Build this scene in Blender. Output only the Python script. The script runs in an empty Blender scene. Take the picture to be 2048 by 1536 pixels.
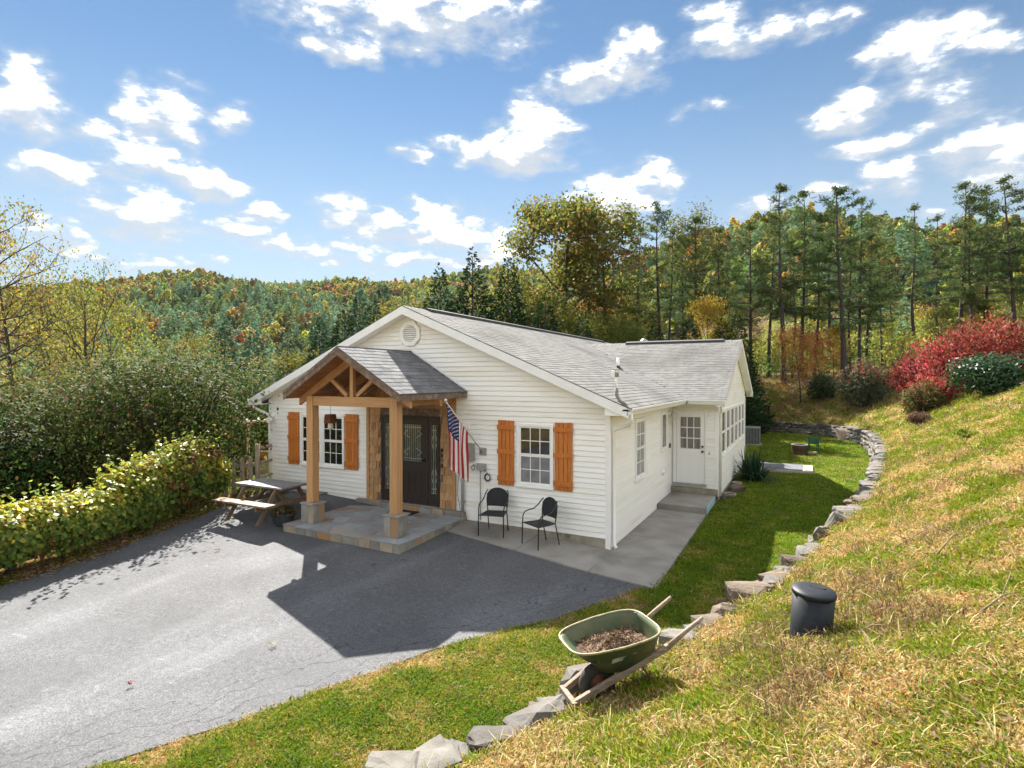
import bpy, math, random
import numpy as np
from mathutils import Vector, Matrix
C = bpy.context.scene.collection
SC = bpy.context.scene
rng = np.random.default_rng(7)
random.seed(7)
R = math.radians

# ---------------------------------------------------------------- camera
CAMP = np.array([3.448, -10.697, 3.422]); YAW = 27.786; PITCH = -0.545; FPX = 1114.708
cam = bpy.data.cameras.new('camera'); camo = bpy.data.objects.new('camera', cam); C.objects.link(camo)
camo.location = CAMP; camo.rotation_euler = (R(90 + PITCH), 0, R(YAW))
cam.sensor_width = 36; cam.lens = 36 * FPX / 2048; cam.clip_start = 0.05; cam.clip_end = 4000
SC.camera = camo
_y, _t = R(YAW), R(PITCH)
FW = np.array([-math.sin(_y), math.cos(_y), 0]); RT = np.array([math.cos(_y), math.sin(_y), 0]); UP = np.array([0, 0, 1.])
FF = FW * math.cos(_t) + UP * math.sin(_t); UU = UP * math.cos(_t) - FW * math.sin(_t)
def ray(u, v): return FF + (u - 1024) / FPX * RT + (768 - v) / FPX * UU
def plan(u, w):                      # ground-plan point at photo column u, w metres ahead of the camera
    k = (u - 1024) / FPX * w; return CAMP[0] + FW[0] * w + RT[0] * k, CAMP[1] + FW[1] * w + RT[1] * k

# ---------------------------------------------------------------- sun and sky
SUNV = np.array([-0.826, 0.789, 1.0]); SUNV /= np.linalg.norm(SUNV)
EXPOSURE = 3.2
sl = bpy.data.lights.new('sun', 'SUN'); so = bpy.data.objects.new('sun', sl); C.objects.link(so)
sl.energy = 2.0; sl.angle = R(0.5); sl.color = (1.0, 0.95, 0.87)
so.rotation_euler = Vector((-SUNV[0], -SUNV[1], -SUNV[2])).to_track_quat('-Z', 'Y').to_euler()
so.location = (-30, 30, 40)
W = bpy.data.worlds.new('World'); SC.world = W; W.use_nodes = True
SKY_STRENGTH = 0.055
CLOUDS = [(820,25,230,60,.9),(690,95,70,28,1.0),(970,18,120,36,.85),(45,205,56,78,.95),(165,245,46,28,.8),(110,350,70,34,.95),(320,230,70,62,1.0),(290,325,72,36,1.0),(230,348,48,22,.9),(405,362,72,33,1.15),
 (470,240,42,30,.75),(285,432,95,42,1.0),(110,470,52,26,.8),(505,425,48,20,.95),(470,462,62,24,.9),(540,492,95,24,.8),(690,415,60,26,.95),(770,450,85,30,1.0),(880,420,60,20,.8),(900,475,115,34,1.0),(690,492,90,22,.85),(990,505,80,26,.9),(800,522,180,18,.8),(1020,312,118,30,1.2),(1075,262,78,46,1.2),(815,297,32,20,.8),(892,285,32,24,.8),
 (1190,165,112,34,1.05),(1268,115,50,40,1),(1520,64,130,30,.9),(1430,40,60,42,.8),(1835,92,92,44,1.05),(1850,160,70,44,.75),(1905,218,48,40,.85),(1970,102,54,20,.8),(1690,225,72,32,1.0),(1745,285,80,22,1),(1225,398,85,40,1.05),(1305,350,46,30,.95),
 (1640,388,70,18,.9),(1790,352,44,40,.95),(2000,300,95,46,1.05),(1925,305,56,32,.9),(2010,355,56,28,1),(1520,398,52,15,.8),(1850,418,28,14,.8),(400,190,46,26,.5),(330,520,120,20,.7),(1410,235,50,14,.4)]
def build_sky():
    nt = W.node_tree; N = nt.nodes; L = nt.links; N.clear()
    def mth(op, a, b=None, c=None, clamp=False):
        n = N.new('ShaderNodeMath'); n.operation = op; n.use_clamp = clamp
        for i, v in enumerate((a, b, c)):
            if v is None: continue
            if isinstance(v, (int, float)): n.inputs[i].default_value = v
            else: L.new(v, n.inputs[i])
        return n.outputs[0]
    def dot(a, v):
        n = N.new('ShaderNodeVectorMath'); n.operation = 'DOT_PRODUCT'; L.new(a, n.inputs[0]); n.inputs[1].default_value = v; return n.outputs['Value']
    out = N.new('ShaderNodeOutputWorld'); bg = N.new('ShaderNodeBackground'); L.new(bg.outputs[0], out.inputs[0])
    sky = N.new('ShaderNodeTexSky'); sky.sky_type = 'NISHITA'; sky.sun_disc = False
    sky.sun_elevation = math.asin(SUNV[2]); sky.sun_rotation = math.atan2(SUNV[0], SUNV[1])
    sky.altitude = 600; sky.air_density = 1.0; sky.dust_density = 0.0; sky.ozone_density = 2.0
    tc = N.new('ShaderNodeTexCoord'); d0 = tc.outputs['Generated']
    nv = N.new('ShaderNodeVectorMath'); nv.operation = 'NORMALIZE'; L.new(d0, nv.inputs[0]); d = nv.outputs[0]
    # domain warp so that the outlines billow
    wn = N.new('ShaderNodeTexNoise'); wn.inputs['Scale'].default_value = 9; wn.inputs['Detail'].default_value = 3; L.new(d, wn.inputs['Vector'])
    ws = N.new('ShaderNodeVectorMath'); ws.operation = 'MULTIPLY_ADD'; L.new(wn.outputs['Color'], ws.inputs[0]); ws.inputs[1].default_value = (.07,.07,.07); ws.inputs[2].default_value = (-.035,-.035,-.035)
    wa = N.new('ShaderNodeVectorMath'); wa.operation = 'ADD'; L.new(d, wa.inputs[0]); L.new(ws.outputs[0], wa.inputs[1]); dw = wa.outputs[0]
    best = None; hsum = None
    for (u, v, hx, hy, amp) in CLOUDS:
        c = ray(u, v); ln = np.linalg.norm(c); c = c / ln
        a = np.cross(c, UP); a /= np.linalg.norm(a); b = np.cross(a, c)
        k = FPX * ln
        px = dot(dw, tuple(a * k / (hx * 1.12))); py = dot(dw, tuple(b * k / (hy * 1.12)))
        r2 = mth('MULTIPLY_ADD', px, px, mth('MULTIPLY', py, py))
        m = mth('MULTIPLY_ADD', r2, -amp * .62, amp)
        h = mth('MULTIPLY', mth('MAXIMUM', m, 0.0), py)
        best = m if best is None else mth('MAXIMUM', best, m)
        hsum = h if hsum is None else mth('ADD', hsum, h)
    front = mth('GREATER_THAN', dot(d, tuple(FF)), 0.45)
    # cumulus out of view, made denser than in view as added fill light
    flat = N.new('ShaderNodeVectorMath'); flat.operation = 'MULTIPLY'; L.new(d, flat.inputs[0]); flat.inputs[1].default_value = (1, 1, 2.2)
    gn = N.new('ShaderNodeTexNoise'); gn.inputs['Scale'].default_value = 4.2; gn.inputs['Detail'].default_value = 5; L.new(flat.outputs[0], gn.inputs['Vector'])
    gen = mth('MULTIPLY_ADD', gn.outputs['Fac'], 6.0, -2.35)
    mix = N.new('ShaderNodeMix'); mix.data_type = 'FLOAT'; L.new(front, mix.inputs[0]); L.new(gen, mix.inputs[2]); L.new(best, mix.inputs[3]); m = mix.outputs[0]
    fn = N.new('ShaderNodeTexNoise'); fn.inputs['Scale'].default_value = 22; fn.inputs['Detail'].default_value = 9; fn.inputs['Roughness'].default_value = .58
    L.new(flat.outputs[0], fn.inputs['Vector'])
    dens = mth('MULTIPLY_ADD', mth('SUBTRACT', fn.outputs['Fac'], .5), 2.5, mth('ADD', m, -.20))
    mr = N.new('ShaderNodeMapRange'); mr.interpolation_type = 'SMOOTHSTEP'; L.new(dens, mr.inputs[0]); mr.inputs[1].default_value = -.22; mr.inputs[2].default_value = .95
    alpha = mr.outputs[0]
    sep = N.new('ShaderNodeSeparateXYZ'); L.new(d, sep.inputs[0])
    # cloud tone: sunlit tops, grey-blue undersides
    tone = mth('ADD', mth('MULTIPLY', hsum, 1.5), mth('MULTIPLY_ADD', fn.outputs['Fac'], 2.4, -.80))
    tr = N.new('ShaderNodeMapRange'); tr.interpolation_type = 'SMOOTHSTEP'; L.new(tone, tr.inputs[0]); tr.inputs[1].default_value = -.25; tr.inputs[2].default_value = 1.15
    core = N.new('ShaderNodeMapRange'); core.interpolation_type = 'SMOOTHSTEP'; L.new(dens, core.inputs[0]); core.inputs[1].default_value = .05; core.inputs[2].default_value = 1.3
    cc = N.new('ShaderNodeMix'); cc.data_type = 'RGBA'; L.new(mth('POWER', mth('MULTIPLY', tr.outputs[0], core.outputs[0]), 1.65), cc.inputs[0]); cc.inputs[6].default_value = (1.36, 1.48, 1.62, 1); cc.inputs[7].default_value = (19, 18.7, 18.2, 1)
    # pale air near the horizon
    hz = N.new('ShaderNodeMapRange'); hz.interpolation_type = 'SMOOTHSTEP'; L.new(sep.outputs[2], hz.inputs[0]); hz.inputs[1].default_value = -.02; hz.inputs[2].default_value = .50; hz.inputs[3].default_value = .80; hz.inputs[4].default_value = 0
    tint = N.new('ShaderNodeMix'); tint.data_type = 'RGBA'; tint.blend_type = 'MULTIPLY'; tint.inputs[0].default_value = 1; L.new(sky.outputs[0], tint.inputs[6]); tint.inputs[7].default_value = SKY_TINT
    hm = N.new('ShaderNodeMix'); hm.data_type = 'RGBA'; L.new(hz.outputs[0], hm.inputs[0]); L.new(tint.outputs[2], hm.inputs[6]); hm.inputs[7].default_value = (1.36, 1.54, 1.64, 1)
    fm = N.new('ShaderNodeMix'); fm.data_type = 'RGBA'; L.new(mth('MULTIPLY', alpha, .95), fm.inputs[0]); L.new(hm.outputs[2], fm.inputs[6]); L.new(cc.outputs[2], fm.inputs[7])
    L.new(fm.outputs[2], bg.inputs[0]); bg.inputs[1].default_value = SKY_STRENGTH
SKY_TINT = (.23, .262, .258, 1)
build_sky()
SC.view_settings.view_transform = 'Standard'; SC.view_settings.look = 'None'; SC.view_settings.gamma = 1
SC.view_settings.use_curve_mapping = False; SC.view_settings.exposure = EXPOSURE
SC.cycles.max_bounces = 6; SC.cycles.diffuse_bounces = 4; SC.cycles.glossy_bounces = 3; SC.cycles.transmission_bounces = 4; SC.cycles.transparent_max_bounces = 4
SC.cycles.use_denoising = True; SC.cycles.sample_clamp_indirect = 6; SC.cycles.caustics_reflective = False; SC.cycles.caustics_refractive = False

# ---------------------------------------------------------------- mesh helpers
class MB:
    """collects shapes and links them as one mesh object"""
    def __init__(s): s.v = []; s.f = []; s.m = []; s.mi = 0
    def poly(s, pts, faces):
        o = len(s.v); s.v.extend([tuple(map(float, p)) for p in pts]); s.f.extend([tuple(i + o for i in f) for f in faces]); s.m.extend([s.mi] * len(faces)); return s
    def box(s, a, b):
        x0, y0, z0 = a; x1, y1, z1 = b
        return s.poly([(x0,y0,z0),(x1,y0,z0),(x1,y1,z0),(x0,y1,z0),(x0,y0,z1),(x1,y0,z1),(x1,y1,z1),(x0,y1,z1)], HEX)
    def hexa(s, p8): return s.poly(p8, HEX)
    def prism(s, pts, off):
        """closed polygon extruded by a vector"""
        n = len(pts); off = np.asarray(off, float); q = [np.asarray(p, float) for p in pts]
        return s.poly(q + [p + off for p in q], [tuple(range(n))[::-1], tuple(range(n, 2 * n))] + [(i, (i + 1) % n, n + (i + 1) % n, n + i) for i in range(n)])
    def beam(s, a, b, w, h, up=(0, 0, 1)):
        """rectangular bar between two points, w across, h along up"""
        a = np.asarray(a, float); b = np.asarray(b, float); d = (b - a) / np.linalg.norm(b - a)
        sd = np.cross(d, up); sd /= np.linalg.norm(sd); u = np.cross(sd, d)
        q = []
        for p in (a, b):
            q += [p - sd * w / 2 - u * h / 2, p + sd * w / 2 - u * h / 2, p + sd * w / 2 + u * h / 2, p - sd * w / 2 + u * h / 2]
        return s.poly(q, [(3,2,1,0),(4,5,6,7),(0,1,5,4),(1,2,6,5),(2,3,7,6),(3,0,4,7)])
    def tube(s, pts, r, n=8, cap=True):
        pts = [np.asarray(p, float) for p in pts]; k = len(pts)
        rr = r if hasattr(r, '__len__') else [r] * k
        o = len(s.v); prev = None
        for i, p in enumerate(pts):
            d = pts[min(i + 1, k - 1)] - pts[max(i - 1, 0)]; d = d / (np.linalg.norm(d) + 1e-9)
            if prev is None: ref = np.array([0, 0, 1.]) if abs(d[2]) < .9 else np.array([1., 0, 0])
            else: ref = prev
            a = ref - d * (ref @ d); a /= np.linalg.norm(a) + 1e-9; prev = a; b = np.cross(d, a)
            for j in range(n):
                t = 2 * math.pi * j / n; q = p + (a * math.cos(t) + b * math.sin(t)) * rr[i]; s.v.append(tuple(q))
        F = []
        for i in range(k - 1):
            for j in range(n):
                F.append((o + i*n + j, o + i*n + (j+1) % n, o + (i+1)*n + (j+1) % n, o + (i+1)*n + j))
        if cap: F += [tuple(range(o, o + n))[::-1], tuple(range(o + (k-1)*n, o + k*n))]
        s.f += F; s.m += [s.mi] * len(F); return s
    def lathe(s, prof, n=20, c=(0, 0, 0), axis='z', capb=False, capt=False):
        o = len(s.v); k = len(prof)
        for (r, h) in prof:
            for j in range(n):
                t = 2 * math.pi * j / n; x, y = r * math.cos(t), r * math.sin(t)
                p = (x, y, h) if axis == 'z' else ((x, h, y) if axis == 'y' else (h, x, y))
                s.v.append((p[0] + c[0], p[1] + c[1], p[2] + c[2]))
        F = [(o + i*n + j, o + i*n + (j+1) % n, o + (i+1)*n + (j+1) % n, o + (i+1)*n + j) for i in range(k-1) for j in range(n)]
        if capb: F.append(tuple(range(o, o + n))[::-1])
        if capt: F.append(tuple(range(o + (k-1)*n, o + k*n)))
        s.f += F; s.m += [s.mi] * len(F); return s
    def mesh(s, name, mats, smooth=False):
        me = bpy.data.meshes.new(name); me.from_pydata(s.v, [], s.f)
        for m in (mats if isinstance(mats, (list, tuple)) else [mats]): me.materials.append(m)
        me.polygons.foreach_set('material_index', s.m)
        if smooth: me.polygons.foreach_set('use_smooth', [True] * len(s.f))
        me.update(); return me
    def build(s, name, mats, parent=None, smooth=False, bevel=0, loc=None, kind=None):
        o = bpy.data.objects.new(name, s.mesh(name, mats, smooth)); C.objects.link(o)
        if parent is not None: o.parent = parent
        if loc is not None: o.location = loc
        if bevel:
            b = o.modifiers.new('bevel', 'BEVEL'); b.width = bevel; b.segments = 2; b.limit_method = 'ANGLE'; b.angle_limit = R(40)
        if kind: o['kind'] = kind
        return o
HEX = [(3,2,1,0),(4,5,6,7),(0,1,5,4),(1,2,6,5),(2,3,7,6),(3,0,4,7)]
def box(name, a, b, m, parent=None, bevel=0, **k): return MB().box(a, b).build(name, m, parent, bevel=bevel, **k)
def tag(o, label=None, cat=None, group=None, kind=None):
    if label: o['label'] = label
    if cat: o['category'] = cat
    if group: o['group'] = group
    if kind: o['kind'] = kind
    return o
def thing(name, label, cat, loc=(0, 0, 0), rz=0, group=None):
    o = bpy.data.objects.new(name, None); C.objects.link(o); o.location = loc; o.rotation_euler = (0, 0, rz); o.empty_display_size = .2
    return tag(o, label, cat, group)
def dup(root, loc, rz=0, scale=1.0, label=None, group=None):
    r = root.copy(); C.objects.link(r); r.location = loc; r.rotation_euler = (0, 0, rz); r.scale = (scale,) * 3 if not hasattr(scale, '__len__') else scale
    if label: r['label'] = label
    if group: r['group'] = group
    for ch in list(root.children):
        c = ch.copy(); C.objects.link(c); c.parent = r
        for g in list(ch.children):
            e = g.copy(); C.objects.link(e); e.parent = c
    return r
def quad_mesh(name, V, cols, mats):
    """many loose quads (n,4,3) with one colour each"""
    n = len(V); me = bpy.data.meshes.new(name)
    me.vertices.add(4 * n); me.vertices.foreach_set('co', np.ascontiguousarray(V, dtype=np.float32).ravel())
    me.loops.add(4 * n); me.loops.foreach_set('vertex_index', np.arange(4 * n, dtype=np.int32))
    me.polygons.add(n); me.polygons.foreach_set('loop_start', np.arange(0, 4 * n, 4, dtype=np.int32)); me.polygons.foreach_set('loop_total', np.full(n, 4, dtype=np.int32))
    at = me.color_attributes.new('Col', 'FLOAT_COLOR', 'POINT')
    c4 = np.ones((4 * n, 4), np.float32); c4[:, :3] = np.repeat(cols, 4, axis=0); at.data.foreach_set('color', c4.ravel())
    for m in (mats if isinstance(mats, (list, tuple)) else [mats]): me.materials.append(m)
    me.update(calc_edges=True); return me
def diamonds(c, ln, wd, g, bias=None, bw=0.0):
    """leaf-shaped quads at points c; bias = preferred long direction"""
    n = len(c); t = g.normal(size=(n, 3))
    t /= np.linalg.norm(t, axis=1)[:, None] + 1e-9
    if bias is not None:
        t = t * (1 - bw) + bias * bw; t /= np.linalg.norm(t, axis=1)[:, None] + 1e-9
    q = g.normal(size=(n, 3)); b = np.cross(t, q); b /= np.linalg.norm(b, axis=1)[:, None] + 1e-9
    s = g.uniform(.7, 1.3, n)[:, None]; l = t * (np.broadcast_to(ln, n)[:, None] * s / 2); w = b * (np.broadcast_to(wd, n)[:, None] * s / 2)
    nn = np.cross(t, b) * (np.linalg.norm(l, axis=1)[:, None] * .25)
    return np.stack([c - l, c + w - nn + l * .1, c + l, c - w - nn + l * .1], axis=1)
def facing(c, nrm, ln, wd, g, jit=.45):
    n = len(c); q = nrm + g.normal(0, jit, (n, 3)); q /= np.linalg.norm(q, axis=1)[:, None] + 1e-9
    t = np.cross(q, g.normal(size=(n, 3))); t /= np.linalg.norm(t, axis=1)[:, None] + 1e-9; b = np.cross(q, t)
    s = g.uniform(.7, 1.3, n)[:, None]; l = t * (np.broadcast_to(ln, n)[:, None] * s / 2); w = b * (np.broadcast_to(wd, n)[:, None] * s / 2); k = q * (np.linalg.norm(l, axis=1)[:, None] * .25)
    return np.stack([c - l, c + w - k + l * .1, c + l, c - w - k + l * .1], axis=1)
def pick(pal, n, g, jit=.25):
    """n colours from a palette [(weight, rgb)...] with value jitter"""
    w = np.array([p[0] for p in pal], float); w /= w.sum(); ix = g.choice(len(pal), n, p=w)
    c = np.array([p[1] for p in pal])[ix]; return np.clip(c * g.uniform(1 - jit, 1 + jit, (n, 1)) * g.uniform(.93, 1.07, (n, 3)), 0, 1)

# value noise on the plan, used to lay out grass patches and ground relief
_tab = np.random.default_rng(3).random((256, 256))
def vnoise(x, y):
    xi = np.floor(x).astype(int); yi = np.floor(y).astype(int); fx = x - xi; fy = y - yi
    fx = fx * fx * (3 - 2 * fx); fy = fy * fy * (3 - 2 * fy)
    g = lambda a, b: _tab[a % 256, b % 256]
    return (g(xi, yi) * (1 - fx) + g(xi + 1, yi) * fx) * (1 - fy) + (g(xi, yi + 1) * (1 - fx) + g(xi + 1, yi + 1) * fx) * fy
def fbm(x, y, o=4):
    x = np.asarray(x, float); y = np.asarray(y, float)
    s = 0; a = .5
    for i in range(o): s = s + a * vnoise(x * 2 ** i + 17 * i, y * 2 ** i - 9 * i); a /= 2
    return s / (1 - .5 ** o)
def sstep(t, a, b):
    t = np.clip((np.asarray(t, float) - a) / (b - a), 0, 1); return t * t * (3 - 2 * t)

# ---------------------------------------------------------------- terrain
SP = np.array([(-9,-24),(-4,-14.5),(-1.6,-10.6),(0.0,-7.9),(0.59,-6.86),(0.86,-6.22),(1.14,-5.6),(1.25,-4.9),(1.6,-4.2),(2.02,-3.55),(2.20,-2.85),(2.46,-2.08),(2.71,-1.4),(2.98,-.65),(3.22,.05),(3.41,.9),(3.58,2.0),(3.75,2.7),(3.95,3.5),(4.28,4.4),(4.68,5.7),(4.87,6.8),(5.2,8.7),(5.52,11.2),(5.8,13.7),(6.08,16.7),(6.15,19.4),(6.0,22.4),(5.58,24.3),(5.15,25.2),(4.82,26.2),(4.2,27.1),(3.15,27.9),(2,28.7),(-1,29.6),(-6,30.5),(-20,32)])
def sdist(x, y):
    """signed distance to the line of edging stones, positive on the bank"""
    x = np.atleast_1d(np.asarray(x, float)); y = np.atleast_1d(np.asarray(y, float)); sh = x.shape; x = x.ravel(); y = y.ravel()
    best = np.full(x.shape, 1e9); sg = np.ones(x.shape)
    for (a, b) in zip(SP[:-1], SP[1:]):
        d = b - a; L2 = d @ d; t = np.clip(((x - a[0]) * d[0] + (y - a[1]) * d[1]) / L2, 0, 1)
        ex = x - a[0] - t * d[0]; ey = y - a[1] - t * d[1]; q = np.hypot(ex, ey)
        cr = ex * d[1] - ey * d[0]; m = q < best - 1e-9
        best = np.where(m, q, best); sg = np.where(m, np.where(cr >= 0, 1, -1), sg)
    return (best * sg).reshape(sh)
_AX = [-14, -8, -6.45, -3.3, 0, 1.3]
_AR = {0: [.5, .4, .33, .2, .0, -.02], -2.4: [.38, .24, .14, .11, -.03, -.04], -5: [.2, .1, .06, .02, -.02, -.02], -9: [.05, .02, 0, 0, 0, 0]}
def asph(x, y):
    """level of the paving"""
    ys = sorted(_AR); x = np.asarray(x, float); y = np.clip(np.asarray(y, float), -9, 0)
    rows = [np.interp(x, _AX, _AR[k]) for k in ys]; z = rows[0] * 1.0
    for i in range(len(ys) - 1):
        t = (y - ys[i]) / (ys[i + 1] - ys[i]); z = np.where((t >= 0), rows[i] * (1 - np.clip(t, 0, 1)) + rows[i + 1] * np.clip(t, 0, 1), z)
    return z
ASR = np.array([(-8.5,-22),(-5,-14),(-2.10,-8.12),(-1.92,-7.76),(-1.55,-7.05),(-1.12,-5.97),(-.69,-4.93),(-.23,-4.06),(.22,-3.41),(.66,-2.48),(1.05,-1.61),(1.05,0.5)])
ASL = np.array([(-9,-22),(-8.2,-12),(-7.95,-8),(-8.05,-6.6),(-8.3,-5),(-8.95,-2.6),(-9.3,-1.3),(-9.6,0),(-9.6,.5)])
def x_r(y): return np.interp(y, ASR[:, 1], ASR[:, 0]) + (fbm(np.asarray(y) * 2.3, np.asarray(y) * 0 + 5.5, 3) - .5) * .10
def x_l(y): return np.interp(y, ASL[:, 1], ASL[:, 0]) + (fbm(np.asarray(y) * 2.0, np.asarray(y) * 0 + 1.5, 3) - .5) * .10
def far_h(x, y):
    dx = x - CAMP[0]; dy = y - CAMP[1]; w = dx * FW[0] + dy * FW[1]; u = dx * RT[0] + dy * RT[1]; d = np.hypot(dx, dy) + 1e-6
    az = np.degrees(np.arctan2(u, w))                 # bearing from the lens axis
    wr = np.interp(az, [-60, -43, -10, 5, 12, 20, 30, 43, 60], [560, 520, 500, 460, 380, 300, 270, 240, 240])
    hr = np.interp(az, [-60, -43, -30, -20, -8, 0, 3, 8, 14, 20, 27, 33, 37, 43, 60], [56, 60, 75, 76, 80, 86, 84, 78, 70, 67, 66, 55, 45, 45, 45])
    lo = np.interp(az, [-60, -20, 0, 12, 25, 60], [-9, -9, -6, -1, 2.5, 3])
    t = d / wr
    up = lo + (hr - lo) * np.interp(t, [0, .16, .3, .5, .75, 1.0, 1.2, 2.2], [0, 0, .06, .28, .66, 1.0, .97, .5])
    back = 1 + 10 * sstep(d, 90, 260)                  # wooded rise behind the photographer
    k = sstep(np.abs(az), 62, 100)
    n = (fbm(x / 60 + 50, y / 60 + 50, 4) - .5) * 20 * sstep(d, 80, 220)
    return up * (1 - k) + back * k + n
def lawn(x, y):
    z = asph(np.minimum(x, 1.3), y) + .03 * np.clip(x - 1.2, 0, 6)
    z = z - .05 * np.clip(y, 0, 40) * sstep(-x, 9.5, 12)
    return z
def h0(y): return np.interp(y, [-20, -9, -5, 0, 6, 12, 20, 28], [.10, .10, .12, .22, .36, .46, .62, .55])
def ground(x, y):
    x = np.asarray(x, float); y = np.asarray(y, float)
    s = sdist(x, y).reshape(x.shape); sp = np.clip(s, 0, None)
    fac = sstep(x, -14, -3)
    steep = np.interp(y, [-12, -5, 2, 10, 22, 30], [.41, .42, .52, .57, .56, .50])
    rise = h0(y) * sstep(s, .0, .42) + steep * np.minimum(sp, 4.7) + .10 * np.clip(sp - 4.7, 0, 14)
    # round the break of slope
    rise = rise - .18 * np.exp(-((sp - 4.7) / 1.2) ** 2)
    bump = (fbm(x * 1.1 + 30, y * 1.1, 4) - .5) * .16 * sstep(sp, .1, 1.2) + (fbm(x * .35, y * .35 + 40, 3) - .5) * .35 * sstep(sp, 1, 5)
    z = lawn(x, y) + (rise + bump) * fac + (fbm(x * .9, y * .9, 3) - .5) * .05
    z = z - .16 * np.clip(-11.3 - x, 0, 60)
    on = (x > x_l(y) - .02) & (x < x_r(y) + .02) & (y < .3)
    # verge: grass stands a little above the paving edge
    vg = np.exp(-np.clip(x - x_r(y), 0, 9) / .8) * .0 + .05 * sstep(x - x_r(y), 0, .5) * (y < -1)
    z = z + vg * (s < 0) * fac
    pad = ((x > -3.5) & (x < 1.32) & (y > -1.6) & (y < 6))
    z = np.where(on | pad, asph(x, y) - .07, z)
    d = np.hypot(x + 2, y - 8); t = sstep(d, 42, 85)
    return z * (1 - t) + far_h(x, y) * t
def gz(x, y): return float(ground(np.array([x]), np.array([y]))[0])
# ---------------------------------------------------------------- materials
def mat(name, col, rough=.7, col2=None, scale=6., detail=5., dist=0., bump=0., bscale=40., spec=.4, metal=0., rv=0., stretch=(1, 1, 1), contrast=(.35, .65), col3=None, s3=.6, c3=(.55, .7), coat=0., world=True):
    m = bpy.data.materials.new(name); m.use_nodes = True; nt = m.node_tree; N = nt.nodes; L = nt.links
    b = N['Principled BSDF']; b.inputs['Roughness'].default_value = rough; b.inputs['Specular IOR Level'].default_value = spec; b.inputs['Metallic'].default_value = metal
    if coat: b.inputs['Coat Weight'].default_value = coat; b.inputs['Coat Roughness'].default_value = .15
    g = N.new('ShaderNodeNewGeometry'); tc = N.new('ShaderNodeTexCoord'); oi = N.new('ShaderNodeObjectInfo')
    mp = N.new('ShaderNodeMapping'); L.new(g.outputs['Position'] if world else tc.outputs['Object'], mp.inputs[0]); mp.inputs['Scale'].default_value = stretch
    if rv:                                     # every piece gets its own cut of the texture
        ad = N.new('ShaderNodeVectorMath'); ad.operation = 'MULTIPLY_ADD'; L.new(oi.outputs['Random'], ad.inputs[0]); ad.inputs[1].default_value = (13, 7, 19); L.new(mp.outputs[0], ad.inputs[2]); vec = ad.outputs[0]
    else: vec = mp.outputs[0]
    out = None
    c = (*col, 1)
    if col2 is not None:
        n = N.new('ShaderNodeTexNoise'); n.inputs['Scale'].default_value = scale; n.inputs['Detail'].default_value = detail; n.inputs['Distortion'].default_value = dist; L.new(vec, n.inputs['Vector'])
        r = N.new('ShaderNodeMapRange'); L.new(n.outputs['Fac'], r.inputs[0]); r.inputs[1].default_value, r.inputs[2].default_value = contrast
        x = N.new('ShaderNodeMix'); x.data_type = 'RGBA'; L.new(r.outputs[0], x.inputs[0]); x.inputs[6].default_value = c; x.inputs[7].default_value = (*col2, 1); out = x.outputs[2]
    if col3 is not None:
        n = N.new('ShaderNodeTexNoise'); n.inputs['Scale'].default_value = s3; n.inputs['Detail'].default_value = 6; L.new(vec, n.inputs['Vector'])
        r = N.new('ShaderNodeMapRange'); L.new(n.outputs['Fac'], r.inputs[0]); r.inputs[1].default_value, r.inputs[2].default_value = c3
        x = N.new('ShaderNodeMix'); x.data_type = 'RGBA'; L.new(r.outputs[0], x.inputs[0]); x.inputs[7].default_value = (*col3, 1)
        if out is None: x.inputs[6].default_value = c
        else: L.new(out, x.inputs[6])
        out = x.outputs[2]
    if rv:
        h = N.new('ShaderNodeHueSaturation'); r = N.new('ShaderNodeMapRange'); L.new(oi.outputs['Random'], r.inputs[0]); r.inputs[3].default_value = 1 - rv; r.inputs[4].default_value = 1 + rv; L.new(r.outputs[0], h.inputs['Value'])
        if out is None: h.inputs['Color'].default_value = c
        else: L.new(out, h.inputs['Color'])
        out = h.outputs[0]
    if out is None: b.inputs['Base Color'].default_value = c
    else: L.new(out, b.inputs['Base Color'])
    if bump:
        n = N.new('ShaderNodeTexNoise'); n.inputs['Scale'].default_value = bscale; n.inputs['Detail'].default_value = 4; L.new(vec, n.inputs['Vector'])
        bp = N.new('ShaderNodeBump'); bp.inputs['Strength'].default_value = bump; bp.inputs['Distance'].default_value = .02; L.new(n.outputs['Fac'], bp.inputs['Height']); L.new(bp.outputs[0], b.inputs['Normal'])
    return m
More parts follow.
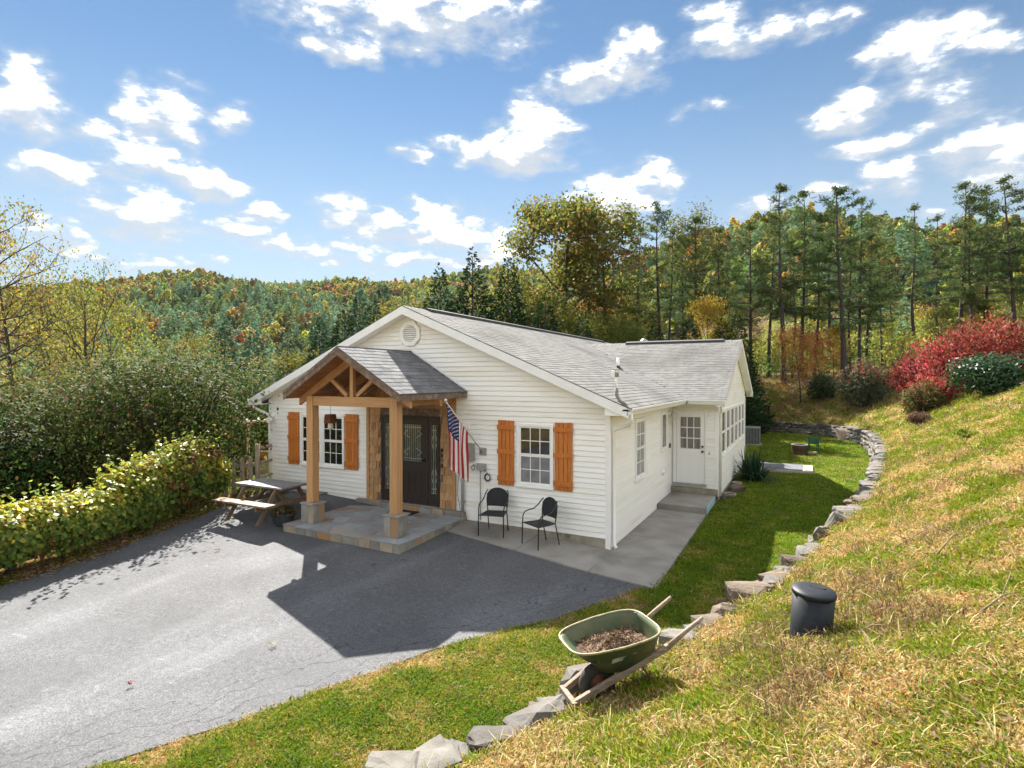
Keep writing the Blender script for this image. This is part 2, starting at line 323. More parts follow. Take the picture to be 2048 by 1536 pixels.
def leaf_mat(name, trans=.38, rough=.5, spec=.35, hv=.04, vv=.25):
    """leaves take their colour from the mesh, vary per plant and let light through"""
    m = bpy.data.materials.new(name); m.use_nodes = True; nt = m.node_tree; N = nt.nodes; L = nt.links
    b = N['Principled BSDF']; o = N['Material Output']; b.inputs['Roughness'].default_value = rough; b.inputs['Specular IOR Level'].default_value = spec
    a = N.new('ShaderNodeVertexColor'); a.layer_name = 'Col'; oi = N.new('ShaderNodeObjectInfo'); h = N.new('ShaderNodeHueSaturation'); L.new(a.outputs[0], h.inputs['Color'])
    r = N.new('ShaderNodeMapRange'); L.new(oi.outputs['Random'], r.inputs[0]); r.inputs[3].default_value = .5 - hv; r.inputs[4].default_value = .5 + hv; L.new(r.outputs[0], h.inputs['Hue'])
    w = N.new('ShaderNodeTexWhiteNoise'); w.noise_dimensions = '1D'; L.new(oi.outputs['Random'], w.inputs['W']); r2 = N.new('ShaderNodeMapRange'); L.new(w.outputs['Value'], r2.inputs[0]); r2.inputs[3].default_value = 1 - vv; r2.inputs[4].default_value = 1 + vv; L.new(r2.outputs[0], h.inputs['Value'])
    L.new(h.outputs[0], b.inputs['Base Color'])
    t = N.new('ShaderNodeBsdfTranslucent'); L.new(h.outputs[0], t.inputs['Color'])
    x = N.new('ShaderNodeMixShader'); x.inputs[0].default_value = trans; L.new(b.outputs[0], x.inputs[1]); L.new(t.outputs[0], x.inputs[2]); L.new(x.outputs[0], o.inputs[0])
    return m
def glass_mat(name, col, rough=.03, col2=None, scale=3., stretch=(1, 1, 1)):
    m = mat(name, col, rough, col2, scale=scale, spec=.75, stretch=stretch, contrast=(.4, .6)); return m
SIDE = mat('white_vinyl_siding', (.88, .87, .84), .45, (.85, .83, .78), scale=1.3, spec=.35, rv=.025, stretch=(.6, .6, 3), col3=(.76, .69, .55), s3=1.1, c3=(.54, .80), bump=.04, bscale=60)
def lap_dirt_shade(m):  # beige dirt plus the lap's shadow line, painted along each board's top
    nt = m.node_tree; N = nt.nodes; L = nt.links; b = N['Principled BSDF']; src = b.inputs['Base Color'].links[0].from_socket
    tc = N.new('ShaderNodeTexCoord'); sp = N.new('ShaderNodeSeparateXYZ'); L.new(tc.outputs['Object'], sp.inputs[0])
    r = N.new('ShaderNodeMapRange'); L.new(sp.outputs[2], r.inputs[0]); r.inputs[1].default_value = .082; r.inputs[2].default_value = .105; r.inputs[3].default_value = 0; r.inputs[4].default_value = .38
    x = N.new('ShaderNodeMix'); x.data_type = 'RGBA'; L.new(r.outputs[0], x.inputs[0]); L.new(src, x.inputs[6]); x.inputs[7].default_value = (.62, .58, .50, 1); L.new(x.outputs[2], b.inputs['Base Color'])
lap_dirt_shade(SIDE)
TRIM = mat('white_trim', (.87, .86, .84), .4, (.84, .82, .78), scale=4)
FASCIA = mat('white_aluminium', (.84, .84, .84), .35, (.78, .78, .77), scale=3, rv=.02)
CONC = mat('concrete', (.30, .28, .25), .85, (.22, .20, .175), scale=1.6, detail=8, bump=.25, bscale=120, col3=(.14, .13, .115), s3=.9, c3=(.52, .74))
FOUND = mat('foundation_concrete', (.36, .32, .25), .9, (.25, .22, .17), scale=5, bump=.2, col3=(.17, .15, .1), s3=3)
def shingle_mat(name, a, b, c): return mat(name, a, .9, b, scale=5, detail=6, spec=.2, rv=.12, bump=.4, bscale=260, col3=c, s3=.55, c3=(.50, .80))
SHG = shingle_mat('grey_shingle', (.195, .19, .182), (.138, .136, .13), (.075, .073, .069))
SHP = shingle_mat('porch_shingle', (.195, .195, .20), (.135, .135, .14), (.08, .08, .084))
VENT = mat('ridge_vent_black', (.035, .035, .035), .8, (.06, .06, .06), scale=20)
CEDAR = mat('honey_cedar_post', (.52, .30, .14), .6, (.42, .22, .09), scale=3, stretch=(9, 9, .6), contrast=(.3, .7), rv=.06, bump=.08, bscale=30, col3=(.17, .075, .025), s3=2.3, c3=(.68, .76))
CEDARB = mat('honey_cedar_beam', (.50, .28, .13), .6, (.40, .205, .085), scale=3, stretch=(.6, 9, 9), contrast=(.3, .7), rv=.08, bump=.08, bscale=30, col3=(.19, .09, .035), s3=2.0, c3=(.66, .76))
CEIL = mat('cedar_ceiling', (.36, .165, .062), .6, (.25, .105, .04), scale=3, stretch=(6, .7, 6), rv=.12)
WEATH = mat('weathered_brown_board', (.20, .135, .095), .8, (.125, .08, .058), scale=4, stretch=(3, 3, 3), rv=.06, bump=.15, bscale=50, col3=(.26, .21, .17), s3=3, c3=(.5, .7))
SHAKE = mat('cedar_shake', (.48, .28, .135), .75, (.37, .20, .09), scale=4, stretch=(10, 10, .8), rv=.24, bump=.25, bscale=40, col3=(.27, .19, .125), s3=1.3, c3=(.58, .82))
SHUT = mat('orange_stained_wood', (.56, .19, .032), .55, (.43, .125, .020), scale=4, stretch=(12, 12, .8), rv=.08, bump=.1, bscale=30, col3=(.10, .028, .008), s3=5, c3=(.69, .75))
DOORB = mat('dark_brown_door', (.030, .021, .017), .42, (.040, .028, .022), scale=6, stretch=(6, 6, 1), spec=.4)
DOORW = mat('white_door', (.86, .85, .83), .35)
BLACK = mat('black_metal', (.018, .018, .019), .4, spec=.5)
STEEL = mat('galvanised_steel', (.55, .55, .54), .4, (.42, .42, .41), scale=9, metal=.8)
GREYP = mat('grey_painted_metal', (.33, .335, .32), .5, (.29, .295, .28), scale=5)
PANE = glass_mat('window_glass', (.014, .018, .016), .03)
PANEC = glass_mat('curtained_glass', (.40, .40, .38), .06, (.13, .14, .14), scale=2.2, stretch=(1, 9, .25))
PANES = glass_mat('screened_glass', (.15, .155, .16), .1, (.21, .21, .21), scale=4)
PANEB = glass_mat('blind_glass', (.21, .19, .165), .07, (.11, .10, .09), scale=2.0, stretch=(6, 6, .4))
LEAD = glass_mat('leaded_glass', (.07, .085, .06), .10, (.025, .03, .022), scale=7)
LEADC = mat('zinc_came', (.62, .63, .60), .35, metal=.4)
FLAGM = [mat('flagstone_%s' % n, a, .75, b, scale=2.2, detail=7, dist=1.2, bump=.2, bscale=25, rv=.16, contrast=(.3, .7)) for n, a, b in
         (('blue_grey', (.24, .255, .265), (.31, .32, .32)), ('slate', (.20, .21, .22), (.27, .275, .27)), ('buff', (.33, .29, .24), (.26, .25, .235)), ('rose_grey', (.31, .265, .235), (.25, .24, .23)), ('rust', (.29, .19, .11), (.20, .17, .14)))]
EDGEM = [mat('edge_stone_%s' % n, a, .8, b, scale=4, detail=6, bump=.35, bscale=30, rv=.15) for n, a, b in
         (('grey', (.29, .27, .235), (.20, .19, .165)), ('tan', (.38, .31, .22), (.27, .23, .17)), ('rust', (.36, .19, .075), (.26, .20, .14)))]
MORTAR = mat('mortar', (.34, .32, .29), .95, (.26, .245, .22), scale=20, bump=.3)

# ---------------------------------------------------------------- house
HX0, HX1 = -9.885, 0.0; HY1 = 15.0; ZE = 2.72; APX, APZ, SL = -4.94, 5.12, .42
WX1, WY0, WY1, WAY, WAZ = 1.275, 5.746, 13.55, 9.65, 4.72
def zroof(x): return APZ - SL * abs(x - APX)
def zwing(y): return WAZ - SL * abs(y - WAY)
house = thing('house', 'white vinyl sided house with grey shingle gable roofs and a timber entry porch', 'house', (0, 0, 0))
COURSE = .1085
def siding(wall, z0, z1, org, dirv, nrm, lim, cuts=()):
    """lap boards, one object each; lim(z) gives the start and end along dirv, clipped to the gable; cuts are the openings"""
    org = np.array(org, float); d = np.array(dirv, float); n = np.array(nrm, float); z = z0; meshes = {}
    flip = np.dot(np.cross(d, (0, 0, 1)), n) > 0
    while z < z1 - .02:
        zt = min(z + COURSE, z1); a0, b0 = lim(z); a1, b1 = lim(zt)
        if b0 - a0 < .05: break
        runs = [(a0, b0, a1, b1)]
        for (c0, c1, cz0, cz1) in cuts:
            if cz0 < (z + zt) / 2 < cz1:
                nr = []
                for (p, q, p1, q1) in runs:
                    if c0 > p + .02 and c0 < q: nr.append((p, c0, p1, c0))
                    if c1 < q - .02 and c1 > p: nr.append((c1, q, c1, q1))
                    if c0 >= q or c1 <= p: nr.append((p, q, p1, q1))
                runs = nr
        for (a, b, a_, b_) in runs:
            key = (round(a, 4), round(b, 4), round(a_, 4), round(b_, 4), round(zt - z, 4))
            if key not in meshes:
                h = zt - z; P = lambda t, q, zz: org + d * t + n * q + np.array([0, 0, zz])
                pts = [P(a, .001, 0), P(b, .001, 0), P(b_, .001, h), P(a_, .001, h), P(a, .023, 0), P(b, .023, 0), P(b_, .003, h), P(a_, .003, h)]
                me = bpy.data.meshes.new('siding_board')
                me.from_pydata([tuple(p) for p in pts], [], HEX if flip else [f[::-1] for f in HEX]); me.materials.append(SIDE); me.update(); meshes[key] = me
            o = bpy.data.objects.new('siding_board', meshes[key]); C.objects.link(o); o.parent = wall; o.location = (0, 0, z)
        z = zt
# front wall with gable
fw_ = MB().prism([(HX0, 0, -.1), (HX1, 0, -.1), (HX1, 0, zroof(0) - .16), (APX, 0, APZ - .16), (HX0, 0, zroof(HX0) - .16)], (0, .15, 0)).build('front_wall', TRIM, house)
def lim_front(z):
    if z <= ZE: return .04, 9.845
    r = (APZ - .16 - z) / SL; return max(.04, APX - HX0 - r), min(9.845, APX - HX0 + r)
siding(fw_, .228, 4.98, (HX0, 0, 0), (1, 0, 0), (0, -1, 0), lim_front, [(3.61, 6.255, 0, 3.06), (3.75, 6.1, 3.05, 3.2), (7.86, 8.67, 1.14, 2.45), (1.27, 2.82, 1.13, 2.46), (4.70, 5.22, 4.25, 4.75)])
sw = MB().box((-.15, .15, -.1), (0, HY1, ZE)).build('side_wall', TRIM, house)
siding(sw, .03, ZE, (0, 0, 0), (0, 1, 0), (1, 0, 0), lambda z: (.10, WY0 - .05), [(1.82, 2.66, 1.12, 2.48), (4.37, 5.05, 1.49, 2.5)])
bw = MB().box((HX0, .15, -.4), (HX0 + .15, HY1, ZE)).build('left_wall', TRIM, house)
siding(bw, .35, ZE, (HX0, 0, 0), (0, 1, 0), (-1, 0, 0), lambda z: (.10, HY1))
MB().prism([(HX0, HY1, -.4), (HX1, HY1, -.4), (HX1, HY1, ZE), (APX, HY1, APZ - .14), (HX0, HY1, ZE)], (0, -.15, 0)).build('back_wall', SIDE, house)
wf = MB().box((.0, WY0, .20), (WX1, WY0 + .12, ZE)).build('wing_front_wall', TRIM, house)
siding(wf, .33, ZE, (0, WY0, 0), (1, 0, 0), (0, -1, 0), lambda z: (.05, WX1 - .05), [(.08, .975, 0, 2.5)])
ws_ = MB().prism([(WX1, WY0 + .12, -.1), (WX1, WY1, -.1), (WX1, WY1, zwing(WY1) - .16), (WX1, WAY, WAZ - .16), (WX1, WY0 + .12, zwing(WY0 + .12) - .16)], (-.12, 0, 0)).build('wing_side_wall', TRIM, house)
def lim_wing(z):
    if z <= ZE: return .05, WY1 - WY0 - .05
    r = (WAZ - .16 - z) / SL; return max(.05, WAY - WY0 - r), min(WY1 - WY0 - .05, WAY - WY0 + r)
siding(ws_, .10, 4.6, (WX1, WY0, 0), (0, 1, 0), (1, 0, 0), lim_wing, [(.50, 7.26, 1.2, 2.5)])
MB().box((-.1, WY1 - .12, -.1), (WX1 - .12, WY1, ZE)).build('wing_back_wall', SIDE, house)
box('foundation', (HX0 + .06, -.012, -.3), (HX1 - .06, .06, .226), FOUND, house)
box('foundation', (WX1 - .1, WY0 + .1, -.3), (WX1 + .012, WY1, .098), FOUND, house)
# corner trim
for (x0, y0, x1, y1, z0) in [(-.075, -.024, .024, .075, .01), (HX0 - .024, -.024, HX0 + .075, .075, .2), (WX1 - .075, WY0 - .024, WX1 + .024, WY0 + .075, .2), (WX1 - .05, WY1 - .06, WX1 + .024, WY1 + .02, .0)]:
    box('corner_trim', (x0, y0, z0), (x1, y1, ZE + (.135 if x0 != WX1 - .05 else 0)), TRIM, house, bevel=.004)
box('corner_trim', (.0015, WY0 - .045, .2), (.04, WY0 - .0015, ZE - .003), TRIM, house)

# ---- roofs
def shingle_mesh(w, L_, tilt=.006):
    th = .017
    return [(-w/2+.002, 0, 0), (w/2-.002, 0, 0), (w/2-.002, L_, 0), (-w/2+.002, L_, 0), (-w/2+.002, 0, th+tilt), (w/2-.002, 0, th+tilt), (w/2-.002, L_, th), (-w/2+.002, L_, th)]
def lay(roof, m, org, across, up, ncols, nrows, expo, tab, keep, single, name='shingle', mk=None):
    """shingle courses on a slope: org = eave corner, across/up = unit vectors; single(r,c) says which stay objects"""
    org = np.array(org, float); a = np.array(across, float); u = np.array(up, float); n = np.cross(a, u)
    if n[2] < 0: n = -n
    big = MB(); cnt = 0; mesh = None
    for r in range(nrows):
        off = (r % 2) * tab / 2 + rng.uniform(-.01, .01)
        for c in range(-1, ncols + 1):
            p = org + a * ((c + .5) * tab + off - tab / 2) + u * (r * expo)
            lo = (c * tab + off - tab / 2); hi = lo + tab; lo2, hi2 = max(lo, 0), min(hi, ncols * tab)
            if hi2 - lo2 < .03: continue
            ctr = org + a * ((lo2 + hi2) / 2) + u * (r * expo)
            if not keep(ctr + u * expo / 2): continue
            pts = shingle_mesh(hi2 - lo2, expo + .012, rng.uniform(.003, .008))
            W_ = lambda q: ctr + a * q[0] + u * q[1] + n * (q[2] + .004)
            if single(r, c, ctr) and hi2 - lo2 > tab * .9:
                if mesh is None:
                    mesh = MB().hexa(pts).mesh(name, m)
                o = bpy.data.objects.new(name, mesh); C.objects.link(o); o.parent = roof
                M_ = Matrix((( a[0], u[0], n[0], 0), (a[1], u[1], n[1], 0), (a[2], u[2], n[2], 0), (0, 0, 0, 1))).to_4x4()
                M_.translation = Vector(ctr + n * .004); o.matrix_local = M_; cnt += 1
            else: big.hexa([W_(q) for q in pts])
    if big.v: big.build('shingle_courses', m, roof, kind='stuff')
    return cnt
cs = 1 / math.sqrt(1 + SL * SL); sn = SL * cs
XE = .466; XL = -10.346
YF, YB = -.30, HY1 + .3
mr = MB()
mr.prism([(XE, YF, zroof(XE) - .002), (APX, YF, APZ - .002), (XL, YF, zroof(XL) - .002), (XL, YF, zroof(XL) - .06), (APX, YF, APZ - .06), (XE, YF, zroof(XE) - .06)][::-1], (0, YB - YF, 0))
main_roof = mr.build('main_roof', SHG, house)
L_r = (XE - APX) / cs
vis = lambda p: not (p[0] > -4.2 and zwing(p[1]) > zroof(p[0]) + .05 and p[1] > 5.15)
nmain = lay(main_roof, SHG, (XE + .02, YF - .02, zroof(XE + .02)), (0, 1, 0), (-cs, 0, sn), 51, int(L_r / .143), .143, .305, vis, lambda r, c, p: r < 19 and c < 10)
lay(main_roof, SHG, (XL - .02, YB, zroof(XL - .02)), (0, -1, 0), (cs, 0, sn), 13, int(L_r / .143), .143, 1.2, lambda p: True, lambda r, c, p: False)
rc = MB()
for i in range(50):
    y = YF + i * .3; 
    for s in (-1, 1): rc.hexa([(APX, y, APZ+.012), (APX+s*.15, y, APZ+.012-.15*SL), (APX+s*.15, y+.31, APZ+.006-.15*SL), (APX, y+.31, APZ+.006), (APX, y, APZ+.03), (APX+s*.15, y, APZ+.03-.15*SL), (APX+s*.15, y+.31, APZ+.02-.15*SL), (APX, y+.31, APZ+.02)])
rc.build('ridge_cap', SHG, main_roof)
MB().prism([(APX-.16, YF+.9, APZ-.03), (APX+.16, YF+.9, APZ-.03), (APX+.15, YF+.9, APZ+.03), (APX, YF+.9, APZ+.075), (APX-.15, YF+.9, APZ+.03)], (0, 13.6, 0)).build('ridge_vent', VENT, main_roof)
# wing roof
WXE = 1.53; WYF, WYB = 5.2, 14.1; WXI = -4.3
wr_ = MB().prism([(WXE, WYF, zwing(WYF)-.002), (WXE, WAY, WAZ-.002), (WXE, WYB, zwing(WYB)-.002), (WXE, WYB, zwing(WYB)-.06), (WXE, WAY, WAZ-.06), (WXE, WYF, zwing(WYF)-.06)], (WXI - WXE, 0, 0)).build('wing_roof', SHG, house)
visw = lambda p: zroof(p[0]) < zwing(p[1]) + .04
lay(wr_, SHG, (WXI, WYF - .02, zwing(WYF - .02)), (1, 0, 0), (0, cs, sn), 20, 33, .143, .2925, visw, lambda r, c, p: False)
lay(wr_, SHG, (WXE, WYB + .02, zwing(WYB + .02)), (-1, 0, 0), (0, -cs, sn), 5, 33, .143, 1.2, visw, lambda r, c, p: False)
rw = MB()
for i in range(19):
    x = WXE - i * .3
    for s in (-1, 1): rw.hexa([(x, WAY, WAZ+.012), (x, WAY+s*.15, WAZ+.012-.15*SL), (x-.31, WAY+s*.15, WAZ+.006-.15*SL), (x-.31, WAY, WAZ+.006), (x, WAY, WAZ+.03), (x, WAY+s*.15, WAZ+.03-.15*SL), (x-.31, WAY+s*.15, WAZ+.02-.15*SL), (x-.31, WAY, WAZ+.02)])
rw.build('ridge_cap', SHG, wr_)
MB().prism([(.95, WAY-.16, WAZ-.03), (.95, WAY+.16, WAZ-.03), (.95, WAY+.15, WAZ+.03), (.95, WAY, WAZ+.075), (.95, WAY-.15, WAZ+.03)], (-3.4, 0, 0)).build('ridge_vent', VENT, wr_)
# soffits, rakes, fascias, gutters
def rake(pts, off, name='rake_board', m=FASCIA): MB().prism(pts, off).build(name, m, house)
for s, xe in ((1, XE + .015), (-1, XL - .015)):
    a = np.array([APX, YF - .03, APZ + .004]); b = np.array([xe, YF - .03, zroof(xe) + .004]); dz = np.array([0, 0, -.185])
    rake([a, b, b + dz, a + dz], (0, .028, 0))
    MB().prism([(APX, YF, APZ - .15), (xe - s*.02, YF, zroof(xe) - .15), (xe - s*.02, YF, zroof(xe) - .165), (APX, YF, APZ - .165)], (0, -YF - .02, 0)).build('soffit', TRIM, house)
MB().box((.018, YF, ZE - .01), (XE - .01, 5.2, ZE + .01)).build('soffit', TRIM, house)
MB().box((XL + .01, YF, ZE - .01), (HX0 - .018, YB, ZE + .01)).build('soffit', TRIM, house)
def gutter(p0, p1, out):
    """K-shaped gutter section swept along the eave"""
    out = np.array(out, float); p0 = np.array(p0, float); sec = [(0, -.125), (.06, -.125), (.085, -.07), (.115, -.035), (.115, 0), (.10, 0), (.10, -.03), (.07, -.07), (.052, -.112), (.012, -.112), (.012, 0), (0, 0)]
    pts = [p0 + out * q[0] + np.array([0, 0, q[1]]) for q in sec]
    return MB().prism(pts, np.array(p1, float) - p0).build('gutter', FASCIA, house)
ZG = 2.855
gutter((XE - .015, YF - .03, ZG), (XE - .015, 5.2, ZG), (1, 0, 0)); gutter((XL + .015, YF, ZG), (XL + .015, YB, ZG), (-1, 0, 0))
gutter((XE + .1, WYF + .015, ZG), (WXE, WYF + .015, ZG), (0, -1, 0))
box('fascia', (XE - .035, YF, ZG - .15), (XE - .017, 5.2, ZG), FASCIA, house); box('fascia', (XL + .017, YF, ZG - .15), (XL + .035, YB, ZG), FASCIA, house); box('fascia', (XE + .1, WYF + .017, ZG - .15), (WXE, WYF + .035, ZG), FASCIA, house)
box('soffit', (.05, WYF + .03, ZE - .012), (WXE, WY0 - .02, ZE + .008), TRIM, house)
box('soffit', (WX1 + .02, WY0, ZE - .0), (WXE - .01, WY0 + .02, ZE + .02), TRIM, house)
for yy, z in ((WYF - .02, 1), (WYB + .02, -1)):
    a = np.array([WXE + .012, WAY, WAZ + .004]); b = np.array([WXE + .012, yy, zwing(yy) + .004]); dz = np.array([0, 0, -.185])
    rake([a, b, b + dz, a + dz], (-.028, 0, 0))
    MB().prism([(WXE - .016, WAY, WAZ - .15), (WXE - .016, yy, zwing(yy) - .15), (WXE - .016, yy, zwing(yy) - .165), (WXE - .016, WAY, WAZ - .165)], (-(WXE - WX1) + .04, 0, 0)).build('soffit', TRIM, house)
def downspout(pts): MB().tube(pts, .038, 8).build('downspout', TRIM, house, smooth=True)
downspout([(.50, -.24, 2.74), (.50, -.2, 2.62), (.42, -.05, 2.52), (.10, .06, 2.42), (.065, .10, 2.34), (.065, .11, .12), (.13, .06, .04)])
downspout([(1.40, WYF, 2.74), (1.42, WYF + .1, 2.66), (1.36, WY0 + .05, 2.52), (WX1 + .06, WY0 + .14, 2.44), (WX1 + .06, WY0 + .14, .12)])
downspout([(XL - .02, -.2, 2.74), (XL + .02, -.18, 2.6), (-10.1, -.08, 2.50), (HX0 + .03, -.06, 2.40), (HX0 + .045, -.055, 2.30), (HX0 + .045, -.055, .4)])
for xa, xb in ((.0, XE - .02), (XL + .02, HX0)):
    MB().prism([(xa, YF + .002, ZE - .012), (xb, YF + .002, ZE - .012), (xb, YF + .002, zroof(xb) - .07), (xa, YF + .002, zroof(xa) - .07)], (0, .02, 0)).build('soffit_return', TRIM, house)
for ya, yb in ((WYF + .02, WY0), (WY1, WYB - .02)):
    MB().prism([(WXE - .04, ya, ZE - .012), (WXE - .04, yb, ZE - .012), (WXE - .04, yb, zwing(yb) - .07), (WXE - .04, ya, zwing(ya) - .07)], (.02, 0, 0)).build('soffit_return', TRIM, house)
# octagonal gable vent
gv = MB(); oc = (-4.925, 4.50)
ring = lambda r, y: [(oc[0] + r * math.cos(R(22.5 + 45 * i)), y, oc[1] + r * math.sin(R(22.5 + 45 * i))) for i in range(8)]
def ring_frame(mb, ro, ri, y0, y1):
    A, B, A2, B2 = ring(ro, y0), ring(ri, y0), ring(ro, y1), ring(ri, y1)
    for i in range(8):
        j = (i + 1) % 8; mb.hexa([A[i], A[j], B[j], B[i], A2[i], A2[j], B2[j], B2[i]])
ring_frame(gv, .315, .215, -.019, -.06); vent = gv.build('gable_vent', TRIM, house)
MB().prism(ring(.22, -.018), (0, -.006, 0)).build('vent_back', GREYP, vent)
for i in range(8):
    z = oc[1] - .19 + i * .05; hw = min(.205, .30 - abs(z - oc[1])) - .005
    MB().hexa([(oc[0]-hw, -.024, z+.03), (oc[0]+hw, -.024, z+.03), (oc[0]+hw, -.024, z+.04), (oc[0]-hw, -.024, z+.04), (oc[0]-hw, -.055, z), (oc[0]+hw, -.055, z), (oc[0]+hw, -.055, z+.01), (oc[0]-hw, -.055, z+.01)]).build('vent_slat', TRIM, vent)
# pipes on the roof
def pipe_vent(x, y, z, h, r=.07):
    p = MB().lathe([(r, 0), (r, h), (r*1.25, h), (r*1.25, h+.02), (r*.8, h+.03)], 14, capt=True).build('flue_pipe', STEEL, house, smooth=True, loc=(x, y, z))
    MB().lathe([(r*1.5, h+.09), (r*1.9, h+.07), (r*1.9, h+.085), (.01, h+.16)], 14, capb=True).build('flue_cap', STEEL, p, smooth=True)
    MB().lathe([(r*1.3, h+.02), (r*1.3, h+.08)], 14).build('flue_collar', STEEL, p, smooth=True)
pipe_vent(-2.05, 10.6, 4.25, .55, .085)
vb = MB().tube([(-1.6, 5.8, 3.66), (-1.6, 5.8, 4.06)], .045, 10).build('plumbing_vent', TRIM, house, smooth=True)
MB().lathe([(.16, -.02), (.075, .05), (.055, .10)], 12, c=(-1.6, 5.8, 3.72)).build('boot', BLACK, vb, smooth=True)

# ---- windows
def window(x, z0, z1, w, plane='y', at=0., nrm=-1, cols=3, rows=2, pane=(PANE, PANE), f=.055, name='window', dbl=True, proud=.058):
    """double-hung sash window as frame, panes, glazing bars, meeting rail and sill"""
    def Q(a0, b0, c0, a1, b1, c1):               # along, out, up
        s = nrm
        if plane == 'y':
            o0, o1 = at + s * b0, at + s * b1; return (a0, min(o0, o1), c0), (a1, max(o0, o1), c1)
        o0, o1 = at + s * b0, at + s * b1; return (min(o0, o1), a0, c0), (max(o0, o1), a1, c1)
    fr = MB()
    for a in ((x, 0, z0, x + f, proud, z1), (x + w - f, 0, z0, x + w, proud, z1), (x + f, 0, z1 - f, x + w - f, proud, z1), (x + f, 0, z0, x + w - f, proud, z0 + f)): fr.box(*Q(*a))
    fo = fr.build(name, TRIM, house, bevel=.004)
    MB().box(*Q(x - .012, .0, z0 - .022, x + w + .012, proud + .018, z0 - .001)).build('sill', TRIM, fo)
    zm = (z0 + z1) / 2; s2 = .032
    halves = ((z0 + f, zm, .030, 0), (zm, z1 - f, .038, 1)) if dbl else ((z0 + f, z1 - f, .032, 0),)
    for (a, b, dep, k) in halves:
        sa = MB(); xi0, xi1 = x + f, x + w - f
        for q in ((xi0, .02, a, xi0 + s2, dep, b), (xi1 - s2, .02, a, xi1, dep, b), (xi0 + s2, .02, b - s2, xi1 - s2, dep, b), (xi0 + s2, .02, a, xi1 - s2, dep, a + s2)): sa.box(*Q(*q))
        sa.build('sash', TRIM, fo)
        gx0, gx1, gz0, gz1 = xi0 + s2, xi1 - s2, a + s2, b - s2; pw = (gx1 - gx0) / cols; ph = (gz1 - gz0) / rows
        for i in range(cols):
            for j in range(rows):
                MB().box(*Q(gx0 + i*pw + .006, .019, gz0 + j*ph + .006, gx0 + (i+1)*pw - .006, .023, gz0 + (j+1)*ph - .006)).build('pane', pane[k], fo)
        for i in range(1, cols): MB().box(*Q(gx0 + i*pw - .008, .0195, gz0, gx0 + i*pw + .008, dep - .004, gz1)).build('glazing_bar', TRIM, fo)
        for j in range(1, rows): MB().box(*Q(gx0, .0195, gz0 + j*ph - .008, gx1, dep - .006, gz0 + j*ph + .008)).build('glazing_bar', TRIM, fo)
    return fo
window(-2.045, 1.125, 2.46, .85, pane=(PANES, PANE))
window(-8.63, 1.115, 2.475, .775); window(-7.845, 1.115, 2.475, .80)
window(1.80, 1.10, 2.50, .885, plane='x', nrm=1, cols=2, rows=2, pane=(PANEC, PANEC))
window(4.35, 1.47, 2.52, .72, plane='x', nrm=1, cols=1, rows=1, pane=(PANEB, PANEB), dbl=False)
wy = [6.22, 7.33, 8.44, 9.58, 10.72, 11.86, 13.02]
for i in range(6):
    window(wy[i] + .02, 1.18, 2.52, wy[i + 1] - wy[i] - .04, plane='x', at=WX1, nrm=1, cols=1, rows=1, pane=(PANEB, PANEC if i % 2 else PANEB), f=.06)
# ---- shutters: four boards, three battens each
def shutter(x, w, z0, z1):
    s = MB().box((x + .01, -.034, z0 + .01), (x + w - .01, -.018, z1 - .01)).build('shutter', SHUT, house)
    bwid = w / 4
    for i in range(4): box('board', (x + i*bwid + .004, -.052, z0 + rng.uniform(-.004, .004)), (x + (i+1)*bwid - .004, -.034, z1 + rng.uniform(-.004, .004)), SHUT, s, bevel=.003)
    for zz in (z0 + .10, (z0 + z1) / 2 - .02, z1 - .20): box('batten', (x - .012, -.071, zz), (x + w + .012, -.052, zz + .10), SHUT, s, bevel=.003)
for x, w in ((-9.10, .405), (-7.015, .44), (-2.513, .395), (-1.165, .40)): shutter(x, w, 1.10, 2.516)

# ---- entry: cedar shakes, dark door with leaded glass
cw = box('cedar_wall', (-6.28, -.022, .42), (-3.624, -.0185, 3.0), WEATH, house)
PXA, PZA, PSL = -4.90, 4.05, .59
def zporch(x): return PZA - PSL * abs(x - PXA)
MB().prism([(-6.28, -.0185, 3.0), (-3.624, -.0185, 3.0), (-3.624, -.0185, 3.12), (PXA, -.0185, 3.82), (-6.18, -.0185, 3.12)], (0, -.004, 0)).build('cedar_gable', WEATH, house)
z = .42; r_ = 0
while z < 3.75:
    x = -6.2; 
    while x < -3.70:
        w = min(rng.uniform(.085, .20), -3.70 - x)
        if -3.70 - (x + w) < .05: w = -3.70 - x
        x2 = x + w
        if not (z + .10 < 2.54 and x2 > -5.78 and x < -4.11) and not (z > 2.3 and z + .2 > zporch((x + x2) / 2) - .1):
            xa, xb = x, x2
            if z < 2.54: 
                if xa < -4.945 and xb > -5.83: xb = -5.83
                if xb > -4.945 and xa < -4.06: xa = -4.06
            if xb - xa > .03:
                zb = z + rng.uniform(-.006, .006)
                if z < 2.54 < z + .21 and xb > -5.83 and xa < -4.06: zb = 2.545
                t = .026 + rng.uniform(0, .016)
                MB().hexa([(xa+.005, -.0222, zb), (xb-.005, -.0222, zb), (xb-.005, -.0222, z+.21), (xa+.005, -.0222, z+.21), (xa+.005, -.022-t, zb), (xb-.005, -.022-t, zb), (xb-.005, -.026, z+.21), (xa+.005, -.026, z+.21)]).build('cedar_shake', SHAKE, cw)
        x = x2
    z += .192; r_ += 1
for x in (-6.285, -3.705): box('cedar_trim', (x, -.062, .42), (x + .085, -.0185, 3.08), CEDAR, house, bevel=.004)
df = MB()
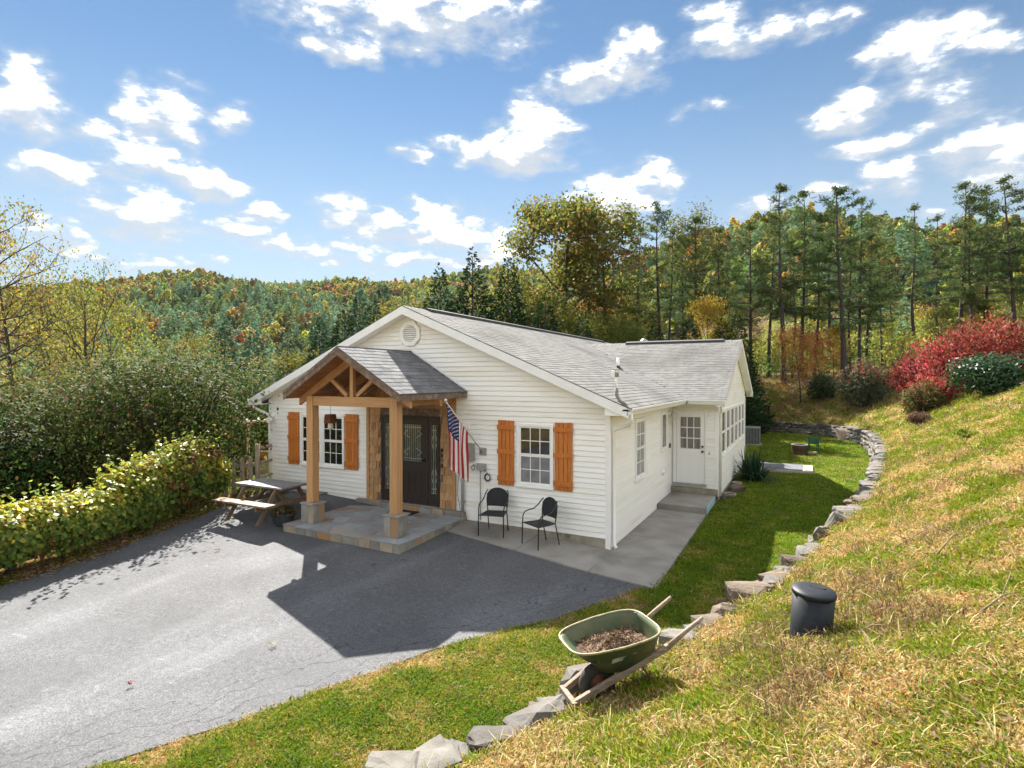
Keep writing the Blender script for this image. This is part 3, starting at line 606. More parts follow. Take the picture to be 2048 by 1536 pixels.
for a, b in (((-5.81, -.055, .42), (-5.76, -.02, 2.54)), ((-4.13, -.055, .42), (-4.08, -.02, 2.54)), ((-5.76, -.055, 2.48), (-4.13, -.02, 2.54)), ((-5.47, -.055, .44), (-5.41, -.02, 2.48)), ((-4.45, -.055, .44), (-4.39, -.02, 2.48))): df.box(a, b)
dfo = df.build('door_frame', DOORB, house, bevel=.004)
box('threshold', (-5.80, -.10, .405), (-4.09, -.02, .44), STEEL, dfo)
def leaded(parent, x0, x1, z0, z1, n, y):
    box('leaded_pane', (x0, y - .004, z0), (x1, y, z1), LEAD, parent)
    m = MB(); yb = y - .008
    for i in range(n + 1):
        x = x0 + (x1 - x0) * i / n; m.beam((x, yb, z0), (x, yb, z1), .008, .006, (1, 0, 0))
    h = z1 - z0; xc = (x0 + x1) / 2
    for t in (.0, .07, .93, 1.): m.beam((x0, yb, z0 + h*t), (x1, yb, z0 + h*t), .006, .008)
    for sx in (-1, 1):
        for (ta, tb, q, w) in ((.25, .36, 1., .35), (.64, .75, .35, 1.), (.16, .25, .6, 1.), (.75, .84, 1., .6)):
            m.beam((xc + sx*q*(x1-x0)/2, yb - .001, z0 + h*ta), (xc + sx*w*(x1-x0)/2, yb - .001, z0 + h*tb), .006, .008)
    m.build('came', LEADC, parent)
def framed(name, x0, x1, z0, z1, gx0, gx1, gz0, gz1, y0, y1, parent):
    m = MB()
    for a in ((x0, z0, gx0, z1), (gx1, z0, x1, z1), (gx0, gz1, gx1, z1), (gx0, z0, gx1, gz0)): m.box((a[0], y0, a[1]), (a[2], y1, a[3]))
    return m.build(name, DOORB, parent)
door = framed('front_door', -5.405, -4.455, .445, 2.475, -5.12, -4.58, 1.458, 2.324, -.045, -.02, house)
leaded(door, -5.12, -4.58, 1.458, 2.324, 9, -.024)
for x in (-5.145, -4.775):
    pm = MB()
    for a in ((x, .70, x + .02, 1.18), (x + .185, .70, x + .205, 1.18), (x + .02, .70, x + .185, .72), (x + .02, 1.16, x + .185, 1.18)): pm.box((a[0], -.054, a[1]), (a[2], -.045, a[3]))
    pm.box((x + .04, -.050, .74), (x + .165, -.045, 1.14)); pm.build('door_panel', DOORB, door, bevel=.003)
for x0, g0 in ((-5.755, -5.685), (-4.385, -4.30)):
    s = framed('sidelight', x0, x0 + .28 if x0 < -5 else -4.135, .445, 2.475, g0, g0 + .155, .73, 2.33, -.045, -.02, house); leaded(s, g0, g0 + .155, .73, 2.33, 3, -.024)
hd = MB().lathe([(.032, 0), (.032, -.02), (.012, -.022), (.012, -.06)], 12, c=(-4.50, -.046, 1.50), axis='y').build('door_handle', BLACK, door, smooth=True)
MB().tube([(-4.50, -.105, 1.50), (-4.56, -.11, 1.50), (-4.62, -.105, 1.49)], .011, 8).build('lever', BLACK, hd, smooth=True)
for z in (1.72, 1.60, 1.36): box('bell_push', (-4.02, -.075, z), (-3.965, -.05, z + .085), BLACK, house, bevel=.005)
# stone course under the door wall
x = -6.56
k = 0
while x < -3.36:
    w = min(rng.uniform(.28, .46), -3.34 - x); dpt = .20 if -5.9 < x < -4.0 else .14
    box('base_stone', (x + .006, -dpt, .285), (x + w - .006, -.026, .415 + rng.uniform(-.008, .006)), EDGEM[[0, 1, 0, 1, 2, 0, 1][k % 7]], house, bevel=.008); x += w; k += 1
# ---- porch
SLX0, SLX1, SLY = -6.47, -3.32, -2.42; ZS = .30
slab = MB().box((SLX0 + .02, SLY + .02, -.05), (SLX1 - .02, -.0, ZS - .007)).build('porch_slab', MORTAR, house)
def voronoi(pts, bx):
    cells = []
    for i, p in enumerate(pts):
        poly = [(bx[0], bx[1]), (bx[2], bx[1]), (bx[2], bx[3]), (bx[0], bx[3])]
        for j, q in enumerate(pts):
            if i == j: continue
            mx, my = (p[0]+q[0])/2, (p[1]+q[1])/2; dx, dy = q[0]-p[0], q[1]-p[1]; out = []
            for a, b in zip(poly, poly[1:] + poly[:1]):
                da = (a[0]-mx)*dx + (a[1]-my)*dy; db = (b[0]-mx)*dx + (b[1]-my)*dy
                if da <= 0: out.append(a)
                if (da < 0 < db) or (db < 0 < da):
                    t = da / (da - db); out.append((a[0] + (b[0]-a[0])*t, a[1] + (b[1]-a[1])*t))
            poly = out
            if not poly: break
        cells.append(poly)
    return cells
vp = []
for i in range(6):
    for j in range(9):
        vp.append((SLX0 + (i + .5 + (j % 2) * .4 - .2 + rng.uniform(-.45, .45)) * .525, SLY + (j + .5 + rng.uniform(-.42, .42)) * .269))
for k, poly in enumerate(voronoi(vp, (SLX0 - .015, SLY - .02, SLX1 + .015, -.03))):
    if len(poly) < 3: continue
    c = np.mean(poly, axis=0); P_ = []
    for p in poly:
        d = np.array(p) - c; P_.append(c + d * (1 - .008 / (np.linalg.norm(d) + 1e-6)))
    zt = ZS + rng.uniform(-.003, .004)
    MB().prism([(p[0], p[1], ZS - .025) for p in P_], (0, 0, zt - ZS + .025)).build('flagstone', FLAGM[rng.choice(5, p=[.36, .28, .17, .15, .04])], slab, bevel=.004)
def edge_run(p0, p1, nrm, zb):
    p0 = np.array(p0); p1 = np.array(p1); d = p1 - p0; L_ = np.linalg.norm(d); d = d / L_; t = 0; k = int(rng.integers(9))
    seq = [0, 1, 0, 0, 2, 1, 0, 1, 0, 1, 0]
    while t < L_ - .02:
        w = rng.uniform(.2, .5)
        if L_ - t - w < .12: w = L_ - t
        z0 = zb(t); a = p0 + d * (t + .005); b = p0 + d * (t + w - .005); o = np.array(nrm) * rng.uniform(.002, .012)
        MB().hexa([(*a, z0), (*b, z0), (*(b - np.array(nrm)*.03), z0), (*(a - np.array(nrm)*.03), z0), (*(a + o), ZS-.03), (*(b + o), ZS-.03), (*(b - np.array(nrm)*.03), ZS-.03), (*(a - np.array(nrm)*.03), ZS-.03)]).build('edge_stone', EDGEM[seq[k % 11]], slab, bevel=.006)
        t += w; k += 1
edge_run((SLX0, SLY), (SLX1, SLY), (0, -1), lambda t: .06); edge_run((SLX1, SLY), (SLX1, -.03), (1, 0), lambda t: .06); edge_run((SLX0, -.03), (SLX0, SLY), (-1, 0), lambda t: .06)
for cx in (-3.76, -6.07):
    cy = -1.97; pd = MB().box((cx - .165, cy - .145, ZS + .006), (cx + .165, cy + .145, .70)).build('stone_pedestal', MORTAR, house)
    for (nx, ny) in ((0, -1), (1, 0), (0, 1), (-1, 0)):
        hw = .178 if ny else .158; n = 2 if ny == -1 or nx == 1 else 1; t0 = -hw
        for q in range(n):
            w = 2 * hw * (rng.uniform(.42, .62) if n == 2 and q == 0 else 1) if q == 0 else hw - t0
            a, b = t0 + .002, t0 + w - .002
            if ny: pts = ((cx + a, cy + ny*.145 - (.022 if ny < 0 else 0), ZS + .004), (cx + b, cy + ny*.145 + (.022 if ny > 0 else 0), .70))
            else: pts = ((cx + nx*.165 - (.022 if nx < 0 else 0), cy + a, ZS + .004), (cx + nx*.165 + (.022 if nx > 0 else 0), cy + b, .70))
            box('face_stone', *pts, EDGEM[[0, 0, 1, 2][(q * 2 + (nx == 1) + (cx > -4) * q) % 4]], pd, bevel=.005); t0 += w
    cap = MB().prism([(cx + (.205 + rng.uniform(-.012, .012)) * sx, cy + (.19 + rng.uniform(-.012, .012)) * sy, .70) for sx, sy in ((-1, -1), (0, -1.03), (1, -1), (1.02, 0), (1, 1), (0, 1), (-1, 1), (-1.03, 0))], (0, 0, .036)).build('capstone', EDGEM[0], pd, bevel=.008)
    box('porch_post', (cx - .092, cy - .092, .737), (cx + .092, cy + .092, 3.046), CEDAR, house, bevel=.006)
YBM = -1.97
MB().box((-5.977, YBM - .075, 2.842), (-3.853, YBM + .075, 3.044)).build('porch_beam', CEDARB, house, bevel=.006)
for cx in (-3.76, -6.07): MB().box((cx - .07, YBM + .093, 2.862), (cx + .07, -.065, 3.03)).build('porch_beam', CEDARB, house, bevel=.006)
CEDR = mat('honey_cedar_rafter', (.48, .255, .11), .6, (.37, .185, .075), scale=5, contrast=(.3, .7), rv=.08, stretch=(1.5, 4, 1.5), bump=.06, bscale=30)
PR0, PR1 = -6.46, -3.34; PYF = -2.39
for s, xe in ((-1, -6.43), (1, -3.37)):
    for yy in (-2.02, -1.0):
        a = np.array([PXA, yy, PZA - .14]); b = np.array([xe, yy, zporch(xe) - .14])
        MB().prism([a, b, b + (0, 0, -.165), a + (0, 0, -.19)], (0, .075, 0)).build('porch_rafter', CEDR, house, bevel=.004)
    a = np.array([PXA, PYF - .02, PZA - .012]); xb = PR0 - .015 if s < 0 else PR1 + .015; b = np.array([xb, PYF - .02, zporch(xb) - .012])
    MB().prism([a, b, b + (0, 0, -.14), a + (0, 0, -.15)], (0, .035, 0)).build('barge_board', WEATH, house, bevel=.004)
    a2 = a + np.array([0, -.012, .012]); b2 = b + np.array([0, -.012, .012]); MB().prism([a2, b2, b2 + (0, 0, -.045), a2 + (0, 0, -.048)], (0, .011, 0)).build('drip_board', WEATH, house)
    xf = PR0 if s < 0 else PR1
    box('eave_board', (xf - .018, PYF + .016, zporch(xf) - .135), (xf + .018, -.03, zporch(xf) - .02), WEATH, house, bevel=.003)
    nb = 12
    for i in range(nb):                                            # ceiling boards
        u0, u1 = i / nb, (i + 1) / nb; x0 = PXA + (xf - PXA) * u0; x1 = PXA + (xf - PXA) * (u1 - .008)
        MB().prism([(x0, PYF + .02, zporch(x0) - .115), (x1, PYF + .02, zporch(x1) - .115), (x1, PYF + .02, zporch(x1) - .135), (x0, PYF + .02, zporch(x0) - .135)], (0, -PYF - .06, 0)).build('ceiling_board', CEIL, house)
MB().box((-4.945, YBM - .045, 3.046), (-4.855, YBM + .045, 3.70)).build('king_post', CEDAR, house, bevel=.004)
for s in (-1, 1): MB().beam((-4.90 + s*.13, YBM, 3.06), (-4.90 + s*.60, YBM, 3.42), .08, .085, (0, 1, 0)).build('porch_brace', CEDR, house, bevel=.004)
pc = math.sqrt(1 + PSL * PSL)
pr = MB().prism([(PR1, PYF, zporch(PR1)), (PXA, PYF, PZA), (PR0, PYF, zporch(PR0)), (PR0, PYF, zporch(PR0) - .02), (PXA, PYF, PZA - .02), (PR1, PYF, zporch(PR1) - .02)], (0, -PYF - .02, 0)).build('porch_roof', SHP, house)
lay(pr, SHP, (PR1 + .03, PYF - .035, zporch(PR1 + .03) + .002), (0, 1, 0), (-1 / pc, 0, PSL / pc), 8, 13, .1435, .298, lambda p: True, lambda r, c, p: True)
lay(pr, SHP, (PR0 - .03, -.03, zporch(PR0 - .03) + .002), (0, -1, 0), (1 / pc, 0, PSL / pc), 2, 13, .1435, 1.19, lambda p: True, lambda r, c, p: False)
rc = MB()
for i in range(8):
    y = PYF - .03 + i * .3; e = min(.305, -.03 - y)
    for s in (-1, 1): rc.hexa([(PXA, y, PZA+.012), (PXA+s*.13, y, PZA+.012-.13*PSL), (PXA+s*.13, y+e, PZA+.006-.13*PSL), (PXA, y+e, PZA+.006), (PXA, y, PZA+.03), (PXA+s*.13, y, PZA+.03-.13*PSL), (PXA+s*.13, y+e, PZA+.02-.13*PSL), (PXA, y+e, PZA+.02)])
rc.build('ridge_cap', SHP, pr)
for s, xe in ((-1, PR0), (1, PR1)): MB().prism([(PXA + s*.01, -.019, zporch(PXA) + .07), (xe, -.019, zporch(xe) + .07), (xe, -.019, zporch(xe) + .012), (PXA + s*.01, -.019, zporch(PXA) + .012)], (0, -.012, 0)).build('flashing', FASCIA, house)
# ---- white side door on the wing
wd = MB()
x0, x1, z0, z1 = .173, .932, .445, 2.475
gx0, gx1, gz0, gz1 = .272, .828, 1.43, 2.335
for a in ((x0, z0, gx0, z1), (gx1, z0, x1, z1), (gx0, gz1, gx1, z1), (gx0, z0, gx1, gz0)): wd.box((a[0], WY0 - .045, a[1]), (a[2], WY0 - .02, a[3]))
wdo = wd.build('side_door', DOORW, house)
fm = MB()
for a in ((.07, .44, .165, 2.52), (.94, .44, .985, 2.52), (.165, 2.482, .94, 2.52)): fm.box((a[0], WY0 - .06, a[1]), (a[2], WY0 - .019, a[3]))
fm.build('door_casing', TRIM, house, bevel=.004); box('door_sill', (.10, WY0 - .14, .405), (1.0, WY0 - .02, .44), GREYP, house)
pw = (gx1 - gx0) / 3; ph = (gz1 - gz0) / 3
for i in range(3):
    for j in range(3): box('pane', (gx0 + i*pw + .012, WY0 - .034, gz0 + j*ph + .012), (gx0 + (i+1)*pw - .012, WY0 - .03, gz0 + (j+1)*ph - .012), PANEB, wdo)
gb = MB()
for i in (1, 2): gb.box((gx0 + i*pw - .012, WY0 - .044, gz0), (gx0 + i*pw + .012, WY0 - .029, gz1)); gb.box((gx0, WY0 - .0435, gz0 + i*ph - .012), (gx1, WY0 - .0285, gz0 + i*ph + .012))
gb.build('glazing_bar', DOORW, wdo)
for x in (.275, .575):
    pm = MB()
    for a in ((x, .62, x + .015, 1.26), (x + .24, .62, x + .255, 1.26), (x + .015, .62, x + .24, .635), (x + .015, 1.245, x + .24, 1.26)): pm.box((a[0], WY0 - .051, a[1]), (a[2], WY0 - .045, a[3]))
    pm.box((x + .04, WY0 - .049, .66), (x + .215, WY0 - .045, 1.22)); pm.build('door_panel', DOORW, wdo, bevel=.003)
for z in (1.505, 1.364): MB().lathe([(.03, 0), (.03, -.02), (.014, -.022), (.014, -.04), (.028, -.045), (.028, -.07), (.01, -.075)], 12, c=(.885, WY0 - .046, z), axis='y', capt=True).build('door_knob', BLACK, wdo, smooth=True)
box('light_switch', (1.04, WY0 - .03, 1.28), (1.075, WY0 - .017, 1.36), GREYP, house)
# wall lantern in the inner corner, intercom, dryer vent, wall fittings
wl = MB().lathe([(.07, 0), (.06, .03), (.03, .06)], 8, c=(.018, 5.38, 2.42), axis='x').build('wall_lantern', TRIM, house, smooth=True)
MB().lathe([(.035, -.16), (.055, -.13), (.085, .04), (.03, .08), (.008, .13)], 8, c=(.16, 5.38, 2.40)).build('lantern_glass', glass_mat('frosted_glass', (.62, .62, .58), .15), wl)
MB().tube([(.05, 5.38, 2.44), (.10, 5.38, 2.56), (.16, 5.38, 2.53)], .014, 8).build('lantern_arm', TRIM, wl, smooth=True)
box('intercom', (.018, 5.42, 1.45), (.05, 5.50, 1.58), BLACK, house, bevel=.01)
MB().lathe([(.075, .017), (.075, .045), (.05, .07), (.01, .072)], 16, c=(0, 4.60, .88), axis='x').build('dryer_vent', TRIM, house, smooth=True)
box('wall_plate', (-3.43, -.045, 2.28), (-3.25, -.018, 2.46), TRIM, house, bevel=.008)
fl = MB().lathe([(.09, 0), (.09, -.03), (.05, -.05), (.05, -.10)], 14, c=(-9.76, -.018, 2.40), axis='y').build('flood_light', TRIM, house, smooth=True)
MB().lathe([(.05, 0), (.085, -.12), (.07, -.125), (.01, -.1)], 14, c=(-9.70, -.10, 2.28), axis='y').build('lamp_head', TRIM, fl, smooth=True)
# small porch window lamp and concrete landing
land = MB().box((.03, 3.95, -.08), (1.235, WY0 - .02, .17)).build('landing', CONC, house, bevel=.012)
box('door_plinth', (.03, WY0 - .10, .171), (WX1 + .02, WY0 + .01, .325), FOUND, house, bevel=.006)
# ---------------------------------------------------------------- ground sheet
def axis(a, b, st, lo, hi, gr=1.13):
    c = list(np.arange(a, b + 1e-6, st)); s = st
    while c[-1] < hi: s *= gr; c.append(c[-1] + s)
    s = st
    while c[0] > lo: s *= gr; c.insert(0, c[0] - s)
    return np.array(c)
def grid_mesh(name, X, Y, Z, m, cols=None):
    ny, nx = X.shape; me = bpy.data.meshes.new(name); co = np.stack([X, Y, Z], -1).reshape(-1, 3).astype(np.float32)
    me.vertices.add(len(co)); me.vertices.foreach_set('co', co.ravel())
    i = np.arange(nx * ny).reshape(ny, nx); q = np.stack([i[:-1, :-1], i[:-1, 1:], i[1:, 1:], i[1:, :-1]], -1).reshape(-1, 4).astype(np.int32)
    me.loops.add(q.size); me.loops.foreach_set('vertex_index', q.ravel()); me.polygons.add(len(q))
    me.polygons.foreach_set('loop_start', np.arange(0, q.size, 4, dtype=np.int32)); me.polygons.foreach_set('loop_total', np.full(len(q), 4, np.int32)); me.polygons.foreach_set('use_smooth', np.ones(len(q), bool))
    if cols is not None:
        at = me.color_attributes.new('Col', 'FLOAT_COLOR', 'POINT'); c4 = np.ones((nx * ny, 4), np.float32); c4[:, :3] = cols.reshape(-1, 3); at.data.foreach_set('color', c4.ravel())
    me.materials.append(m); me.update(calc_edges=True); o = bpy.data.objects.new(name, me); C.objects.link(o); return o
def lush(x, y):
    """0 = dry thin turf, 1 = green lawn"""
    s = sdist(x, y).reshape(np.shape(x)); n = fbm(np.asarray(x) * 2.3 + 3, np.asarray(y) * 2.3 + 8, 4); n2 = fbm(np.asarray(x) * .25 + 60, np.asarray(y) * .25, 3)
    g = np.where(s < .05, .98 - .36 * sstep(y, 4, -6), .35 + .14 * sstep(y, 2, 14))
    g = g - .25 * sstep(s, 4.2, 6)
    g = g - .45 * np.exp(-np.clip(x - x_r(y), 0, 9) / .28) * (y < -1) * (s < .05)
    return np.clip(g + (n - .5) * np.where(s < .05, 1.7 - .9 * sstep(y, 1, 6), 2.3) + (n2 - .5) * np.where(s < .05, .6, .7), 0, 1)
def ground_cols(x, y):
    s = sdist(x, y).reshape(np.shape(x)); l = lush(x, y)[..., None]; d = np.hypot(x + 2, y - 8)[..., None]
    dry = np.array([.30, .20, .080]); grn = np.array([.095, .140, .010]); soil = np.array([.115, .072, .036]); wood = np.array([.105, .066, .030])
    c = dry * (1 - l) + grn * l
    n = fbm(x * 2.1 + 9, y * 2.1 + 2, 4)[..., None]; c = c * (1 - sstep(n, .58, .75)) + soil * sstep(n, .58, .75)
    # leaf litter under the trees on top of the bank and beside the hedge
    w = np.maximum(sstep(s, 4.2, 6.5) * sstep(y, 18, 27) , np.maximum(sstep(y, 27.5, 29.5) * sstep(s, .0, .4) * .8, sstep(d[..., 0], 38, 50)))[..., None]
    gr = sstep(fbm(x * .5 + 5, y * .5 + 5, 3), .45, .65)[..., None]
    c = c * (1 - w) + (wood * (1 - gr * .5) + grn * gr * .5) * w
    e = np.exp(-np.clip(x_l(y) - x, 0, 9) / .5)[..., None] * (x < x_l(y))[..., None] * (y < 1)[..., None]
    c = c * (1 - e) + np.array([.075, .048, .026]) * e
    return c
def ground_mat():
    m = bpy.data.materials.new('turf_soil'); m.use_nodes = True; nt = m.node_tree; N = nt.nodes; L = nt.links; b = N['Principled BSDF']; b.inputs['Roughness'].default_value = .95; b.inputs['Specular IOR Level'].default_value = .05
    a = N.new('ShaderNodeVertexColor'); a.layer_name = 'Col'; g = N.new('ShaderNodeNewGeometry')
    n1 = N.new('ShaderNodeTexNoise'); n1.inputs['Scale'].default_value = 22; n1.inputs['Detail'].default_value = 6; L.new(g.outputs['Position'], n1.inputs['Vector'])
    r = N.new('ShaderNodeMapRange'); L.new(n1.outputs['Fac'], r.inputs[0]); r.inputs[1].default_value = .3; r.inputs[2].default_value = .7; r.inputs[3].default_value = .45; r.inputs[4].default_value = 1.5
    x = N.new('ShaderNodeMix'); x.data_type = 'RGBA'; x.blend_type = 'MULTIPLY'; x.inputs[0].default_value = 1; L.new(a.outputs[0], x.inputs[6]); L.new(r.outputs[0], x.inputs[7]); L.new(x.outputs[2], b.inputs['Base Color'])
    bp = N.new('ShaderNodeBump'); bp.inputs['Strength'].default_value = .6; bp.inputs['Distance'].default_value = .05; L.new(n1.outputs['Fac'], bp.inputs['Height']); L.new(bp.outputs[0], b.inputs['Normal'])
    return m
gx = axis(-14, 17, .2, -950, 950); gy = axis(-14, 36, .2, -700, 950)
GX, GY = np.meshgrid(gx, gy); GZ = ground(GX, GY)
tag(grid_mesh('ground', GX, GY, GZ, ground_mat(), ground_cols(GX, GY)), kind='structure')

# ---------------------------------------------------------------- driveway
def asphalt_mat():
    m = bpy.data.materials.new('worn_asphalt'); m.use_nodes = True; nt = m.node_tree; N = nt.nodes; L = nt.links; b = N['Principled BSDF']; b.inputs['Roughness'].default_value = .85; b.inputs['Specular IOR Level'].default_value = .3
    g = N.new('ShaderNodeNewGeometry')
    def noise(sc, det, st=(1, 1, 1), dist=0, rot=0):
        mp = N.new('ShaderNodeMapping'); mp.inputs['Scale'].default_value = st; mp.inputs['Rotation'].default_value = (0, 0, rot); L.new(g.outputs['Position'], mp.inputs[0])
        n = N.new('ShaderNodeTexNoise'); n.inputs['Scale'].default_value = sc; n.inputs['Detail'].default_value = det; n.inputs['Distortion'].default_value = dist; L.new(mp.outputs[0], n.inputs[0]); return n.outputs['Fac']
    def mr(f, a, b_, c, d):
        r = N.new('ShaderNodeMapRange'); L.new(f, r.inputs[0]); r.inputs[1].default_value = a; r.inputs[2].default_value = b_; r.inputs[3].default_value = c; r.inputs[4].default_value = d; return r.outputs[0]
    def mul(a, b_):
        n = N.new('ShaderNodeMath'); n.operation = 'MULTIPLY'; L.new(a, n.inputs[0]); L.new(b_, n.inputs[1]); return n.outputs[0]
    speck = mr(noise(70, 4), .3, .72, .55, 1.62); patch = mr(noise(.9, 6, dist=.6), .3, .7, .88, 1.13)
    streak = mr(noise(.8, 7, (1, .22, 1), .8, R(42)), .50, .72, 1.0, 1.42); scuff = mr(noise(3.2, 9, (.5, 1.6, 1), 2.5, R(-20)), .60, .72, 1.0, 1.3); dark = mr(noise(.55, 5), .56, .74, 1.0, .82)
    patch = mul(patch, mr(noise(17, 5), .32, .68, .86, 1.14))
    v = mul(mul(mul(speck, patch), mul(streak, scuff)), dark)
    vo = N.new('ShaderNodeTexVoronoi'); vo.feature = 'DISTANCE_TO_EDGE'; vo.inputs['Scale'].default_value = .42
    wn = N.new('ShaderNodeTexNoise'); wn.inputs['Scale'].default_value = 1.4; wn.inputs['Detail'].default_value = 6; L.new(g.outputs['Position'], wn.inputs[0]); ad = N.new('ShaderNodeVectorMath'); ad.operation = 'ADD'; L.new(g.outputs['Position'], ad.inputs[0]); L.new(wn.outputs['Color'], ad.inputs[1]); L.new(ad.outputs[0], vo.inputs['Vector'])
    crack = mr(vo.outputs['Distance'], .0, .006, .80, 1.0); cm = N.new('ShaderNodeMix'); cm.data_type = 'FLOAT'; L.new(mr(noise(.7, 3), .52, .6, 0, 1), cm.inputs[0]); cm.inputs[2].default_value = 1; L.new(crack, cm.inputs[3]); crack = cm.outputs[0]
    v = mul(v, crack)
    ea = N.new('ShaderNodeAttribute'); ea.attribute_name = 'edge'; en = noise(1.7, 7)
    for k, (off, amp) in enumerate(((.42, .9), (.70, 1.3), (.22, .5))):
        q = N.new('ShaderNodeMath'); q.operation = 'MULTIPLY_ADD'; L.new(noise(1.3 + .5 * k, 7, (1, 1, 1)), q.inputs[0]); q.inputs[1].default_value = amp; L.new(ea.outputs['Fac'], q.inputs[2])
        q2 = N.new('ShaderNodeMath'); q2.operation = 'SUBTRACT'; L.new(q.outputs[0], q2.inputs[0]); q2.inputs[1].default_value = off + amp * .5; q3 = N.new('ShaderNodeMath'); q3.operation = 'ABSOLUTE'; L.new(q2.outputs[0], q3.inputs[0]); v = mul(v, mr(q3.outputs[0], .0, .013, .42, 1.0))
    x = N.new('ShaderNodeMix'); x.data_type = 'RGBA'; x.blend_type = 'MULTIPLY'; x.inputs[0].default_value = 1; x.inputs[6].default_value = (.087, .088, .093, 1); L.new(v, x.inputs[7]); L.new(x.outputs[2], b.inputs['Base Color'])
    bp = N.new('ShaderNodeBump'); bp.inputs['Strength'].default_value = .5; bp.inputs['Distance'].default_value = .01; L.new(noise(150, 2), bp.inputs['Height']); L.new(bp.outputs[0], b.inputs['Normal'])
    return m
ys = np.concatenate([np.arange(-22, -9, .5), np.arange(-9, .31, .1)]); ts = np.concatenate([[0, 0.0001], np.linspace(.0005, .9995, 56), [.9999, 1]])
YY, TT = np.meshgrid(ys, ts, indexing='ij'); xl, xr = x_l(YY), x_r(YY); XX = xl + (xr - xl) * TT
ZZ = asph(XX, YY) + (fbm(XX * .5, YY * .5 + 7, 3) - .5) * .02 + .004
ZZ[:, 0] -= .09; ZZ[:, -1] -= .09
# broken, slightly lifted edge
drv = tag(grid_mesh('driveway', XX, YY, ZZ, asphalt_mat()), kind='structure')
ea_ = drv.data.attributes.new('edge', 'FLOAT', 'POINT'); ea_.data.foreach_set('value', ((xr - XX) * .85).astype(np.float32).ravel())
# concrete slabs along the house
pad = bpy.data.objects.new('concrete_walk', None); C.objects.link(pad); tag(pad, kind='structure')
def slab_piece(pts, th=.10):
    top = [(x, y, float(asph(x, y)) + .03) for x, y in pts]; n = len(top)
    MB().poly(top + [(x, y, z - th) for x, y, z in top], [tuple(range(n)), tuple(range(n, 2*n))[::-1]] + [(i, n + i, n + (i+1) % n, (i+1) % n) for i in range(n)]).build('concrete_slab', CONC, pad, bevel=.008)
slab_piece([(-3.30, -.86), (-1.55, -1.10), (-1.55, -.014), (-3.30, -.014)]); slab_piece([(-1.54, -1.10), (.05, -1.36), (.05, -.04), (-.0, -.026), (-1.54, -.014)])
slab_piece([(.06, -1.36), (1.30, -1.58), (1.28, 1.2), (.03, 1.2), (.03, -.03)]); slab_piece([(.03, 1.21), (1.28, 1.21), (1.25, 3.94), (.03, 3.94)])

# ---------------------------------------------------------------- stones
import bmesh
ROCKM = [mat('rock_%s' % n, a, .85, b, scale=3.5, detail=9, bump=.55, bscale=18, rv=.12, col3=c, s3=2.2, c3=(.52, .72)) for n, a, b, c in
         (('pale', (.165, .15, .128), (.112, .102, .087), (.05, .046, .04)), ('brown', (.14, .104, .074), (.092, .068, .048), (.05, .038, .028)), ('grey', (.13, .12, .106), (.088, .08, .072), (.045, .042, .039)), ('dark', (.085, .076, .068), (.055, .048, .043), (.11, .098, .082)))]
def rock_mesh(seed, nm, m, flat=1.0):
    g = np.random.default_rng(seed); bm = bmesh.new(); n = 26
    p = g.normal(size=(n, 3)); p = np.sign(p) * np.abs(p) ** .55; p /= np.max(np.abs(p), axis=1)[:, None] ** .75 * 1.0 + .15
    p *= np.array([.5, .5, .5]); p *= g.uniform(.86, 1.06, (n, 1))
    for q in p: bm.verts.new(q)
    bmesh.ops.convex_hull(bm, input=bm.verts)
    for v in [v for v in bm.verts if not v.link_faces]: bm.verts.remove(v)
    bmesh.ops.subdivide_edges(bm, edges=bm.edges[:], cuts=2, use_grid_fill=True)
    for v in bm.verts:
        q = np.array(v.co); v.co += v.normal * float((fbm(q[0]*3.1 + seed, q[1]*3.1 + q[2]*2.7, 3) - .5) * .13 + (fbm(q[0]*9 + seed, q[1]*9 - q[2]*8, 2) - .5) * .035)
    bm.normal_update(); me = bpy.data.meshes.new(nm); bm.to_mesh(me); bm.free(); me.materials.append(m); return me
def put_rock(me, parent, x, y, z, sx, sy, sz, rz, tilt=0, name='stone', tx=0):
    o = bpy.data.objects.new(name, me); C.objects.link(o); o.parent = parent; o.location = (x, y, z); o.scale = (sx, sy, sz); o.rotation_euler = (tx, tilt, rz); return o
border = thing('stone_border', 'row of loose fieldstones edging the foot of the grassy bank beside the wheelbarrow', 'stone border')
# x, y, length, width, height, heading, tone, tilt
FR = [(.05,-7.95,.50,.40,.22,40,0,.1),(.48,-7.22,.46,.36,.22,30,0,.05),(.70,-6.98,.62,.42,.24,65,0,-.05),(.98,-6.50,.40,.30,.22,30,3,.1),(1.24,-6.02,.72,.42,.24,58,2,-.15),(1.42,-5.35,.46,.34,.36,60,3,.2),(1.75,-4.62,.50,.36,.26,50,2,0),(2.12,-3.95,.58,.46,.22,40,0,.05),(2.34,-3.30,.42,.30,.26,30,1,0),(2.52,-2.92,.40,.30,.28,60,1,.1),
 (2.78,-2.25,.62,.42,.34,35,1,-.05),(3.00,-1.80,.40,.34,.26,70,2,.1),(3.06,-1.35,.55,.42,.26,55,1,.05),(3.26,-.90,.50,.34,.22,20,2,0),(3.36,-.40,.52,.40,.30,50,1,.1),(3.44,.18,.42,.36,.34,80,2,0),(3.60,.52,.48,.34,.16,10,1,0),(3.72,.92,.66,.46,.18,20,0,0),(3.72,1.52,.40,.30,.20,70,0,.1),(3.72,1.56,.36,.28,.44,70,0,0),
 (3.95,1.95,.36,.26,.52,20,0,.5),(4.30,2.70,.80,.60,.34,30,0,.0),(4.52,3.40,.60,.40,.24,15,0,.05),(4.72,4.05,.66,.46,.34,30,1,-.1)]
RK = [[rock_mesh(100 + t * 10 + k, 'stone', ROCKM[t]) for k in range(4)] for t in range(4)]
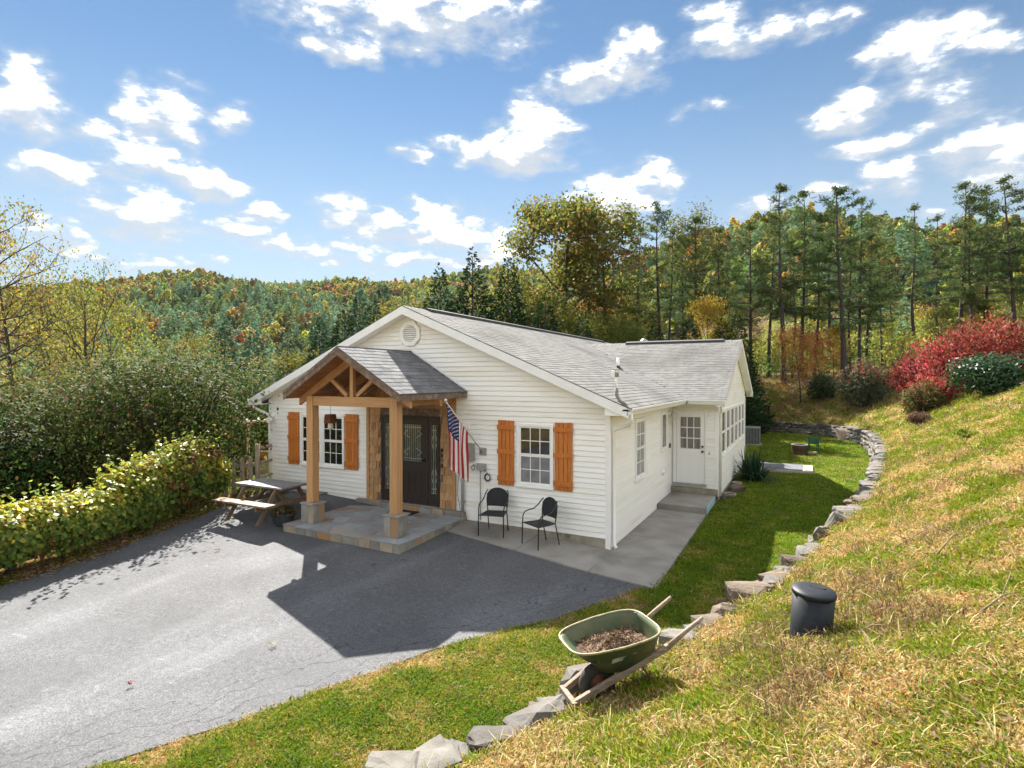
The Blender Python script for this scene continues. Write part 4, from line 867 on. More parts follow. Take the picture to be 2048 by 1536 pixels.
for k, (x, y, l, w, h, a, t, tl) in enumerate(FR):
    put_rock(RK[t][k % 4], border, x + .04, y + .01, gz(x - .2, y - .1) * .6 + .10 + h * .46, l * 1.12, w * 1.1, h * 1.15, R(a), tl)
g = np.random.default_rng(23); tq = np.concatenate([[0], np.cumsum(np.linalg.norm(np.diff(SP, axis=0), axis=1))])
for k in range(70):                              # smaller stones wedged between and behind the big ones
    t = g.uniform(tq[3], tq[19]); x, y = np.interp(t, tq, SP[:, 0]), np.interp(t, tq, SP[:, 1]); x += .16 + g.normal(0, .09); y += g.normal(0, .05)
    if min(math.hypot(x - f[0], y - f[1]) - .36 * (f[2] + f[3]) / 2 for f in FR) < 0 and g.random() < .8: continue
    q = g.uniform(.18, .36); put_rock(RK[int(g.choice(4, p=[.2, .35, .3, .15]))][int(g.integers(4))], border, x, y, gz(x - .12, y - .05) * .7 + .05 + q * .12, q * 1.2, q * .95, q * .8, g.uniform(0, 3.1), g.uniform(-.2, .2))
wall = thing('retaining_wall', 'low dry laid fieldstone retaining wall curving round the back lawn', 'retaining wall')
seg = np.linalg.norm(np.diff(SP, axis=0), axis=1); acc = np.concatenate([[0], np.cumsum(seg)])
def along(t):
    return np.array([np.interp(t, acc, SP[:, 0]), np.interp(t, acc, SP[:, 1])])
t0 = acc[19]; t = t0; g = np.random.default_rng(21)
courses = lambda y: 2 if y < 7 else (3 if y < 12 else 4)
t_end = acc[34]
for cse in range(5):
    t = t0 + g.uniform(0, .3)
    while t < t_end:
        l = g.uniform(.30, .62) * (1.25 if cse == 0 else 1); p = along(t + l / 2); q = along(t + l / 2 + .05); d = q - p; d /= np.linalg.norm(d); nrm = np.array([d[1], -d[0]])
        hh = h0(p[1]) + .12; nc = max(2, int(round(hh / .17)))
        if cse < nc:
            ch = hh / nc; off = -.02 + .055 * cse + g.uniform(-.03, .03); c = p + nrm * off
            zb = float(lawn(p[0], p[1])) + ch * (cse + .45)
            tone = int(g.choice(4, p=[.42, .22, .26, .10])); 
            put_rock(RK[tone][int(g.integers(4))], wall, c[0], c[1], zb, l * 1.12, g.uniform(.36, .5) * (1.2 if cse == nc - 1 else 1), ch * g.uniform(1.15, 1.45), math.atan2(d[1], d[0]) + g.uniform(-.12, .12), g.uniform(-.12, .12))
        t += l * .93
put_rock(RK[1][2], wall, 5.40, 24.6, .30, .45, 1.25, .85, R(28), .0)   # the big end boulder
# ---------------------------------------------------------------- things by the house
def gz_pave(x, y): return float(asph(x, y)) + .004
# flag
fl = thing('flag', 'stars and stripes flag hanging from an angled pole beside the front door', 'flag')
PB = np.array([-2.915, -.05, 1.80]); PT = np.array([-3.10, -1.20, 2.955]); pd_ = PT - PB
POLE = mat('flag_pole_metal', (.62, .58, .50), .35, metal=.3)
MB().tube([PB, PB + pd_ * .99], .014, 10).build('flag_pole', POLE, fl, smooth=True)
MB().lathe([(.012, -.02), (.03, 0), (.036, .02), (.03, .045), (.008, .055)], 12, c=tuple(PT)).build('finial', POLE, fl, smooth=True)
fbk = MB().box((-3.005, -.03, 1.71), (-2.82, -.017, 1.885)).build('bracket', GREYP, fl, bevel=.004); MB().lathe([(.04, -.03), (.028, -.05), (.022, -.10)], 12, c=(-2.912, 0, 1.795), axis='y').build('socket', STEEL, fbk, smooth=True)
FR_ = mat('flag_red', (.36, .018, .028), .8, (.30, .014, .024), scale=9); FWm = mat('flag_white', (.74, .70, .66), .8, (.66, .62, .58), scale=9); FB = mat('flag_blue', (.022, .030, .12), .8, (.016, .022, .09), scale=9)
HO = .92; FLY = 1.46
def flag_pt(h, f):
    """h along the hoist from the tip, f along the fly; the cloth hangs straight down and bunches"""
    p = PT - pd_ / np.linalg.norm(pd_) * (.06 + h * HO)
    mid = PT - pd_ / np.linalg.norm(pd_) * (.06 + .42 * HO); b = .30 * (1 - math.exp(-f * 1.8))
    q = p * (1 - b) + mid * b; q[2] = p[2] * (1 - .55 * b) + mid[2] * .55 * b
    q = q + np.array([0, 0, -1]) * f * FLY * (.86 - .10 * h)
    am = .045 * min(1, f * 1.8 + .15)
    q = q + np.array([1, -.25, 0]) * am * math.sin(h * 13 + f * 1.6) + np.array([.3, -1, 0]) * .03 * math.sin(h * 8 + f * 3.5 + 1)
    q += np.array([.10, .0, 0]) * f * (h - .5)
    return q
nf, nh = 26, 26
fm = MB(); cl = [[flag_pt(i / nh, j / nf) for j in range(nf + 1)] for i in range(nh + 1)]
fm.v = [tuple(cl[i][j]) for i in range(nh + 1) for j in range(nf + 1)]
for i in range(nh):
    for j in range(nf):
        fm.f.append((i*(nf+1)+j, i*(nf+1)+j+1, (i+1)*(nf+1)+j+1, (i+1)*(nf+1)+j)); st = i // 2
        fm.m.append(2 if (st < 7 and j < nf * .40) else (0 if st % 2 == 0 else 1))
fco = fm.build('flag_cloth', [FR_, FWm, FB], fl, smooth=True)
sm = MB()
for r in range(9):
    for c in range(6 if r % 2 == 0 else 5):
        h = (r + 1) / 10 * 7 / 13; f = (c * 2 + (1 if r % 2 == 0 else 2)) / 12 * .40
        o = flag_pt(h, f); a = flag_pt(h + .01, f) - o; b = flag_pt(h, f + .01) - o; a /= np.linalg.norm(a); b /= np.linalg.norm(b); n = np.cross(a, b); n /= np.linalg.norm(n); b = np.cross(n, a)
        for sg in (1, -1):
            pts = [o + n * .004 * sg + (a * math.cos(t) + b * math.sin(t)) * rr for t, rr in [(R(36 * k), .017 if k % 2 == 0 else .008) for k in range(10)]]
            sm.poly([o + n * .004 * sg] + pts, [(0, 1 + k, 1 + (k + 1) % 10) for k in range(10)])
sm.build('stars', FWm, fco, kind='stuff')
# electric meter with its conduit
me_ = thing('electric_meter', 'grey electric meter box with a round glass dome and a conduit on the siding', 'meter')
mbx = box('meter_box', (-3.53, -.14, 1.58), (-3.12, -.018, 1.975), GREYP, me_, bevel=.01)
MB().lathe([(.10, 0), (.10, -.02), (.088, -.025)], 20, c=(-3.33, -.14, 1.76), axis='y').build('dial_ring', STEEL, mbx, smooth=True)
MB().lathe([(.085, 0), (.082, -.06), (.06, -.095), (.01, -.10)], 20, c=(-3.33, -.16, 1.76), axis='y').build('glass_dome', mat('meter_glass', (.60, .58, .52), .12, (.30, .29, .26), scale=14, spec=.8), mbx, smooth=True)
MB().tube([(-3.42, -.07, 1.58), (-3.42, -.07, .31)], .034, 12).build('conduit', GREYP, me_, smooth=True)
for z in (1.2, .6): MB().box((-3.475, -.075, z), (-3.365, -.018, z + .03)).build('pipe_strap', STEEL, me_)
MB().tube([(-3.47, -.03, 1.55), (-3.52, -.05, 1.35), (-3.56, -.05, 1.0), (-3.55, -.06, .75), (-3.50, -.06, .50), (-3.47, -.06, .33)], .006, 6).build('loose_wire', BLACK, me_, smooth=True)
jb = thing('junction_box', 'small grey cable junction box with thin conduit under the flag bracket', 'junction box')
box('box_body', (-3.035, -.10, 1.38), (-2.82, -.018, 1.535), GREYP, jb, bevel=.01); box('box_lid', (-3.03, -.112, 1.385), (-2.825, -.101, 1.53), GREYP, jb, bevel=.004)
MB().tube([(-2.965, -.045, 1.38), (-2.965, -.045, .27)], .012, 8).build('conduit', GREYP, jb, smooth=True)
MB().tube([(-3.12, -.05, 1.50), (-3.20, -.07, 1.44), (-3.16, -.06, 1.36), (-3.10, -.06, 1.40), (-3.13, -.06, 1.50), (-3.05, -.05, 1.44)], .009, 6).build('cable_loop', BLACK, jb, smooth=True)
cc = thing('cable_coil', 'small black coil of spare cable hung on the white siding', 'cable')
for k in range(3): MB().tube([(-2.775 + (.062 + .006*k) * math.cos(t), -.045 - .008*k, 1.235 + (.07 + .005*k) * math.sin(t)) for t in np.linspace(0, 2*math.pi, 20)], .011, 6).build('coil_turn', BLACK, cc, smooth=True)
MB().tube([(-2.82, -.10, 1.40), (-2.78, -.06, 1.34), (-2.775, -.045, 1.31)], .008, 6).build('cable_tail', BLACK, cc, smooth=True)
# porch lantern
ln = thing('hanging_lantern', 'rusty metal lantern hanging on a chain at the left of the porch', 'lantern', (-5.90, -1.62, 0))
RUST = mat('rusty_shade', (.16, .058, .022), .7, (.10, .035, .015), scale=9)
MB().tube([(0, 0, 2.62), (0, 0, 3.32)], .005, 5).build('chain', BLACK, ln)
MB().poly([(-.10, -.10, 2.44), (.10, -.10, 2.44), (.10, .10, 2.44), (-.10, .10, 2.44), (-.085, -.085, 2.63), (.085, -.085, 2.63), (.085, .085, 2.63), (-.085, .085, 2.63)], HEX[1:]).build('lamp_shade', RUST, ln)
MB().lathe([(.05, 2.30), (.06, 2.34), (.055, 2.43)], 10, capb=True).build('glass_chimney', mat('lamp_glass', (.62, .60, .52), .1, spec=.7), ln, smooth=True)
# doormat
dm = thing('doormat', 'black rubber doormat lying on the flagstones before the dark door', 'doormat')
box('mat', (-5.16, -.62, .306), (-4.50, -.22, .318), mat('black_rubber', (.016, .016, .017), .9, bump=.3, bscale=90), dm, bevel=.004)
# chairs
WICK = mat('black_wicker', (.020, .021, .024), .55, (.034, .035, .038), scale=120, stretch=(1, 1, .5), bump=.8, bscale=150, world=False)
def chair(label, x, y, z, rz):
    t = thing('patio_chair', label, 'chair', (x, y, z), rz, 'black patio chairs by the wall')
    for s in (-1, 1):
        MB().tube([(s*.27, -.27, 0), (s*.268, -.26, .42), (s*.27, -.25, .56), (s*.275, -.20, .635), (s*.278, -.10, .66), (s*.275, .03, .675), (s*.262, .12, .735), (s*.245, .20, .83), (s*.215, .235, .875)], .0125, 8).build('front_leg', BLACK, t, smooth=True)
        MB().tube([(s*.215, .30, 0), (s*.212, .23, .30), (s*.21, .20, .45), (s*.235, .215, .66), (s*.225, .235, .80)], .0125, 8).build('rear_leg', BLACK, t, smooth=True)
    arch = [(.228 * math.cos(a), .225 + .03 * math.sin(a), .74 + .17 * math.sin(a)) for a in np.linspace(0, math.pi, 17)]
    MB().tube(arch, .0125, 8).build('back_frame', BLACK, t, smooth=True)
    fr = [(-.255, -.25, .43), (.255, -.25, .43), (.21, .205, .43), (-.21, .205, .43), (-.255, -.25, .43)]
    sf = MB()
    for a, b in zip(fr[:-1], fr[1:]): sf.tube([a, b], .011, 8)
    sf.build('seat_frame', BLACK, t)
    bk = MB(); nx, nz = 12, 12; V = []
    for j in range(nz + 1):
        for i in range(nx + 1):
            s_ = i / nx * 2 - 1; zt = .74 + .165 * math.sqrt(max(0, 1 - s_ * s_ * .985)); z = .53 + (zt - .53) * j / nz; hw = .212 + .016 * min(1, (z - .5) / .2)
            V.append((s_ * hw, .205 + .04 * (1 - s_ * s_) * .8 + (z - .53) * .07, z))
    F = [(j*(nx+1)+i, j*(nx+1)+i+1, (j+1)*(nx+1)+i+1, (j+1)*(nx+1)+i) for j in range(nz) for i in range(nx)]
    b = bk.poly(V, F).build('backrest', WICK, t, smooth=True); so_ = b.modifiers.new('thick', 'SOLIDIFY'); so_.thickness = .014; so_.offset = 0
    st = MB()
    for i in range(7):
        a = (i + .5) / 7; x0 = -.25 + .5 * a; x1 = -.205 + .41 * a; zz = .432 + .003 * (i % 2); st.hexa([(x0-.028, -.25, zz), (x0+.028, -.25, zz), (x1+.024, .2, zz), (x1-.024, .2, zz), (x0-.028, -.25, zz+.005), (x0+.028, -.25, zz+.005), (x1+.024, .2, zz+.005), (x1-.024, .2, zz+.005)])
    for j in range(6):
        y0 = -.24 + j * .075; hw = .25 - .045 * (y0 + .25) / .455; st.box((-hw, y0, .437), (hw, y0 + .056, .442))
    st.build('seat', WICK, t)
    return t
chair('black wicker armchair nearer the porch under the coil of cable', -2.33, -.52, .165, R(13))
chair('black wicker armchair turned sideways under the right window shutter', -1.22, -.60, .105, R(-28))
# picnic table
PLK = mat('picnic_table_wood', (.22, .15, .09), .75, (.14, .093, .055), scale=4, stretch=(.6, 9, 9), rv=.14, bump=.15, bscale=30)
PLT = mat('weathered_tabletop', (.20, .19, .19), .7, (.13, .122, .118), scale=4, stretch=(.6, 9, 9), rv=.12, bump=.15, bscale=30)
pt = thing('picnic_table', 'weathered wooden picnic table with two benches left of the porch', 'picnic table', (-7.42, -1.95, .27), R(1))
for i in range(5): box('top_plank', (-.77, -.37 + i*.149, .715), (.77, -.37 + i*.149 + .142, .755), PLT, pt, bevel=.004)
for s in (-1, 1):
    b = box('bench', (-.86, s*.74 - .14 if s > 0 else -.74 - .0 - .14, .42), (.86, s*.74 + .14, .46), PLK if s < 0 else PLT, pt, bevel=.004)
    for e in (-.50, .50):
        MB().hexa([(e-.02, s*.78-.05, .0), (e+.02, s*.78-.05, .0), (e+.02, s*.78+.06, .0), (e-.02, s*.78+.06, .0), (e-.02, s*.27-.06, .715), (e+.02, s*.27-.06, .715), (e+.02, s*.27+.05, .715), (e-.02, s*.27+.05, .715)]).build('leg', PLK, pt, bevel=.003)
for e in (-.50, .50):
    box('cross_piece', (e + .021, -.86, .315), (e + .06, .86, .418), PLK, pt, bevel=.003); box('cleat', (e + .021, -.35, .625), (e + .06, .35, .713), PLK, pt, bevel=.003)
    MB().beam((e * .9, 0, .37), (e * .12, 0, .70), .04, .085, (0, 1, 0)).build('brace', PLK, pt)
# planter by the porch slab
LEAFM = leaf_mat('planter_leaves')
po = thing('planter', 'dark glazed pot of trailing leaves standing at the porch corner', 'planter', (-6.80, -2.14, .13))
MB().lathe([(.12, 0), (.18, .08), (.225, .20), (.235, .29), (.245, .31), (.225, .315), (.21, .27), (.02, .26)], 24, capb=True).build('pot', mat('dark_blue_glaze', (.035, .048, .058), .3, (.06, .07, .075), scale=6, spec=.5), po, smooth=True)
g = np.random.default_rng(5); n = 520; th = g.uniform(0, 2*math.pi, n); rr = g.uniform(0, 1, n) ** .5 * .26
ctr = np.stack([rr * np.cos(th), rr * np.sin(th), .34 + .14 * (1 - (rr / .28) ** 2) * g.uniform(.2, 1, n) - .06 * (rr > .22)], 1)
o = bpy.data.objects.new('foliage', quad_mesh('foliage', diamonds(ctr, .075, .045, g), pick([(4, (.10, .13, .05)), (3, (.055, .09, .03)), (2, (.20, .10, .06)), (1, (.14, .045, .035))], n, g), LEAFM)); C.objects.link(o); o.parent = po
# antenna mast on the roof corner
an = thing('antenna_mast', 'bent grey mast with a small white antenna head on the roof corner', 'antenna')
AG = mat('weathered_grey_metal', (.25, .25, .235), .6, (.17, .17, .16), scale=12)
MB().tube([(.44, -.26, 2.83), (.42, -.28, 2.92), (.30, -.30, 3.00), (.245, -.30, 3.10), (.235, -.30, 3.24)], .034, 10).build('mount_arm', AG, an, smooth=True); box('foot_plate', (.37, -.33, 2.80), (.50, -.20, 2.835), AG, an)
MB().tube([(.235, -.30, 3.15), (.225, -.30, 3.56)], .02, 10).build('mast', TRIM, an, smooth=True)
hd = box('antenna_head', (.15, -.36, 3.45), (.215, -.27, 3.58), TRIM, an, bevel=.01); box('head_bracket', (.17, -.325, 3.582), (.36, -.28, 3.60), AG, hd); box('head_clamp', (.216, -.34, 3.46), (.27, -.26, 3.54), AG, hd)
# blue panel, bowls, rock, step
bp_ = thing('blue_splash_board', 'pale blue plastic board against the end of the concrete landing', 'board')
MB().prism([(1.245, 4.0, .0), (1.245, 5.35, .02), (1.245, 5.35, .19), (1.245, 4.15, .185), (1.245, 4.02, .12)], (.02, 0, 0)).build('board', mat('pale_blue_plastic', (.36, .55, .62), .4), bp_, bevel=.005)
CLAY = mat('weathered_plastic_pot', (.33, .29, .235), .7, (.24, .21, .17), scale=8); SOIL = mat('dark_potting_soil', (.055, .04, .03), .95, (.09, .065, .045), scale=20, bump=.5)
def bowl(label, x, y, r, h):
    b = thing('plant_bowl', label, 'plant pot', (x, y, gz(x, y) - .01), 0, 'empty bowls beside the wing wall')
    MB().lathe([(r*.75, 0), (r*.95, h*.6), (r, h), (r*.93, h), (r*.88, h*.75)], 20, capb=True).build('bowl', CLAY, b, smooth=True); MB().lathe([(.001, h*.78), (r*.9, h*.76)], 20).build('soil', SOIL, b)
bowl('round tan plant bowl on the soil at the wing corner', 1.52, 6.55, .17, .13); bowl('round tan plant bowl under the spiky leaves', 1.52, 8.35, .15, .15)
rk = put_rock(RK[1][1], None, 1.62, 7.45, .08, .62, .34, .24, R(50), .1, 'rock'); tag(rk, 'long brown fieldstone lying between the two tan bowls', 'rock')
rk2 = put_rock(RK[0][3], None, 1.40, 6.02, .05, .16, .14, .18, R(20), .1, 'rock'); tag(rk2, 'small pale stone standing at the foot of the wing corner', 'rock')
# lawn pad with slatted mat
lp = thing('lawn_pad', 'grey slatted mat on a small concrete pad in the back lawn', 'pad')
box('concrete_base', (1.75, 11.75, -.04), (3.70, 13.45, .05 + .06), mat('pale_concrete', (.50, .45, .37), .9, (.40, .36, .29), scale=4), lp, bevel=.01)
SLATM = mat('grey_slat', (.16, .165, .175), .7, (.12, .122, .13), scale=6, rv=.1)
for i in range(12): box('slat', (1.80, 11.82 + i*.132, .114), (3.36, 11.82 + i*.132 + .11, .13), SLATM, lp, bevel=.003)
# air conditioner
ac = thing('air_conditioner', 'grey outdoor air conditioning unit behind the corner of the wing', 'air conditioner', (1.0, 20.9, gz(1.0, 20.9)))
ACM = mat('ac_grey', (.20, .205, .19), .5, (.16, .165, .155), scale=5)
box('case', (-.34, -.34, .06), (.34, .34, .86), BLACK, ac); box('base_pad', (-.46, -.46, -.05), (.46, .46, .055), CONC, ac, bevel=.01); box('top_cover', (-.37, -.37, .861), (.37, .37, .93), ACM, ac, bevel=.015)
for k in range(11):
    t = -.35 + k * .07; box('louvre', (t - .014, -.365, .06), (t + .014, -.345, .86), ACM, ac); box('louvre', (.345, t - .014, .06), (.365, t + .014, .86), ACM, ac)
# half barrel tub and green stand
tb = thing('barrel_tub', 'brown half barrel tub with a pale rim on the sunny back lawn', 'tub', (3.22, 17.2, gz(3.22, 17.2) - .02))
STAVE = mat('barrel_stave', (.085, .05, .03), .8, (.055, .033, .02), scale=6, rv=.2)
for k in range(16):
    a0, a1 = 2*math.pi*k/16 + .02, 2*math.pi*(k+1)/16 - .02
    P_ = lambda a, r, z: (r*math.cos(a), r*math.sin(a), z)
    MB().hexa([P_(a0, .24, 0), P_(a0, .28, 0), P_(a1, .28, 0), P_(a1, .24, 0), P_(a0, .285, .45), P_(a0, .325, .45), P_(a1, .325, .45), P_(a1, .285, .45)]).build('stave', STAVE, tb)
for z, r in ((.10, .294), (.34, .320)): MB().lathe([(r, z), (r + .008, z), (r + .008, z + .04), (r, z + .04)], 24).build('hoop', RUST, tb, smooth=False)
MB().lathe([(.285, .44), (.285, .47), (.335, .47), (.335, .44)], 24).build('rim', mat('pale_rim', (.42, .40, .36), .6), tb); MB().lathe([(.001, .3), (.28, .3)], 20).build('soil', SOIL, tb)
gs = thing('green_stand', 'small green metal stand with a solid panel behind the barrel tub', 'stand', (3.78, 17.95, gz(3.78, 17.95)), R(12))
GRN = mat('green_painted_metal', (.018, .085, .05), .5, (.014, .065, .04), scale=6)
box('panel', (-.21, -.02, .40), (.21, .01, .68), GRN, gs, bevel=.008)
for s in (-1, 1): box('leg', (s*.19 - .022, -.03, 0), (s*.19 + .022, .02, .74), GRN, gs, bevel=.004); MB().beam((s*.19, 0, .62), (s*.17, .38, .0), .03, .03).build('rear_leg', GRN, gs)
lg = MB().tube([(-.15, 0, .07), (.16, .04, .09)], [.08, .07], 9).build('log', mat('pale_firewood', (.36, .27, .17), .8, (.22, .16, .10), scale=9), None, loc=(3.72, 17.1, gz(3.72, 17.1))); tag(lg, 'short pale log lying on the grass by the green stand', 'log')
# septic riser on the bank
rs = thing('riser_pipe', 'dark grey plastic riser pipe with a domed slotted lid on the bank', 'riser', (3.49, -4.66, gz(3.49, -4.66) - .15)); rs.rotation_euler = (R(2), R(4), R(-12))
PVC = mat('charcoal_plastic', (.014, .017, .021), .5, (.021, .024, .028), scale=7, spec=.22)
MB().lathe([(.180, -.3), (.180, .60), (.17, .60), (.17, .2)], 40, capb=True).build('pipe', PVC, rs, smooth=True)
prf = [(.182, .575), (.190, .575), (.193, .603), (.186, .614), (.12, .628), (.05, .634), (.001, .635)]
ld = MB().lathe(prf, 44).build('lid', PVC, rs, smooth=True)
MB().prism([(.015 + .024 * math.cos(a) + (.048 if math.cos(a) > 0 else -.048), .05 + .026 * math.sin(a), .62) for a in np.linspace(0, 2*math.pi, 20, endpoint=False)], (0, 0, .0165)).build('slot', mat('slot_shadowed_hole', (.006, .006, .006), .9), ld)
# wheelbarrow
wb = thing('wheelbarrow', 'old green wheelbarrow with weathered wooden handles parked on the bank', 'wheelbarrow', (1.71, -5.66, .36), R(-44.5))
TRAY = mat('faded_green_paint', (.040, .070, .032), .5, (.105, .10, .042), scale=3, detail=7, contrast=(.38, .68), col3=(.17, .115, .05), s3=2.2, c3=(.58, .80), world=False, bump=.1)
WOODH = mat('weathered_handle', (.30, .23, .165), .8, (.19, .14, .10), scale=5, stretch=(9, 1, 9), world=False, bump=.2)
def ringp(y0, y1, hw, z0, z1, n=36, e=.5, inset=0):
    out = []
    for k in range(n):
        a = 2 * math.pi * k / n; cx, sy = math.cos(a), math.sin(a)
        px = math.copysign(abs(cx) ** e, cx) * (hw - inset); py = math.copysign(abs(sy) ** e, sy)
        yy = (y0 + y1) / 2 + py * ((y1 - y0) / 2 - inset); w = 1 - .16 * max(0, -py)
        out.append((px * w, yy, z0 + (z1 - z0) * (yy - y0) / (y1 - y0)))
    return out
rings = [ringp(-.33, .56, .325, .585, .70), ringp(-.29, .555, .30, .56, .64), ringp(-.12, .535, .25, .43, .50), ringp(-.02, .50, .20, .325, .40, e=.6), ]
def loft(rs_, close):
    n = len(rs_[0]); m = MB(); V = [p for r in rs_ for p in r]; F = [(i*n+k, i*n+(k+1)%n, (i+1)*n+(k+1)%n, (i+1)*n+k) for i in range(len(rs_)-1) for k in range(n)]
    if close: F.append(tuple(range((len(rs_)-1)*n, len(rs_)*n)))
    return m.poly(V, F)
tr = loft(rings, True).build('tray', TRAY, wb, smooth=True); s_ = tr.modifiers.new('thick', 'SOLIDIFY'); s_.thickness = .006; s_.offset = 1
rim = ringp(-.335, .565, .33, .588, .703); MB().tube(rim + rim[:2], .011, 8, cap=False).build('tray_rim', mat('worn_rim', (.33, .27, .15), .5, (.16, .15, .07), scale=9, world=False), tr, smooth=True)
MB().hexa([(.248, .02, .475), (.252, .26, .51), (.256, .26, .51), (.252, .02, .475), (.268, .02, .522), (.275, .26, .555), (.280, .26, .555), (.273, .02, .522)]).build('label_strip', mat('worn_label', (.46, .43, .33), .6, (.22, .21, .12), scale=14, contrast=(.5, .75), world=False), tr)
for s in (-1, 1):
    MB().beam((s*.12, -.28, .10), (s*.245, .62, .545), .045, .055).build('rail', WOODH, wb, bevel=.005)
    MB().tube([(s*.245, .60, .535), (s*.255, .78, .655), (s*.262, .98, .775)], [.026, .021, .017], 10).build('handle', WOODH, wb, smooth=True)
    MB().tube([(s*.205, .34, .40), (s*.235, .50, .17), (s*.235, .54, .14)], .011, 7).build('leg', RUST, wb, smooth=True)
    MB().tube([(s*.235, .52, .16), (s*.19, .12, .27)], .009, 6).build('leg_brace', RUST, wb)
MB().tube([(-.235, .54, .145), (.235, .54, .145)], .010, 6).build('leg_bar', RUST, wb)
box('front_guard', (-.16, -.325, .075), (.16, -.275, .12), WOODH, wb, bevel=.004)
wh = MB().lathe([(.095, -.04), (.15, -.05), (.178, -.035), (.186, 0), (.178, .035), (.15, .05), (.095, .04)], 28, axis='x', c=(0, 0, .18)).build('wheel', mat('old_rubber', (.025, .024, .022), .85, (.05, .045, .038), scale=9, world=False, bump=.2), wb, smooth=True)
MB().lathe([(.02, -.045), (.03, -.03), (.098, -.03), (.098, .03), (.03, .03), (.02, .045)], 20, axis='x', c=(0, 0, .18)).build('hub', RUST, wh, smooth=True); MB().tube([(-.15, 0, .18), (.15, 0, .18)], .012, 8).build('axle', STEEL, wh)
hp = thing('mulch_heap', 'heap of brown shredded mulch lying inside the wheelbarrow tray', 'mulch', (1.71, -5.66, .36), R(-44.5))
g = np.random.default_rng(9); hv = []; hf = []; nr, na = 9, 36
MUL = mat('shredded_mulch', (.14, .085, .05), .95, (.075, .043, .026), scale=40, bump=.8, bscale=60)
lim = [np.array(ringp(-.20, .532, .270, .478, .54)), ]
hc = np.array([0, .17, .575])
m = MB(); V = [tuple(hc)]
for i in range(1, nr):
    t = i / (nr - 1)
    for k in range(na):
        p = lim[0][k] * t + hc * (1 - t); p[2] = lim[0][k][2] * t + hc[2] * (1 - t) + .03 * math.cos(t * 2.5) * (1 - t) + g.uniform(-.012, .014); V.append(tuple(p))
F = [(0, 1 + k, 1 + (k + 1) % na) for k in range(na)] + [(1+(i-1)*na+k, 1+i*na+k, 1+i*na+(k+1)%na, 1+(i-1)*na+(k+1)%na) for i in range(1, nr-1) for k in range(na)]
MB().poly(V, F).build('mulch_bed', MUL, hp)
n = 900; ix = g.integers(0, len(V), n); cp = np.array(V)[ix] + g.normal(0, .012, (n, 3)) + (0, 0, .008)
cp = cp[(np.abs(cp[:, 0]) < .24) & (cp[:, 1] < .50) & (cp[:, 1] > -.14)]; n = len(cp)
o = bpy.data.objects.new('mulch_shreds', quad_mesh('mulch_shreds', diamonds(cp, .05, .010, g), pick([(3, (.165, .098, .056)), (3, (.10, .058, .034)), (2, (.24, .155, .095)), (1, (.05, .033, .022))], n, g), leaf_mat('mulch_bits', .0, .9))); C.objects.link(o); o.parent = hp; o['kind'] = 'stuff'
# picket fence, rail fence, arbor
PKT = mat('grey_weathered_picket', (.36, .29, .205), .85, (.24, .19, .135), scale=5, stretch=(6, 6, .8), rv=.15, bump=.2)
pf = thing('picket_fence', 'grey wooden picket fence between the vine hedge and the house', 'fence')
a = np.array([-10.40, -1.98]); b = np.array([-9.66, -.80]); d = (b - a) / np.linalg.norm(b - a); nn = np.array([d[1], -d[0]]); L_ = np.linalg.norm(b - a)
for k in range(8):
    c = a + d * (k * L_ / 7.0); zb = .33; h = 1.02 + rng.uniform(-.03, .03); w = .05; e = nn * .011
    ol = [(-w, 0), (w, 0), (w, h - .05), (w*.5, h - .008), (0, h), (-w*.5, h - .008), (-w, h - .05)]
    MB().prism([(c[0] + d[0]*q[0] - e[0], c[1] + d[1]*q[0] - e[1], zb + q[1]) for q in ol], (e[0]*2, e[1]*2, 0)).build('picket', PKT, pf)
for z in (.62, 1.12): MB().beam((*(a - nn*.035), z), (*(b + d*.1 - nn*.035), z), .04, .09).build('rail', PKT, pf)
rf = thing('rail_fence', 'round post and rail fence running back from the house corner', 'fence')
rp = [(-9.62, -.62), (-10.35, 1.7), (-11.1, 4.0)]
for k, (x, y) in enumerate(rp): MB().tube([(x, y, gz(x, y) - .2), (x, y, gz(x, y) + 1.27)], .062, 10).build('post', PKT, rf, smooth=True)
for (x0, y0), (x1, y1) in zip(rp[:-1], rp[1:]):
    for h in (.35, .75, 1.15): MB().tube([(x0, y0, gz(x0, y0) + h), (x1, y1, gz(x1, y1) + h)], .04, 8).build('rail', PKT, rf, smooth=True)
ax, ay = plan(494, 16.4); ar = thing('garden_arbor', 'tan wooden arbor post carrying a flat cross beam beyond the fence', 'arbor')
ARB = mat('arbor_wood', (.40, .26, .16), .7, (.30, .19, .115), scale=5)
az_ = gz(ax, ay); box('post', (ax - .05, ay - .05, az_ - .2), (ax + .05, ay + .05, 2.10), ARB, ar)
e0 = np.array([*plan(482, 16.2), 2.14]); e1 = np.array([*plan(548, 17.6), 2.14]); MB().beam(e0, e1, .09, .06).build('beam', ARB, ar)
for t in (.15, .5, .85):
    q = e0 + (e1 - e0) * t; MB().beam(q + np.array([-.35, .3, .055]), q + np.array([.35, -.3, .055]), .05, .045).build('slat', PKT, ar)
bx, by = plan(527, 18.5); rb = thing('rust_panel', 'small rust red panel standing beyond the rail fence', 'panel', (bx, by, gz(bx, by)), R(25)); box('panel', (-.26, -.03, .45), (.26, .03, .82), mat('rust_red', (.27, .085, .045), .8, (.19, .06, .03), scale=8), rb); box('foot', (-.2, -.05, 0), (.2, .05, .449), PKT, rb)
